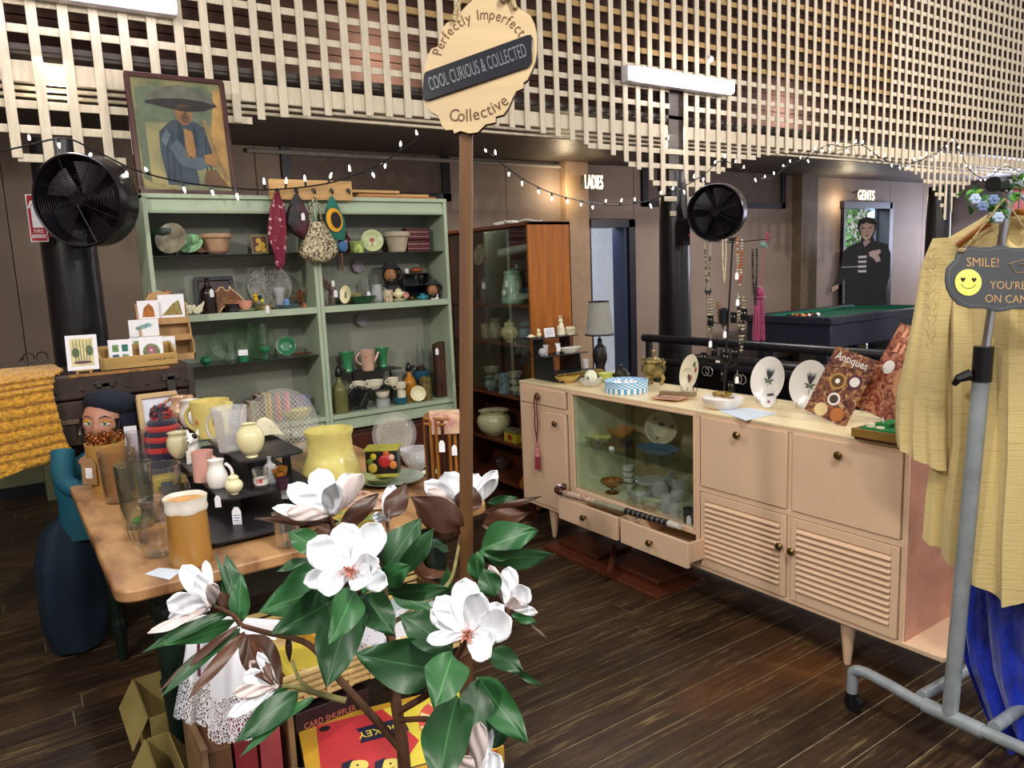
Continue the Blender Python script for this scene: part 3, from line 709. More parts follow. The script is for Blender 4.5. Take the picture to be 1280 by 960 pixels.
for k in range(7): g.tube([(0,0,.01),(.03*cos(k*.9),.03*sin(k*.9),.012)],[.006,.001],5)
p = TP(2,664);one('sea_shell',G().add([v+p for v in g.v],g.f),ivory,'small spiky white sea shell at the left of the top step','shell',base=p)
p = TP(2,674);T = thing('dog_figurine','tiny seated cream dog figurine behind the white card on the top step','figurine',p)
part('body',G().sphere((0,0,.018),.016,10,(.8,1,1.15)).sphere((-.004,-.004,.042),.011,10).sphere((-.012,-.006,.04),.005,8).sphere((0,.006,.05),.005,6),creamg,T)
flat_card('price_card','white handwritten price card on the top step beside the rabbit','card',TP(2,684)+Vector((0,-.03,0)),.075,.055,8,Vector((0,-1,0)),draw=lambda T,w_,h: [blob(T,[(-.03,.04-.01*k),(.026,.04-.01*k),(.026,.041-.01*k),(-.03,.041-.01*k)],ink) for k in range(3)])
p = TP(2,702);T = thing('rabbit_figurine','tall cream standing rabbit figurine on the top step','figurine',p)
part('body',G().lathe([(0,0),(.024,.002),(.027,.012),(.02,.045),(.012,.07),(.009,.078)],16).sphere((-.012,.012,.045),.008,8,(1,1,1.8)).sphere((-.014,-.012,.045),.008,8,(1,1,1.8)),ivory,T)
part('head',G().sphere((-.002,0,.088),.013,10,(1.15,.9,1)).sphere((-.004,.007,.108),.005,8,(.6,.8,3)).sphere((-.002,-.007,.107),.005,8,(.6,.8,2.8)),ivory,T)
p = TP(2,716)
T = thing('openwork_basket_pot','small cream openwork china pot at the right of the top step','pot',p)
g = G()
for k in range(12):
    a = 2*pi*k/12
    for q in (-1,1): g.tube([(.026*cos(a+q*.3*j),.026*sin(a+q*.3*j),.008+.009*j) for j in range(4)],.0022,5)
g.lathe([(.0,0),(.027,0),(.028,.008),(.024,.008)],20).torus(.027,.004,20,6,Matrix.Translation((0,0,.036)))
for k in range(8): g.sphere((.02*cos(k*.8),.02*sin(k*.8),.042),.007,6)
part('body',g,ivory,T)
for k,(px,h,r,nm,lb) in enumerate(((672,.045,.022,'goblet','short round-bellied crystal vase at the left of the middle step'),(682,.062,.018,'trumpet','flared crystal vase second from the left on the middle step'),(697,.065,.018,'trumpet','flared crystal vase with a price ticket beside the white boat dish'))):
    ware('crystal_vase',lb,'vase',TP(1,px),['ball','trumpet','trumpet'][k],h,r,crystal,'crystal vases on the black stand',16,tagcard=(-.01,-.02,.04) if k == 2 else None)
p = TP(1,712);T = thing('boat_dish','long white boat-shaped dish lying on the middle step','dish',p,0)
part('body',G().lathe(vessel([(.045,0),(.05,.004),(.08,.022),(.088,.032)],.004),30,wob=lambda a,z: 1+.04*sin(9*a),sx=1,sy=.42),mat('grey_white_glaze','#d6d6c6',.3),T)
ware('etched_glass','clear etched glass tumbler at the right of the lowest step','glass',Vector((2.87,3.43,.996)),'tumbler',.055,.02,crystal,None,16)
# gold rack of thin bars
p = Vector((2.72,3.33,SZ));T = thing('gilt_rack','gilt wire rack lying in front of the black stand','rack',p)
g = G()
for k in range(3): g.tube([(-.13,-.02+.018*k,.04+.008*k),(.2,-.02+.018*k,.04+.008*k)],.0022,6)
for x_ in (-.11,.17): g.tube([(x_,-.03,.0),(x_,-.025,.06),(x_,.02,.06),(x_,.022,0)],.002,6)
part('bars',g,mat('gilt','#c9a850',.3,metal=.9),T)
ware('yellow_bowl','pale yellow pottery bowl in front of the black stand','bowl',S(711,479)+Vector((.02,.04,.0)),'bowl',.042,.075,mat('soft_yellow_glaze','#dfc070',.3,coat=.4),None,30)
# crystal rose bowl holding a painted china ball
p = S(738,484)+Vector((.03,.03,0))
T = thing('crystal_rose_bowl','chunky cut-crystal bowl with a scalloped rim holding a china ball','bowl',p)
part('body',G().lathe(vessel([(.03,0),(.045,.008),(.06,.03),(.062,.042)],.006),32,wob=lambda a,z: 1+.06*abs(sin(6*a))*(z/.04)),crystal,T)
T = thing('china_ball','white china egg painted with a floral sprig resting in the crystal bowl','ornament',p+Vector((0,0,.014)))
part('body',G().sphere((0,0,.038),.036,20,(1,1,1.05)),mat('eggshell_china','#e9ecd0',.3),T)
part('print',G().sphere((-.033,-.014,.034),.008,8,(.3,1,1)).sphere((-.033,-.006,.044),.005,8,(.4,1,1)),greyp,T)
ware('lime_dish','small lime green dish behind the crystal rose bowl','dish',Vector((2.86,PX(2.86,757,465).y,SZ)),'dish',.05,.045,mat('lime_glaze','#b9c65c',.3),None,20)
# table lamp with pleated shade
p = Vector((3.0,3.40,SZ));q_ = PX(3.0,750,440);p.y = q_.y
p.x = 2.972;p.y = PX(2.972,750,440).y
T = thing('table_lamp','black table lamp with pleated grey shade and knobbly dark base','lamp',p)
part('base',G().lathe([(0,0),(.045,.0),(.048,.016),(.032,.03),(.026,.06),(.038,.10),(.042,.13),(.032,.18),(.014,.195),(.012,.23)],20,wob=lambda a,z: 1+.11*sin(5*a+60*z)),mat('dark_bronze','#2d2a2a',.35,metal=.5,nscale=30,var=.5,bump=.6),T)
part('harp',G().tube([(0,0,.22),(0,0,.30)],.005,6),blk,T)
sh = mat('grey_pleated_fabric','#8b8b84',.7,var=.05)
g = G().lathe([(.084,.25),(.081,.262),(.060,.442),(.058,.45)],96,wob=lambda a,z: 1+.018*sin(32*a))
g.f = [f for f in g.f if len(f) == 4];g.m = [0]*len(g.f);part('lamp_shade',g,sh,T)
part('shade_trim',G().torus(.0845,.004,48,6,Matrix.Translation((0,0,.254)) @ Matrix.Diagonal((1,1,1.6,1))).torus(.060,.0035,40,6,Matrix.Translation((0,0,.448))),blk,T)
# pierced bronze incense pot
p = PX(2.93,777,468);p.z = SZ;T = thing('incense_pot','dark bronze lidded incense pot between the lamp and the gingham box','pot',p)
bz = mat('dark_verdigris_bronze','#3c3f2f',.45,metal=.6,nscale=50,var=.6,bump=.5)
part('body',G().lathe([(0,.0),(.03,.0),(.034,.01),(.05,.03),(.05,.042),(.04,.048)],20,wob=lambda a,z: 1+.04*sin(8*a)),bz,T)
part('lid',G().lathe([(.04,.048),(.036,.06),(.018,.074),(.006,.078),(0,.078)],20,wob=lambda a,z: 1+.06*sin(7*a)).sphere((0,0,.088),.011,8,(1.4,.8,1)),bz,T)
# Japanese bronze urn
p = PX(2.955,817,474);p.z = SZ
T = thing('bronze_urn','ornate gold and bronze lidded urn on three feet with dragon handles','urn',p,0)
T.scale = (1.15,1.15,1.1)
gb = mat('gilded_bronze','#a8925a',.35,metal=.55,nscale=28,var=.5,bump=.6,col2='#4a4a26',thresh=(.35,.62))
part('body',G().lathe([(.0,.035),(.03,.037),(.05,.055),(.058,.08),(.056,.098),(.046,.108),(.05,.114)],28,wob=lambda a,z: 1+.012*sin(12*a)),gb,T)
part('lid',G().lathe([(.047,.116),(.044,.124),(.03,.134),(.012,.138),(0,.138)],24).lathe([(.006,.136),(.009,.15),(.008,.162),(.012,.17),(0,.176)],10),gb,T)
for q in (-1,1):
    g = G().tube([(0,q*.05,.09),(-.002,q*.064,.1),(0,q*.07,.118),(-.004,q*.06,.132),(0,q*.052,.13)],[.006,.009,.009,.007,.004],8)
    part('handle',g,gb,T)
for k in range(3): a = 2*pi*k/3+pi;part('foot',G().tube([(.036*cos(a),.036*sin(a),.05),(.046*cos(a),.046*sin(a),.03),(.037*cos(a),.037*sin(a),.01),(.042*cos(a),.042*sin(a),0)],[.014,.011,.008,.009],8),gb,T)
# blue gingham round box
def gingham():
    m = bpy.data.materials.new('blue_gingham');m.use_nodes = True;nt = m.node_tree;N = nt.nodes;L = nt.links
    tc = N.new('ShaderNodeTexCoord');mp_ = N.new('ShaderNodeMapping');mp_.inputs['Scale'].default_value = (1,1,1);L.new(tc.outputs['UV'],mp_.inputs[0])
    ck = N.new('ShaderNodeTexChecker');ck.inputs['Scale'].default_value = 1.0;L.new(mp_.outputs[0],ck.inputs['Vector'])
    ck.inputs['Color1'].default_value = (*lin('#4d9fd2'),1);ck.inputs['Color2'].default_value = (*lin('#e4f1f8'),1)
    L.new(ck.outputs[0],N['Principled BSDF'].inputs['Base Color']);return m
gm = gingham()
p = S(785,491)+Vector((.03,.045,0));r = 27*mp(p)*1.0
T = thing('gingham_basket','round blue and white gingham box with a striped skirt, filled with white favours','box',p)
g = G();n = 44;g.lathe([(r,.022),(r,.058)],n);g.f = [f for f in g.f if len(f) == 4];g.m = [0]*len(g.f)
g.uv = [(0,0)]*len(g.v);g.uv = [((i % n)*1.0,0 if i < n else 5) for i in range(2*n)]
part('side',g,gm,T)
stripe_b = mat('sky_blue_card','#5aa6d4',.6);
g = G()
for k in range(n):
    a0,a1 = 2*pi*k/n,2*pi*(k+1)/n;rr = r*1.01
    g.mi(k % 2).add([(rr*cos(a0),rr*sin(a0),0),(rr*cos(a1),rr*sin(a1),0),(rr*cos(a1),rr*sin(a1),.024),(rr*cos(a0),rr*sin(a0),.024)],[(0,1,2,3)])
part('striped_skirt',g,[white,stripe_b],T)
part('rim',G().torus(r,.0025,n,6,Matrix.Translation((0,0,.058))),mat('rim_blue','#8fc4e2',.5),T)
part('floor',G().lathe([(0,.03),(r*.98,.03),(r*.98,.034),(0,.034)],30),white,T)
for k,(a,q) in enumerate(((.3,.5),(1.5,.55),(2.6,.5),(3.9,.55),(5.0,.5),(0,0))):
    pp = p+Vector((r*q*cos(a),r*q*sin(a),.034));Tt = thing('white_favour','folded white paper favour '+['at the far right','at the back','at the far left','at the front left','at the front right','in the middle'][k]+' of the gingham box','favour',pp,a,'favours in the gingham box')
    part('body',G().add([(-.014,-.012,0),(.014,-.012,0),(.014,.012,0),(-.014,.012,0),(0,0,.03)],[(3,2,1,0),(0,1,4),(1,2,4),(2,3,4),(3,0,4)]),paper,Tt)
# pink square plate with knife and brush
pinkg = mat('shell_pink_glaze','#e2aa8e',.3,coat=.4)
p = S(842,499)+Vector((.0,.01,0));T = thing('pink_plate','square shell-pink plate lying near the front edge of the sideboard','plate',p,.25)
part('dish',G().lathe(vessel([(.04,0),(.045,.003),(.078,.009),(.084,.014)],.003),40,wob=lambda a,z: 1/max(abs(cos(a)),abs(sin(a)))**.75),pinkg,T)
p2 = p+Vector((.01,-.015,.014));T = thing('wooden_clothes_brush','long wooden brush with a steel plate resting across the pink plate','brush',p2,2.0)
part('body',G().box(-.10,.08,-.017,.017,.003,.024),mat('worn_olive_wood','#8a7450',.5,nscale=12,var=.2),T,bevel=.004)
part('metal_plate',G().box(-.10,-.03,-.012,.012,.024,.026),mat('steel','#9a9a98',.3,metal=.9),T)
p2 = p+Vector((-.03,.055,.014));T = thing('small_tool','small pair of dark metal tongs lying on the pink plate','tongs',p2,.6)
part('arm',G().tube([(-.025,0,.002),(.025,.004,.003)],.002,5),blk,T);part('arm',G().tube([(-.025,0,.002),(.025,-.006,.003)],.002,5),blk,T)
# divided oval plate
def divdecor(T,R):
    part('divider',G().tube([(R*.62*cos(a)*1-.1*R,R*.62*sin(a)-R*.32,.014) for a in [pi*k/14*1.0 for k in range(15)]],.003,6),ivory,T)
    for c,m in (((.25*R,.55*R),leafp),((.45*R,.25*R),rose),((-.05*R,-.25*R),greyp),((.12*R,-.3*R),rose),((.05*R,-.45*R),leafp)):
        blob(T,ell(c[0],c[1],R*.1,R*.17),m,.0102)
def orient_plate(nm,lb,px,pyb,R,m,fc,lean,decor=None,ry=1.0,sx=1.0,sm=None,stand=True,zoff=0.0,xx=None):
    p = S(px,pyb);
    if xx: p = PX(xx,px,pyb)
    p.z = SZ+zoff
    return standing_plate(nm,lb,'plate',p,R,m,lean,fc,None,decor,None,ry,stand,sm,sx)
orient_plate('divided_plate','oval cream divided plate with floral prints on a black easel',860,486,.082,ivory,Vector((-1,.12,0)),14,divdecor,1.15,.84,xx=2.90)
wire = mat('chrome_wire','#b9babb',.25,metal=.9)
def sprig(T,R):
    g = G();rr = random.Random(2)
    for k in range(7):
        a = radians(60+60*k/6*1.0);L_ = R*(.42+.1*rr.random());g.prism([(0,-R*.05),(cos(a)*L_*.5+.004,sin(a)*L_*.5),(cos(a)*L_,sin(a)*L_+R*.05),(cos(a)*L_*.5-.004,sin(a)*L_*.5)],.0068,.0074)
    part('flower_print',g,greyp,T)
    g = G()
    for a,l in ((20,.3),(160,.3),(200,.22),(-30,.24)):
        a = radians(a);g.prism([(0,-R*.08),(cos(a)*R*l*.5,sin(a)*R*l*.5-R*.02),(cos(a)*R*l,sin(a)*R*l-R*.08),(cos(a)*R*l*.5,sin(a)*R*l*.5-R*.13)],.0068,.0074)
    g.prism([(-.0012,R*.1),(.0012,R*.1),(.0012,-R*.42),(-.0012,-R*.42)],.0068,.0073)
    part('leaf_print',g,leafp,T)
fc = Vector((-1.0,.10,0))
orient_plate('botanical_plate','left of the two tall white plates with a grey flower sprig, on a wire stand',957,497,.106,white,fc,14,sprig,1.0,.93,wire,xx=2.90)
orient_plate('botanical_plate','right of the two tall white plates with a grey flower sprig, nearest the magazines',1008,505,.106,white,fc,14,sprig,1.0,.96,wire,xx=2.90)
def posy(T,R):
    for c,m in (((0,.3*R),greyp),((.25*R,.35*R),greyp),((-.2*R,.25*R),leafp),((.05*R,.28*R),rose),((0,-.45*R),rose)): blob(T,ell(c[0],c[1],R*.17,R*.13),m,.0068)
orient_plate('posy_dish','small oval white dish with a dark posy leaning before the left botanical plate',960,510,.042,white,Vector((-1,-.1,0)),20,posy,1.15,.9,stand=False,xx=2.79)
# white shell-edge dish with olive inside
p = S(906,513)+Vector((.045,.05,0));T = thing('fluted_white_dish','large fluted white dish with olive green glaze inside','dish',p)
olive = mat('olive_green_glaze','#8a8a2c',.25,coat=.5)
part('body',G().lathe([(.06,0),(.07,.004),(.088,.03),(.092,.048),(.088,.05)],60,wob=lambda a,z: 1+.028*sin(11*a+z*40)*(z/.05)),mat('bisque_white','#ece4dc',.45),T)
part('lining',G().lathe([(0,.006),(.06,.007),(.078,.028),(.087,.049)],60,wob=lambda a,z: 1+.02*sin(11*a)),olive,T)
amb = mat('mottled_amber_glaze','#9a8038',.25,nscale=30,var=.4,coat=.4)
ware('amber_cup','mottled olive-amber bowl sitting inside the fluted white dish','bowl',p+Vector((.02,.02,.012)),'bowl',.052,.045,amb,None,20)
one('amber_leaf',G().grid(lambda u,v: tuple(p+Vector((-.03+.05*u-.02*v,-.06+.08*v,.045+.012*sin(pi*u)-.01*v))),6,6),mat('amber_leaf_glaze','#a06a30',.3),'brown glazed leaf piece resting in the fluted white dish','ornament',base=p)
p = S(932,519)
one('handwritten_sheet',G().prism([tuple((q-p).xy) for q in (S(897,513),S(936,510),S(972,517),S(932,526))],.0,.0012,Matrix.Translation(p)),mat('bluish_paper','#cfdbe8',.7,nscale=80,var=.03),'flat pale blue handwritten sheet under the fluted dish','paper',base=p)
# magazines
def mag_mat(name,cols,sc=18):
    m = bpy.data.materials.new(name);m.use_nodes = True;nt = m.node_tree;N = nt.nodes;L = nt.links
    tc = N.new('ShaderNodeTexCoord');nz = N.new('ShaderNodeTexNoise');nz.inputs['Scale'].default_value = sc;nz.inputs['Detail'].default_value = 6;nz.inputs['Distortion'].default_value = 1.2
    L.new(tc.outputs['Object'],nz.inputs['Vector']);r = N.new('ShaderNodeValToRGB');L.new(nz.outputs['Fac'],r.inputs[0])
    while len(r.color_ramp.elements) < len(cols): r.color_ramp.elements.new(.5)
    for i,c in enumerate(cols): r.color_ramp.elements[i].position = .3+.4*i/(len(cols)-1);r.color_ramp.elements[i].color = (*lin(c),1)
    L.new(r.outputs[0],N['Principled BSDF'].inputs['Base Color']);N['Principled BSDF'].inputs['Roughness'].default_value = .3;return m
mg = mag_mat('sepia_collage',['#241214','#4c2620','#744028','#a07444','#c8b088'],42)
mg2 = mag_mat('red_collage',['#381414','#6c2c22','#a05c40','#c08c68','#44302a'],34)
pal = mat('magazine_white','#e8e2da',.4)
def mag1(T,w_,h):
    for cx_,cy_,rx,m in ((-.02*1,.55*h,.034,mat('gold_print','#b08a3c',.4)),(-.02,.55*h,.026,mat('brown_print','#5c3a1c',.4)),(-.02,.55*h,.010,pal),(.045,.62*h,.03,mat('maroon_print','#5a2230',.4)),(.045,.62*h,.02,pal),(.0,.30*h,.026,pal),(.0,.3*h,.018,mat('umber_print','#4a3020',.4)),(-.03,.1*h,.028,mat('cream_print','#d8c08c',.4)),(.04,.12*h,.028,mat('orange_print','#b06a30',.4))):
        blob(T,ell(cx_,cy_,rx,rx),m,.0004+abs(.0003*(rx < .03))+.0003*(rx < .022))
    words('Antiques',.046,pal,T,Matrix.Translation((-.005,h-.035,.001)),'masthead',sx=.85)
def mag2(T,w_,h):
    blob(T,ell(.02,.42*h,.035,.07,rot=.3),mat('skin_print','#c89068',.4));blob(T,ell(.015,.6*h,.028,.03),mat('dark_red_print','#5a2224',.4),.0008)
    blob(T,ell(-.06,.55*h,.022,.028),pal);words('CAPTAIN',.036,mat('salmon_letter','#e8a080',.4),T,Matrix.Translation((0,h-.05,.001)),'masthead',sx=1.1)
    words('TULIP',.05,mat('salmon_letter2','#e8a080',.4),T,Matrix.Translation((.005,h-.1,.001)),'masthead',sx=1.1)
def mag2b(T,w_,h):
    blob(T,ell(.02,.42*h,.035,.07,rot=.3),mat('skin_print','#c89068',.4));blob(T,ell(.015,.6*h,.028,.03),mat('dark_red_print','#5a2224',.4),.0008)
    blob(T,ell(-.06,.52*h,.022,.028),pal)
    g = G()
    for j in range(2):
        for k in range(7): g.prism([(-.075+.022*k,h-.055-.062*j),(-.06+.022*k,h-.05-.062*j),(-.063+.022*k,h-.015-.062*j),(-.073+.022*k,h-.01-.062*j)],.0008,.0013)
    part('masthead',g,mat('salmon_letter','#e8a080',.4),T)
easel = lambda T,w_,h: part('easel',G().tube([(-.07,.0,.012),(-.07,-.012,.0),(-.05,0,-.03),(0,h*.75,-.02)],.002,5).tube([(.07,.0,.012),(.07,-.012,.0),(.05,0,-.03),(0,h*.75,-.02)],.002,5),wire,T)
mf = Vector((-1,-.12,0))
p = Vector((2.70,1.755,.955))
flat_card('magazine','sepia antiques magazine standing on a wire easel in front of the taller one','magazine',p,.185,.285,20,mf,mg,lambda T,w_,h: (mag1(T,w_,h),easel(T,w_,h)),None,.004,-17)
p = Vector((2.82,1.60,.965))
flat_card('magazine','taller red illustrated magazine propped behind the sepia one','magazine',p,.21,.37,20,mf,mg2,lambda T,w_,h: (mag2b(T,w_,h),easel(T,w_,h)),None,.004,-19)
flat_card('picture_album','grey album standing behind the two magazines next to the robe sleeve','album',p+Vector((.08,-.10,-.02)),.16,.22,16,mf,mag_mat('grey_collage',['#3c3a32','#6a6a58','#a09a80'],24),None,None,.012,-17)
# mah-jong set in its tray
p = S(1095,553)+Vector((.06,-.02,0));T = thing('games_tray','dark wooden tray under the green baize games board','tray',p,0)
trm = mat('tray_walnut','#5a3418',.4,var=.2,nscale=8)
part('base',G().box(-.07,.10,-.13,.10,0,.03),trm,T,bevel=.006);part('rim',G().box(-.078,-.07,-.135,.105,.012,.044).box(-.07,.10,.10,.108,.012,.04),mat('tray_edge_gold','#8c6a30',.4),T,bevel=.002)
p2 = p+Vector((0,0,.031));T = thing('green_games_board','bright green baize board with cream counters in the dark wooden tray','game',p2)
part('board',G().box(-.055,.09,-.12,.085,0,.016),mat('green_baize','#1e7a3c',.8,nscale=80),T,bevel=.002)
part('divider',G().box(-.01,.09,.0,.05,.016,.028),mat('green_baize','#1e7a3c'),T);part('stick',G().tube([(.0,.03,.032),(.07,.07,.034)],.002,6),white,T)
for k,(a,b_) in enumerate(((-.03,.06),(-.036,.02))): one('cream_counter',G().lathe([(0,0),(.015,0),(.016,.012 if k == 0 else .005),(0,.013 if k == 0 else .006)],16,Matrix.Translation(p2+Vector((a,b_,.016)))),ivory,['thick cream counter standing on the green baize board','thin cream counter lying flat on the green baize board'][k],'counter',base=p2+Vector((a,b_,.016)))
p3 = p2+Vector((.02,-.06,.028));T = thing('woven_card_box','small red and white woven-pattern box beside the robe sleeve','box',p3)
part('body',G().box(-.03,.03,-.05,.03,-.012,.035),mat('woven_red_white','#cfb8a8',.7,nscale=160,var=.4,col2='#8a5048'),T,bevel=.002)

# jewellery stand with tree arms, necklaces and the magenta tassel
p = PX(2.90,905,490);p.z = SZ;base = p
T = thing('jewellery_stand','tall black jewellery stand with a high cross arm and lower hooked branches','jewellery stand',p)
tp = PX(2.90,916,300);H_ = tp.z-SZ
part('foot',G().lathe([(0,0),(.05,0),(.052,.01),(.02,.016),(.008,.03)],20),blk,T)
part('pole',G().tube([(0,0,.02),(tp.x-p.x,tp.y-p.y,H_)],.0045,10),blk,T)
part('cap',G().cbox((tp.x-p.x,tp.y-p.y,H_+.004),(.02,.034,.018)),blk,T,bevel=.002)
aL,aR = PX(2.90,880,301)-p,PX(2.90,958,299)-p
part('cross_arm',G().tube([aL,tp-p+Vector((0,0,-.012)),aR],.0026,6),blk,T)
mid = .30
for k in range(14):
    z_ = (H_*.52,H_*.26,H_*.4)[k % 3]-.02*(k//6);a = k*2.4;L_ = .075
    part('hook',G().tube([(0,0,z_),(cos(a)*L_*.5,sin(a)*L_*.5,z_-.012),(cos(a)*L_,sin(a)*L_,z_+.008)],.0018,5),blk,T)
part('collar',G().lathe([(.012,H_*.22),(.02,H_*.24),(.02,H_*.3),(.012,H_*.32)],14),blk2,T);part('collar',G().lathe([(.01,H_*.46),(.024,H_*.48),(.024,H_*.56),(.01,H_*.58)],14),blk2,T)
def strand(nm,lb,px,y0,y1,m,w_=5,bead=.004,hang=None,m2=None,xx=2.90):
    a = PX(xx,px-w_/2,y0);b_ = PX(xx,px+w_/2,y0);c = PX(xx,px,y1);bead *= 1.5;n = int((a-c).length/(bead*1.8));g = G();rr = random.Random(px)
    for k in range(n+1):
        t_ = k/n
        for e in (a,b_):
            q = e.lerp(c,t_)+Vector((-.003,0,0))+(c-e).cross(Vector((1,0,0))).normalized()*sin(pi*t_)*.004*(1 if e is b_ else -1)
            s_ = bead*rr.uniform(.75,1.15);g.mi(0 if not m2 else rr.randint(0,1)).sphere(tuple(q-a),s_,6)
    T_ = thing('necklace',lb,'necklace',a,0,'necklaces on the black stand');part('beads',g,[m,m2] if m2 else m,T_)
    if hang:
        g = G();hang(g,c-a);part('pendant',g,m2 or m,T_)
    return T_
strand('n','long pale green bead necklace with leaf pendant, far left of the cross arm',885,302,362,mat('pale_olive_bead','#a8a888',.4),7,.003,lambda g,c: [g.sphere(tuple(c+Vector((0,k*.008-.016,-.006-.01*(k % 2)))),.008,6,(.5,.5,1.6)) for k in range(5)],blk)
strand('n','pearl-cream bead necklace just left of the stand pole',906,300,352,mat('pearl_cream','#ddcfae',.3),4,.003)
strand('n','orange, rust and turquoise bead necklace just right of the stand pole',925,300,356,mat('rust_bead','#a8582c',.4),6,.005,None,mat('turquoise_bead','#b9a68c',.3))
strand('n','black and pearl twisted necklace between the orange beads and the tassel',944,312,380,mat('black_bead','#1c1a1c',.3),5,.004,None,None)
strand('n','silver medallion necklace hanging low at the left of the stand',888,375,412,mat('silver_bead','#9a9478',.3,metal=.5),4,.005,lambda g,c: g.lathe([(0,0),(.014,0),(.014,.003),(0,.003)],14,Matrix.Translation(c) @ Matrix.Rotation(pi/2,4,'Y')))
strand('n','silver and black chunky necklace hanging low right of the pole',927,372,438,mat('silver_bead'  ,'#9a9478'),6,.006,None,blk)
strand('n','bronze leaf necklace low on the stand beside the silver medallion',899,378,402,mat('bronze_bead','#7a5a34',.4),3,.004)
p = PX(2.9,953,302);T = thing('fish_brooch','grey-green glass fish charm hung on the end of the cross arm','charm',p)
part('body',G().sphere((-.004,-.004,-.014),.015,10,(.5,1.2,.9)).add([(-.004,-.016,-.02),(-.004,-.036,-.01),(-.004,-.034,-.034)],[(0,1,2)]),mat('sea_glass','#6f8f84',.2),T)
p = PX(2.92,950,370);T = thing('magenta_tassel','large magenta silk tassel hanging from the end of the cross arm','tassel',p)
mgt = mat('magenta_silk','#8c1f50',.5,nscale=60,var=.25,sheen=.4);top_ = PX(2.92,957,300)-p
part('cord',G().tube([top_+Vector((0,-.01,.03)),top_,(0,0,.02)],.0018,6).tube([(top_+Vector((0,0,.0)))+Vector((0,-.004-.02*sin(pi*k/6),.035*k/6)) for k in range(7)]+[top_+Vector((0,0,0))],.002,6),mat('pink_cord','#b8406c',.6),T)
part('head',G().lathe([(0,.045),(.012,.04),(.022,.015),(.018,.0),(.027,-.008)],16),mgt,T)
g = G();rr = random.Random(9)
for k in range(46):
    a = rr.uniform(0,2*pi);q = rr.uniform(.3,1);g.tube([(.015*q*cos(a),.015*q*sin(a),0),(.028*q*cos(a),.028*q*sin(a),-.07),(.034*q*cos(a),.034*q*sin(a),-.20+rr.uniform(-.006,.006))],.0042,4)
part('fringe',g,mgt,T)
def earr(lb,px,py,m,R=.012):
    p = PX(2.86,px,py);T = thing('earring_pair',lb,'earrings',p,0,'earrings on the black stand')
    part('hoop',G().torus(R,.0014,20,5,Matrix.Translation((0,.012,0)) @ Matrix.Rotation(pi/2,4,'Y')),m,T);part('hoop',G().torus(R,.0014,20,5,Matrix.Translation((0,-.012,0)) @ Matrix.Rotation(pi/2,4,'Y')),m,T)
for k,(px,py) in enumerate(((888,400),(902,392),(917,396),(930,392),(880,446),(893,438),(908,446),(919,440),(905,468),(914,482))):
    q = PX(2.88+.012*(k % 3),px,py);Te = thing('earring_card',['upper left','upper inner left','upper inner right','upper right','lower far left','lower left','lower middle','lower right','lowest left','lowest right'][k]+' black earring card on the jewellery stand','earrings',q,0,'earring cards on the stand')
    part('card',G().box(-.001,.001,-.019,.019,-.03,.022),blk2,Te,bevel=.001)
    for dy in (-.009,.009): part('earring',G().sphere((-.004,dy,.002),.0045,6,(1,1,1.6)),mat('dull_steel_drop','#8a8a84',.3,metal=.7),Te)
silver = mat('silver','#b4b4b4',.2,metal=.95)
earr('large silver hoop earrings low on the left branch of the stand',884,464,silver,.022);earr('large silver hoop earrings low on the right branch of the stand',925,474,silver,.022)
p = PX(2.86,897,452);T = thing('pearl_studs','pair of pearl drops on the black stand between the hoops','earrings',p);part('pearl',G().sphere((0,.006,0),.006,8),white,T);part('pearl',G().sphere((0,-.007,0),.006,8),white,T)
for k,(px,py,lb) in enumerate(((888,430,'white ticket hanging below the silver medallion necklace'),(906,418,'white ticket hanging on the pole side of the stand'),(921,345,'white ticket on the orange bead necklace'),(921,475,'white ticket inside the right silver hoop'),(922,378,'white ticket on the black chunky necklace'))):
    p = PX(2.84,px,py);T = thing('hanging_ticket',lb,'price ticket',p,0,'tickets on the jewellery stand');price_tag(T,(0,0,0),.016);part('thread',G().tube([(0,0,.01),(.004,0,.045)],.0006,4),paper,T)
# curtain tie-back with tassel on the drawer knob
p = Vector((X0-.03,3.486,.862));T = thing('beaded_tieback','pink and brown corded tie-back with a red tassel on the far drawer knob','tassel',p)
cm = mat('maroon_twist_cord','#7a3c40',.6,nscale=120,var=.35)
g = G()
for q in (-1,1): g.tube([(0,q*.008,.01),(-.005,q*.013,-.05),(-.003,q*.010,-.10),(-.004,q*.016,-.15),(-.004,q*.012,-.20),(-.004,q*.002,-.235),(-.004,0,-.27)],.0045,8)
g.torus(.02,.004,16,6,Matrix.Translation((.008,0,0)) @ Matrix.Rotation(pi/2,4,'Y'));part('cord',g,cm,T)
part('tassel_head',G().lathe([(0,-.27),(.008,-.272),(.012,-.285),(.008,-.30),(.015,-.315),(.013,-.335),(.018,-.345),(.018,-.352),(.012,-.352)],16,Matrix.Translation((-.004,0,0))),mat('dusty_pink_silk','#c07878',.4),T)
g = G()
for k in range(26): a = 2*pi*k/26;g.tube([(-.004+.014*cos(a),.014*sin(a),-.35),(-.004+.016*cos(a),.016*sin(a),-.43)],.0024,4)
part('fringe',g,mat('crimson_silk','#8e2b38',.5,sheen=.3),T)
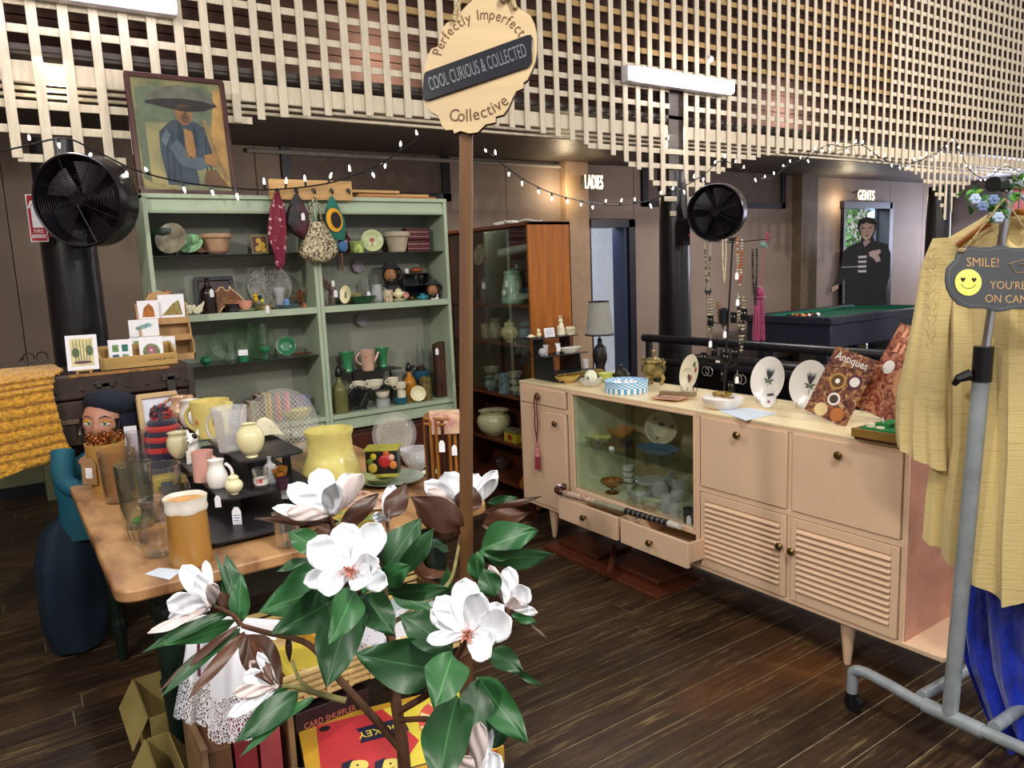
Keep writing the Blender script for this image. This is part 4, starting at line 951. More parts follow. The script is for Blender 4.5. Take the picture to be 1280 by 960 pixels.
# hockey stick across the open drawers
hs = [Vector((2.415,3.12,.395)),Vector((2.418,3.15,.388)),Vector((2.44,3.175,.392)),Vector((2.475,3.17,.398)),Vector((2.495,3.14,.397))]
T = thing('hockey_stick','old hockey stick with ribbed black grip laid across the open sideboard drawers','hockey stick',(2.45,2.8,.39))
hd = mat('dark_varnished_head','#4a1f18',.25,coat=.5);sh_ = mat('grey_stick_shaft','#8e8a72',.4)
A_,B_ = Vector((2.445,3.10,.388)),Vector((2.50,2.345,.392))
part('head',G().tube(spline([B_.lerp(A_,.94),A_+Vector((-.012,.05,.002)),A_+Vector((0.0,.09,.004)),A_+Vector((.035,.105,.006)),A_+Vector((.06,.085,.006))],5),[.012]*4+[.019]*13+[.021]*3+[.016],12),hd,T,world=True)
part('shaft',G().tube([A_+Vector((-.004,.02,0)),B_.lerp(A_,.45)],[.019,.013],12),sh_,T,world=True)
part('label_strip',G().tube([A_+Vector((-.006,.0,.004)),B_.lerp(A_,.72)+Vector((-.004,0,.004))],[.0175,.0145],12),mat('cream_label','#d8ccb0',.5,nscale=50,var=.25,col2='#9c5a4c'),T,world=True)
for k in range(9):
    q = B_.lerp(A_,.44-.04*k);q2 = B_.lerp(A_,.415-.04*k);part('grip_ring',G().tube([q,q2],.0165,12),blk2,T,world=True)
    part('grip_groove',G().tube([q2,B_.lerp(A_,.40-.04*k)],.014,12),mat('grey_grip','#6c6a62',.6),T,world=True)
part('butt',G().tube([B_.lerp(A_,.085),B_],[.016,.014],12),mat('cracked_white_tape','#d2d0c4',.7),T,world=True)
part('price_sticker',G().cbox(A_+Vector((.015,.088,.0265)),(.02,.04,.001),-.5),paper,T,world=True)

# inside the glass case
def SG(px,xx,z): p = PX(xx,px,560);p.z = z;return p
UP_,LO_ = .629,.366
T = ware('leaf_dish','lime and yellow moulded leaf dish on the glass shelf in the case','dish',SG(746,2.70,UP_),'dish',.032,.085,mat('lime_leaf_glaze','#c9cf7c',.3,nscale=25,var=.3),None,30,wob=lambda a,z: 1+.08*sin(7*a),sc=(.7,1.2))
ware('scalloped_bowl','peach and amber scalloped bowl at the back of the glass shelf','bowl',SG(776,2.86,UP_),'bowl',.055,.085,mat('peach_amber_glaze','#d99b56',.3),None,30,wob=lambda a,z: 1+.04*sin(10*a)*(z/.05),sc=(.8,1.2))
ware('glass_sauce_boat','clear moulded sauce boat on the glass shelf beside the lime dish','dish',SG(748,2.63,UP_),'dish',.03,.035,clear,None,20,sc=(.7,1.2))
T = ware('violet_glass_dish','square violet-clear glass dish tilted on the glass shelf','dish',SG(783,2.70,UP_),'dish',.05,.05,glass('violet_glass','#c9b8dc',.03,.3),None,4)
standing_plate('floral_plate','cream plate with small rose sprays leaning at the back of the glass case','plate',SG(826,2.88,UP_),.088,mat('ivory_plate','#d8cfa8',.3),15,Vector((-1,-.6,0)),None,lambda T,R: [blob(T,ell(R*.7*cos(a),R*.7*sin(a),R*.14,R*.08,rot=a),rose,.012) for a in (0.2,2.2,4.4)]+[blob(T,ell(0,.02,R*.18,R*.12),leafp,.0075)],stand=False)
T = thing('blue_glass_platter','blue glass platter lying at the near end of the glass shelf','platter',SG(822,2.74,UP_));part('dish',G().lathe(vessel([(.06,0),(.09,.01),(.11,.03)],.005),36,wob=lambda a,z: 1+.02*sin(16*a),sx=.8,sy=1.15),mat('slate_blue_glass','#4f6b82',.12,coat=.4),T)
flat_card('price_card','tiny price card on the front of the glass shelf','card',SG(764,2.62,UP_),.028,.018,15,FACE)
# lower deck
ware('amber_dish','amber pressed-glass footed bowl on the case floor','bowl',SG(764,2.68,LO_),'goblet',.075,.062,mat('amber_pressed','#a0651c',.12,nscale=60,var=.5,bump=.6,coat=.5),None,24,wob=lambda a,z: 1+.05*sin(10*a))
for k in range(4): ware('white_teacup',['lowest','second','third','topmost'][k]+' white cup of the column on the case floor','cup',SG(785,2.80,LO_+.032*k),'cup',.034,.034,white,'stacked white cups in the glass case',20)
T = thing('glass_compote','clear glass cake stand on a stem in the middle of the case floor','cake stand',SG(812,2.80,LO_));part('stem',G().lathe([(0,0),(.045,0),(.01,.01),(.008,.06),(.02,.075)],20),crystal,T);part('plate',G().lathe([(0,.075),(.08,.078),(.082,.09),(.076,.084),(0,.082)],36),crystal,T)
rr = random.Random(21);kk = 0
GL = [(795,2.66,'bowl',.05,.05,'shallow crystal bowl at the front of the case floor, left of the pink dish'),(812,2.62,'dish',.035,.05,'pink-tinted pressed glass dish at the front of the case floor'),(832,2.66,'tumbler',.09,.03,'tall cut tumbler right of the pink-tinted glass dish'),(846,2.70,'goblet',.11,.03,'crystal goblet beside the dark beaker in the case'),(842,2.62,'tumbler',.07,.028,'short cut tumbler in front of the crystal goblet'),(824,2.80,'ball',.1,.045,'round clear decanter behind the tumblers in the case'),(850,2.86,'pitcher',.12,.045,'clear glass jug with looped handle at the back of the case'),(838,2.9,'vase',.13,.035,'slim crystal vase at the back corner of the case')]
for px,xx,kd,h,r,lb in GL: ware('crystal_'+{'bowl': 'bowl','dish': 'dish','tumbler': 'tumbler','goblet': 'goblet','ball': 'decanter','pitcher': 'jug','vase': 'vase'}[kd],lb,'glassware',SG(px,xx,LO_),kd,h,r,crystal if kk != 1 else glass('pink_glass','#e8b8b0',.04,.4),None,20,wob=(lambda a,z: 1+.03*sin(12*a)),hnd=(.03,.1,.03,.005,-2.2) if kd == 'pitcher' else None);kk += 1
ware('dark_beaker','dark grey beaker with a price label at the near end of the case floor','beaker',SG(862,2.62,LO_),'tumbler',.075,.034,mat('charcoal_ceramic','#3a3a40',.4),None,20,tagcard=(-.03,-.02,.03))

# ================================================================ IN THE BROWN CABINET
def CB(px,k,xx=2.84): p = PX(xx,px,400);p.z = CS[k]+.001;return p
stone = mat('speckled_stoneware','#9a9274',.5,nscale=40,var=.3);tealg = mat('pale_teal_glaze','#8fae94',.35,coat=.3,nscale=20,var=.08);bluj = mat('blue_grey_glaze','#5f7d8c',.35)
ware('green_ewer','tall pale green lidded jug with a raised white flower on the cabinet shelf','jug',CB(643,0),'coffee',.20,.082,tealg,None,28,lid=.03,hnd=(.04,.16,.055,.009,-1.9),tagcard=(-.07,-.03,.13))
p = CB(645,0);one('flower_boss',G().sphere(tuple(p+Vector((-.085,-.0,.07))),.022,12,(.35,1,1)),white,'round white china flower leaning on the green ewer','ornament',base=p+Vector((-.085,0,.048)))
ware('decanter','tall clear glass decanter with a white ticket left of the green ewer','decanter',CB(613,0,2.80),'bottle',.25,.06,clear,None,24,tagcard=(-.06,-.03,.12))
ware('spirit_kettle','small dark metal kettle behind the post on the cabinet shelf','kettle',CB(592,0),'ball',.14,.06,mat('dark_pewter','#3c4044',.3,metal=.6),None,20,spout=(.06,.06,.05,.008))
ware('shell_cup','tiny dark cup at the foot of the green ewer','cup',CB(627,0,2.76),'tumbler',.04,.014,blk,None,12)
p = CB(606,0);p.z = 1.70
T = thing('hanging_plate','grey round plate leaning high at the left inside the cabinet','plate',p,M=frame(p+Vector((.06,.1,0)),(0,-1,0),(.2,0,1)));part('dish',G().lathe(plate_prof(.075),30),stone,T)
b_ = None
T = thing('upper_glass_shelf','small upper glass shelf near the top of the brown cabinet','shelf',(2.86,4.2,1.64));part('pane',G().box(2.72,3.0,3.75,4.70,1.64,1.646),rimglass,T,world=True)
T = thing('rolled_print','rolled pale print lying on the upper cabinet shelf','print',Vector((2.80,3.98,1.70)));part('roll',G().tube([(0,-.22,0.03),(0,.2,.0)],.026,14),mat('aged_paper','#8f9080',.6),T)
ware('green_beaker','small olive beaker under the rolled print','beaker',Vector((2.88,3.97,1.648)),'tumbler',.05,.03,mat('olive_ceramic','#5d6044',.5),None,16)
ware('stoneware_jug','patterned stoneware jug left of the striped teapot','jug',CB(619,1),'jug',.14,.052,stone,None,22,hnd=(.03,.11,.035,.006,1.7))
ware('striped_teapot','cream ribbed teapot with a domed lid on the second cabinet shelf','teapot',CB(636,1,2.78),'ball',.11,.058,mat('ribbed_cream_glaze','#c6bd86',.3,coat=.4),None,28,wob=lambda a,z: 1+.03*sin(10*a),lid=.035,hnd=(.025,.085,.03,.006,-1.6),spout=(.035,.035,.05,.008,1.55))
ware('ginger_jar','blue-grey lidded ginger jar beside the cabinet side panel','jar',CB(657,1),'urn',.11,.05,bluj,None,22,lid=.03)
ware('ceramic_mug','dark patterned mug behind the post on the second cabinet shelf','mug',CB(607,1),'mug',.10,.035,stone,None,20)
for k,(px,dz,r) in enumerate(((641,0,.055),(641,.045,.05),(641,.09,.055),(618,0,.05),(618,.05,.06),(612,.1,.06))):
    p = CB(px,2,2.82);p.z += dz;ware('stacked_cup',['lowest patterned cup of the right-hand pile on the third cabinet shelf','middle patterned cup of the right-hand pile on the third cabinet shelf','topmost wide cup of the right-hand pile on the third cabinet shelf','lowest cream cup of the left-hand pile on the third cabinet shelf','middle cream pot of the left-hand pile on the third cabinet shelf','topmost cream pot of the left-hand pile on the third cabinet shelf'][k],'cup',p,'cup',.048,r,mat('dusty_cream_china','#a59c82',.35,nscale=50,var=.25),'cup piles in the cabinet',20,hnd=(.012,.038,.02,.004,-1.7))
ware('crackle_jar','blue-topped crackle glass jar in front of the cup piles','jar',CB(627,2,2.76),'mug',.13,.038,mat('crackle_blue_glass','#7f97a0',.2,nscale=70,var=.4,bump=.4),None,20)
ware('blue_ginger_pot','round turquoise-grey pot at the left of the crackle jar','pot',CB(610,2,2.76),'urn',.09,.042,mat('pale_turquoise','#7f9c9c',.3),None,20,lid=.02)
ware('saucer_pile','dark blue rimmed saucers at the right of the crackle jar','saucer',CB(648,2,2.76),'dish',.022,.055,mat('dark_blue_rim','#3e4c5c',.3),None,24)
ware('cream_planter','large cream planter with a brown rim on the low cabinet shelf','planter',CB(612,3,2.80),'cauldron',.17,.12,mat('celadon_cream','#b9b78c',.35,coat=.4),None,34)
T = thing('yellow_tin','yellow and green lidded tin with a round red emblem on the low cabinet shelf','tin',CB(636,3,2.76),0);part('body',G().box(-.03,.04,-.07,.07,0,.065),mat('mustard_tin','#b3a02c',.35,nscale=20,var=.1),T,bevel=.003);part('lid',G().box(-.034,.044,-.074,.074,.065,.085),mat('grey_green_tin','#6e6c50',.4),T,bevel=.003);part('emblem',G().lathe([(0,0),(.022,0),(.022,.001),(0,.001)],20,Matrix.Translation((-.031,0,.034)) @ Matrix.Rotation(-pi/2,4,'Y')),mat('emblem_red','#8a2c22',.5),T)
turn = mat('turned_orange_wood','#a0602a',.35,var=.15)
for k,(a,bb,lb) in enumerate((((2.70,3.86,.235),(2.86,3.98,.30),'upper ribbed wooden roller lying on the bottom cabinet shelf'),((2.72,3.80,.22),(2.80,4.0,.215),'lower wooden roller with a wheel end on the bottom cabinet shelf'))):
    a,bb = Vector(a),Vector(bb);n = 12;T = thing('wooden_roller',lb,'roller',a,0)
    part('body',G().tube([a.lerp(bb,k2/n) for k2 in range(n+1)],[.03 if k2 % 2 else .024 for k2 in range(n+1)],16),turn,T,world=True)
    d_ = (a-bb).normalized();part('wheel',G().tube([a,a+d_*.02],.042 if k else .034,20),turn,T,world=True)
ware('crystal_cluster','cluster of dark glass stoppers at the back of the bottom cabinet shelf','glassware',CB(620,4,2.86),'ball',.1,.05,glass('smoky_glass','#8a7f80',.05,.4),None,10)
# white cord on the cabinet top
g = G();P = [Vector((2.80+.05*sin(k*1.3)*(k < 12),4.18-.012*k+.05*cos(k*1.9)*(k < 12),1.884+.012*abs(sin(k*.9)))) for k in range(14)]+[Vector((2.82,4.0-.05*k,1.885+.01*sin(k))) for k in range(6)]
one('extension_cord',G().tube(spline(P,4),.005,6),white,'coiled white electrical cord lying on top of the brown cabinet','cord',base=(2.82,4.1,1.875))

# ================================================================ IN THE GREEN BOOKCASES
ZG,ZM,ZL,ZB0,ZR = 1.7395,1.423,1.141,.769,1.7295
def B(px,z,yy=4.42,py=400): p = PY(yy,px,py);return Vector((p.x,yy,z))
ware('dark_planter','dark green glazed planter with terracotta rim, far left of the top glass shelf','planter',Vector((.822,4.46,ZG)),'pot',.145,.08,mat('dark_green_glaze','#28382c',.3),None,28)
fb = Vector((-.3,-1,0))
def bplate(nm,lb,cat,px,z,R,m,yy,lean,face,decor=None,stand=False,ry=1,sx=1,zoff=0):
    return standing_plate(nm,lb,cat,B(px,z+zoff,yy),R,m,lean,face,None,decor,None,ry,stand,None,sx)
bplate('marbled_plate','large grey-brown marbled plate leaning against the dark planter','plate',223,ZG,.085,mat('marbled_grey_glaze','#8d8570',.35,nscale=14,var=.3),4.345,20,Vector((-.55,-.9,0)),sx=.95)
bplate('cabbage_dish','green leaf-moulded dish leaning in front of the marbled plate','dish',246,ZG,.056,mat('cabbage_green_glaze','#8fbd8e',.35,nscale=28,var=.45),4.355,28,Vector((-.6,-.8,0)),sx=1.25)
bplate('pink_slip_dish','dusky pink oval dish behind the leaf-moulded dish','dish',262,ZG,.055,mat('dusky_pink','#a07a66',.4),4.42,30,Vector((-.6,-.8,0)),sx=1.2)
ware('terracotta_pot','wide terracotta pot with a stepped rim on its saucer','flowerpot',B(279,ZG+.012),'pot',.10,.088,terra,None,30)
ware('terracotta_saucer','pale pink saucer under the wide terracotta pot','saucer',B(279,ZG),'dish',.018,.068,mat('pale_pink_clay','#d0a890',.5),None,28)
def lemons(T,w_,h):
    blob(T,[(-w_*.42,.01),(w_*.42,.01),(w_*.42,h-.012),(-w_*.42,h-.012)],mat('umber_ground','#5a2e18',.5));
    for c,r in (((-.01,.03),.016),((.012,.05),.018),((-.005,.075),.015),((.02,.022),.014)): blob(T,ell(c[0],c[1],r,r),mat('lemon_print','#e0b02c',.5),.0012)
flat_card('fruit_picture','small framed picture of yellow fruit on the top glass shelf behind the scarf','picture',B(333,ZG,4.44),.09,.11,8,fb,mat('tan_frame','#8a7850',.5),lemons,None,.01)
# middle shelf, left case
for k,(dz,r) in enumerate(((.0,.05),(.075,.055))): pass
T = thing('tiered_shell_stand','black two-tier metal stand of sea shells at the left end of the middle shelf','stand',B(204,ZM))
part('tier',G().box(-.065,.07,-.05,.05,.105,.11).box(-.055,.09,-.05,.05,.035,.04),blk,T);part('leg',G().box(-.06,-.055,-.045,-.04,0,.11).box(.06,.065,-.045,-.04,0,.11).box(-.06,-.055,.04,.045,0,.11).box(.06,.065,.04,.045,0,.11),blk,T)
shl = mat('brown_pink_shell','#a97e62',.35,nscale=25,var=.3)
for k,(dx,dz,lb) in enumerate(((-.04,.111,'spiral brown shell at the left on the black tier'),(0,.111,'spiral pale shell in the middle on the black tier'),(.04,.111,'spiral orange shell at the right on the black tier'),(.06,.041,'grey shell on the lower tier of the black stand'),(-.01,.041,'cream shell on the lower tier of the black stand'))):
    q = B(204,ZM)+Vector((dx,-.02,dz));g = G()
    for j in range(6): g.sphere((0.006*j-.015,0,.014-.001*j),.014-.002*j,8)
    one('sea_shell',G().add([v+q for v in g.v],g.f),[shl,ivory,mat('orange_shell','#b8774c',.35),mat('grey_shell','#9a9288',.4),ivory][k],lb,'shell','shells on the black tier',base=q)
T = thing('coral_cluster','cluster of creamy white coral behind the greeting card tray','coral',B(241,ZM,4.36));g = G();r3 = random.Random(4)
for k in range(20): a = r3.uniform(0,6.3);g.tube([(.03*cos(a),.02*sin(a),.01),(.055*cos(a),.03*sin(a),.02+r3.uniform(0,.03)),(.065*cos(a+.3),.035*sin(a),.04+r3.uniform(0,.03))],[.012,.009,.004],6)
part('body',g,ivory,T)
def traymark(T,w_,h):
    part('rim',G().box(-w_/2,w_/2,0,.02,0,.014).box(-w_/2,w_/2,h-.02,h,0,.014).box(-w_/2,-w_/2+.02,.02,h-.02,0,.014).box(w_/2-.02,w_/2,.02,h-.02,0,.014),mat('black_lacquer','#17131a',.25,coat=.5),T,bevel=.003)
    blob(T,ell(.01,h*.45,.06,.045,14),mat('plum_lacquer','#4a2a34',.3),.0008)
flat_card('lacquer_tray','square black and plum lacquer tray standing at the back of the middle shelf','tray',B(271,ZM,4.49),.205,.20,10,fb,mat('dark_plum','#38202a',.3),traymark,None,.006)
ware('wicker_bottle','dark long-necked bottle with a white ticket in front of the lacquer tray','bottle',B(263,ZM,4.37),'bottle',.19,.042,mat('very_dark_brown_glass','#20120e',.2),None,20,tagcard=(.01,-.05,.11))
ausm = mat('polished_burl','#7a481c',.25,nscale=9,var=.3,coat=.5)
p = B(287,ZM+.055,4.40);AUS = [(-.5,-.12),(-.46,.1),(-.36,.2),(-.28,.22),(-.2,.33),(-.1,.32),(-.06,.24),(.04,.2),(.08,.24),(.1,.36),(.14,.3),(.2,.2),(.34,.08),(.46,-.08),(.5,-.26),(.42,-.42),(.3,-.4),(.18,-.3),(.05,-.26),(-.08,-.22),(-.22,-.3),(-.34,-.44),(-.44,-.42)]
T = thing('map_clock','polished wooden wall clock in the outline of a continent leaning on the shelf','clock',M=frame(p+Vector((0,0,.02)),(1,0,0),(0,.35,1)))
part('body',G().prism([(x*.175,y*.19) for x,y in AUS],0,.012),ausm,T);part('bark_edge',G().tube([(x*.175,y*.19,.013) for x,y in AUS],.0035,6,closed=True),mat('pale_bark','#d8b98c',.6),T)
part('hands',G().tube([(0,0,.018),(-.035,-.012,.018)],.0015,5).tube([(0,0,.018),(.04,-.008,.018)],.0015,5).sphere((0,0,.014),.008,8),mat('gilt'),T)
ware('pipe_bowl','black round lidded box lying under the map clock','box',B(292,ZM,4.36),'mug',.045,.04,blk2,None,18)
ware('pink_teacup','salmon pink teacup on a saucer at the middle of the shelf','cup',B(308,ZM+.008,4.345),'cup',.05,.04,mat('salmon_glaze','#dc9a80',.3,coat=.4),None,24,hnd=(.012,.042,.022,.0045,pi))
ware('mint_saucer','pale mint saucer under the salmon pink teacup','saucer',B(308,ZM,4.345),'dish',.012,.062,mat('mint_glaze','#c4cdb0',.3),None,26)
def engr(T,R):
    g = G()
    for k in range(6): a = k*pi/3;g.torus(R*.24,.0016,20,5,Matrix.Translation((R*.6*cos(a),R*.6*sin(a),.011)))
    g.torus(R*.32,.002,24,5,Matrix.Translation((0,0,.009)));part('engraving',g,mat('frosted_line','#b9b5a8',.5),T)
bplate('glass_platter','large round engraved glass platter standing behind the yellow ornament','platter',341,ZM,.125,mat('smoky_pressed_glass','#77766c',.2,nscale=60,var=.35,bump=.5),4.50,10,fb,engr)
T = thing('bird_ornament','small yellow and black ornament of little birds on a twig','ornament',B(325,ZM+.0,4.37));yl = mat('ornament_yellow','#d9a818',.4)
part('base',G().lathe([(0,0),(.03,0),(.03,.03),(0,.035)],14),mat('mossy_green','#4e5a38',.7),T);part('bird',G().sphere((-.012,0,.062),.016,10,(.8,.8,1.2)).sphere((-.014,-.002,.084),.012,10).sphere((-.026,-.004,.083),.005,6),yl,T)
part('bird',G().sphere((.022,-.004,.05),.012,8,(1,1,1.2)),mat('ornament_lemon','#c8c23c',.4),T);part('bird',G().sphere((.014,.012,.07),.013,8),blk,T)
ware('wicker_cup','small woven cup with a round white ticket near the shelf edge','cup',B(333,ZM,4.335),'mug',.03,.034,mat('wicker_tan','#9c8650',.7,nscale=90,var=.4,bump=.6),None,20,tagcard=(0,-.04,.004))
ware('blue_glass_dish','shallow blue glass dish with a blue stopper at the right of the shelf','dish',B(361,ZM,4.37),'dish',.022,.07,mat('steel_blue_glass','#56718a',.12,coat=.4),None,26);
one('blue_stopper',G().sphere(tuple(B(360,ZM+.04,4.37)),.018,10,(1,1,.9)).lathe([(0,0),(.022,0),(.012,.02),(0,.02)],14,Matrix.Translation(B(360,ZM+.016,4.37))),mat('cornflower_glass','#6f95c4',.15),'round blue glass stopper sitting in the shallow blue dish','stopper',base=B(360,ZM+.016,4.37))
ware('crystal_vase','tall clear patterned vase leaning by the glass platter','vase',B(352,ZM,4.44),'trumpet',.12,.04,crystal,None,18)
T = thing('dried_flower_bunch','small bunch of dried orange and brown flowers beside the bookcase partition','flowers',B(377,ZM,4.46));g = G()
for k in range(30): a = r3.uniform(0,6.3);q = r3.uniform(0,.04);g.tube([(0,0,0),(q*cos(a),q*sin(a),r3.uniform(.05,.10))],.0012,4).sphere((q*cos(a),q*sin(a),r3.uniform(.05,.1)),.006,6)
part('bunch',g,mat('rust_petals','#8a5030',.8,nscale=60,var=.5),T)
one('orange_bell',G().lathe([(0,.03),(.005,.028),(.01,.01),(.014,0),(0,0)],12,Matrix.Translation(B(382,ZM,4.34))),mat('burnt_orange','#a85a28',.4),'tiny orange bell at the right end of the middle shelf','bell',base=B(382,ZM,4.34))
# green glass shelf
bplate('green_glass_plate','large oval green glass plate on a black stand on the lower glass shelf','plate',285,ZL,.105,gglass,4.40,12,fb,None,True,.95,1.05)
ware('green_glass_jug','tall pale green glass jug with a handle behind the green plate','jug',B(320,ZL,4.47),'mug',.20,.065,gglass,None,24,hnd=(.05,.17,.04,.008,0))
ware('green_sundae_glass','small green footed glass in front of the tall green jug','glass',B(328,ZL,4.37),'goblet',.07,.03,gdark,None,20)
ware('green_cup','small clear green cup with a price card on the lower glass shelf','cup',B(300,ZL,4.36),'tumbler',.035,.03,gdark,None,18)
flat_card('price_card','square price card in front of the green glass plate','card',B(300,ZL+.036,4.345),.05,.032,8,fb)
bplate('emerald_bowl','round emerald green bowl standing on edge on the lower glass shelf','bowl',355,ZL,.055,mat('emerald_glaze','#2f7a50',.2,coat=.6),4.42,14,fb)
ware('green_bud_vase','small green moulded vase at the left of the green plate','vase',B(252,ZL,4.36),'ball',.05,.03,gdark,None,18)
one('pruning_twig',G().tube([B(366,ZL+.01,4.38),B(385,ZL+.012,4.40)],.006,6),woodr,'brown twig lying at the right of the lower glass shelf','twig',base=B(366,ZL,4.38))
# books on the bottom shelf
bks = [(240,'#5a5648',.15,12),(246,'#7a7460',.17,14),(253,'#4e463a',.16,16),(259,'#8d8772',.15,18),(266,'#6a3a2c',.2,20),(273,'#8f8a68',.18,20),(281,'#5b5f5c',.19,20),(288,'#2f3e5c',.17,18),(295,'#6f7474',.16,18),(303,'#8c6e38',.12,10),(308,'#a59c6c',.13,6),(313,'#8d8350',.13,6),(319,'#5a2a20',.16,4),(323,'#b0a04c',.17,0),(328,'#e0a83c',.17,0),(332,'#3f7a58',.175,0),(336,'#b0508c',.17,0),(340,'#e88a2c',.17,0),(344,'#4e6fa0',.172,0),(348,'#d85a70',.17,0),(352,'#dc9aa0',.165,0)]
bn = ['grey cloth','stone','dark olive','sand','tall russet','khaki','slate','navy','grey','small gold-brown','straw','moss','dark red','mustard','amber','green','magenta','orange','blue','coral red','pale pink']
for k,((px,c,h,ln),nm) in enumerate(zip(bks,bn)):
    q = B(px,ZB0,4.38);T = thing('book',nm+' spined book on the bottom shelf, '+('in the leaning group at the left' if ln > 5 else 'in the upright row beside the yellow dish'),'book',M=Matrix.Translation(q) @ Matrix.Rotation(radians(-ln),4,'Y'),group='books on the bottom bookcase shelf')
    th = .009 if k > 12 else .014
    part('cover',G().box(-th,th,0,.11,0,h),mat('book_'+nm.replace(' ','_'),c,.6,nscale=40,var=.1),T,bevel=.0015);part('pages',G().box(-th*.75,th*.75,.004,.108,h-.001,h+.0006),ivory,T)
ware('yellow_scoop_dish','lemon yellow open-ended dish at the right of the books','dish',B(362,ZB0,4.35),'bowl',.06,.095,mat('lemon_glaze','#c9c23c',.3,coat=.4),None,24,wob=lambda a,z: 1+.05*sin(3*a),sc=(1,.6))
flat_card('glitter_picture','small picture of purple and white flowers standing behind the yellow dish','picture',B(368,ZB0,4.44),.11,.13,10,fb,mag_mat('flower_photo',['#2c3a44','#56627a','#8a6a9a','#e0dce4'],20),None,None,.012)

# right case
ware('ruby_vase','dark ruby glass vase behind the sunflower bag on the top shelf','vase',B(438,ZR),'vase',.13,.04,mat('ruby_glass','#4a1214',.1,coat=.6),None,20)
ware('lime_fluted_vase','lime and white fluted celery vase on the top shelf','vase',B(452,ZR,4.38),'tumbler',.07,.045,mat('lime_flute','#b4cc74',.3,nscale=40,var=.4),None,24,wob=lambda a,z: 1+.04*sin(10*a))
def rosed(T,R): blob(T,ell(0,.1*R,R*.22,R*.18),rose,.012);blob(T,ell(0,-.3*R,R*.05,R*.3),rose,.012)
bplate('tilted_bowl','pale green and cream bowl propped on its side with a red sprig','bowl',472,ZR,.068,mat('celery_glaze','#c0c890',.3),4.40,12,fb,rosed)
ware('putty_planter','putty-coloured round planter with a banded rim on the top shelf','planter',B(502,ZR),'pot',.125,.085,mat('putty_clay','#b3a48c',.55),None,30)
redb = mat('crimson_binding','#5c1420',.4,nscale=30,var=.2)
for row in range(2):
    for k in range(9):
        q = B(517,ZR+.075*row,4.40)+Vector((.0175*k,0,0));od = ['leftmost','second from left','third from left','fourth from left','middle','fourth from right','third from right','second from right','rightmost'][k]
        T = thing('miniature_book','small crimson volume, '+od+' in the '+('upper' if row else 'lower')+' row of the black slipcase','book',q,0,'crimson volumes in the slipcase')
        part('cover',G().box(-.0080,.0080,0,.06,.001,.07),redb,T,bevel=.001)
        for zz in (.018,.046): part('gilt_band',G().box(-.0083,.0083,-.0006,.001,zz,zz+.004),mat('tarnished_gilt','#a08c7c',.4,metal=.6),T)
T = thing('slipcase','black slipcase around the crimson volumes','case',B(517,ZR));part('shell',G().box(-.011,.151,0,.07,.146,.150).box(.150,.158,0,.07,0,.15).box(-.011,.151,.062,.07,0,.15),blk,T)
# middle shelf, right case
T = thing('driftwood_sculpture','rough pink-brown driftwood piece leaning beside the bookcase partition','driftwood',B(410,ZM,4.42));part('body',G().tube(spline([(-.06,0,.19),(-.03,0,.17),(.0,-.01,.12),(.03,-.02,.10),(.035,-.02,.06)],4),[.012+.014*abs(sin(k*1.1)) for k in range(17)],8),mat('driftwood','#7a5c4c',.8,nscale=20,var=.4,bump=.6),T);price_tag(T,(.03,-.05,.13),.018)
ware('pink_glass_vase','tall rose-tinted glass vase at the left of the shelf','vase',B(415,ZM,4.37),'tumbler',.11,.03,glass('rose_glass','#d8a8a4'),None,18,tagcard=(.02,-.04,.07))
ware('glass_jar','clear glass jar with brown contents at the far left of the shelf','jar',B(406,ZM,4.34),'mug',.09,.03,clear,None,16,liquid=(.3,mat('brown_seeds','#5a3c1c',.8,nscale=80,var=.4)))
ware('cream_oval_bowl','cream and tan oval bowl at the back of the middle shelf','bowl',B(441,ZM,4.46),'bowl',.065,.075,mat('tan_cream','#a8976c',.4),None,26)
ware('green_casserole','long dark green glazed baking dish near the shelf edge','dish',B(456,ZM,4.36),'dish',.045,.088,mat('bottle_green_glaze','#1f4a30',.2,coat=.6),None,28,sc=(1,.6))
bplate('rose_tray','small cream tray with dark sprigs tipped against the green baking dish','tray',434,ZM,.042,creamg,4.335,15,Vector((-.8,-.8,0)),lambda T,R: [blob(T,ell(0,R*.3*k,R*.16,R*.12),greyp,.0105) for k in (-1,0,1)],False,1.3,.85)
ware('glass_vase','straight clear vase with a ticket behind the green baking dish','vase',B(459,ZM,4.46),'tumbler',.15,.035,clear,None,18,tagcard=(0,-.05,.05))
ware('crystal_jug','sparkling cut crystal jug in the middle of the shelf','jug',B(474,ZM,4.42),'jug',.11,.045,crystal,None,20,hnd=(.03,.09,.03,.005,0))
skin = mat('toby_face_glaze','#b07a50',.3);hairb = mat('toby_dark_hair','#2c2420',.4)
def toby(lb,px,z,h,yy,hat=True):
    q = B(px,z,yy);T = thing('character_jug',lb,'jug',q,0);r = h*.38
    part('body',G().sphere((0,0,h*.45),r,18,(1,1,1.2)).lathe([(r*.7,0),(r*.8,h*.1),(r*.7,h*.2)],18),hairb,T)
    part('face',G().sphere((-r*.25,-r*.42,h*.45),r*.72,16,(1,1,1.2)).sphere((-r*.5,-r*1.15,h*.45),r*.16,8,(1,1,1.6)),skin,T)
    part('beard',G().sphere((-r*.3,-r*.75,h*.2),r*.45,12,(1.1,.8,1)),hairb if hat else skin,T);part('hat',G().lathe([(r*1.1,h*.72),(r*1.15,h*.76),(r*.8,h*.85),(r*.6,h),(0,h*1.02)],20),mat('dark_grey_hat','#3a3a3c',.4),T)
    part('eye',G().sphere((-r*.6,-r*.98,h*.56),r*.09,6).sphere((-r*.1,-r*1.08,h*.56),r*.09,6),blk,T)
    handle(gg := G(),r*.9,h,h*.2,h*.75,h*.2,h*.05,1,0);part('handle',gg,hairb,T)
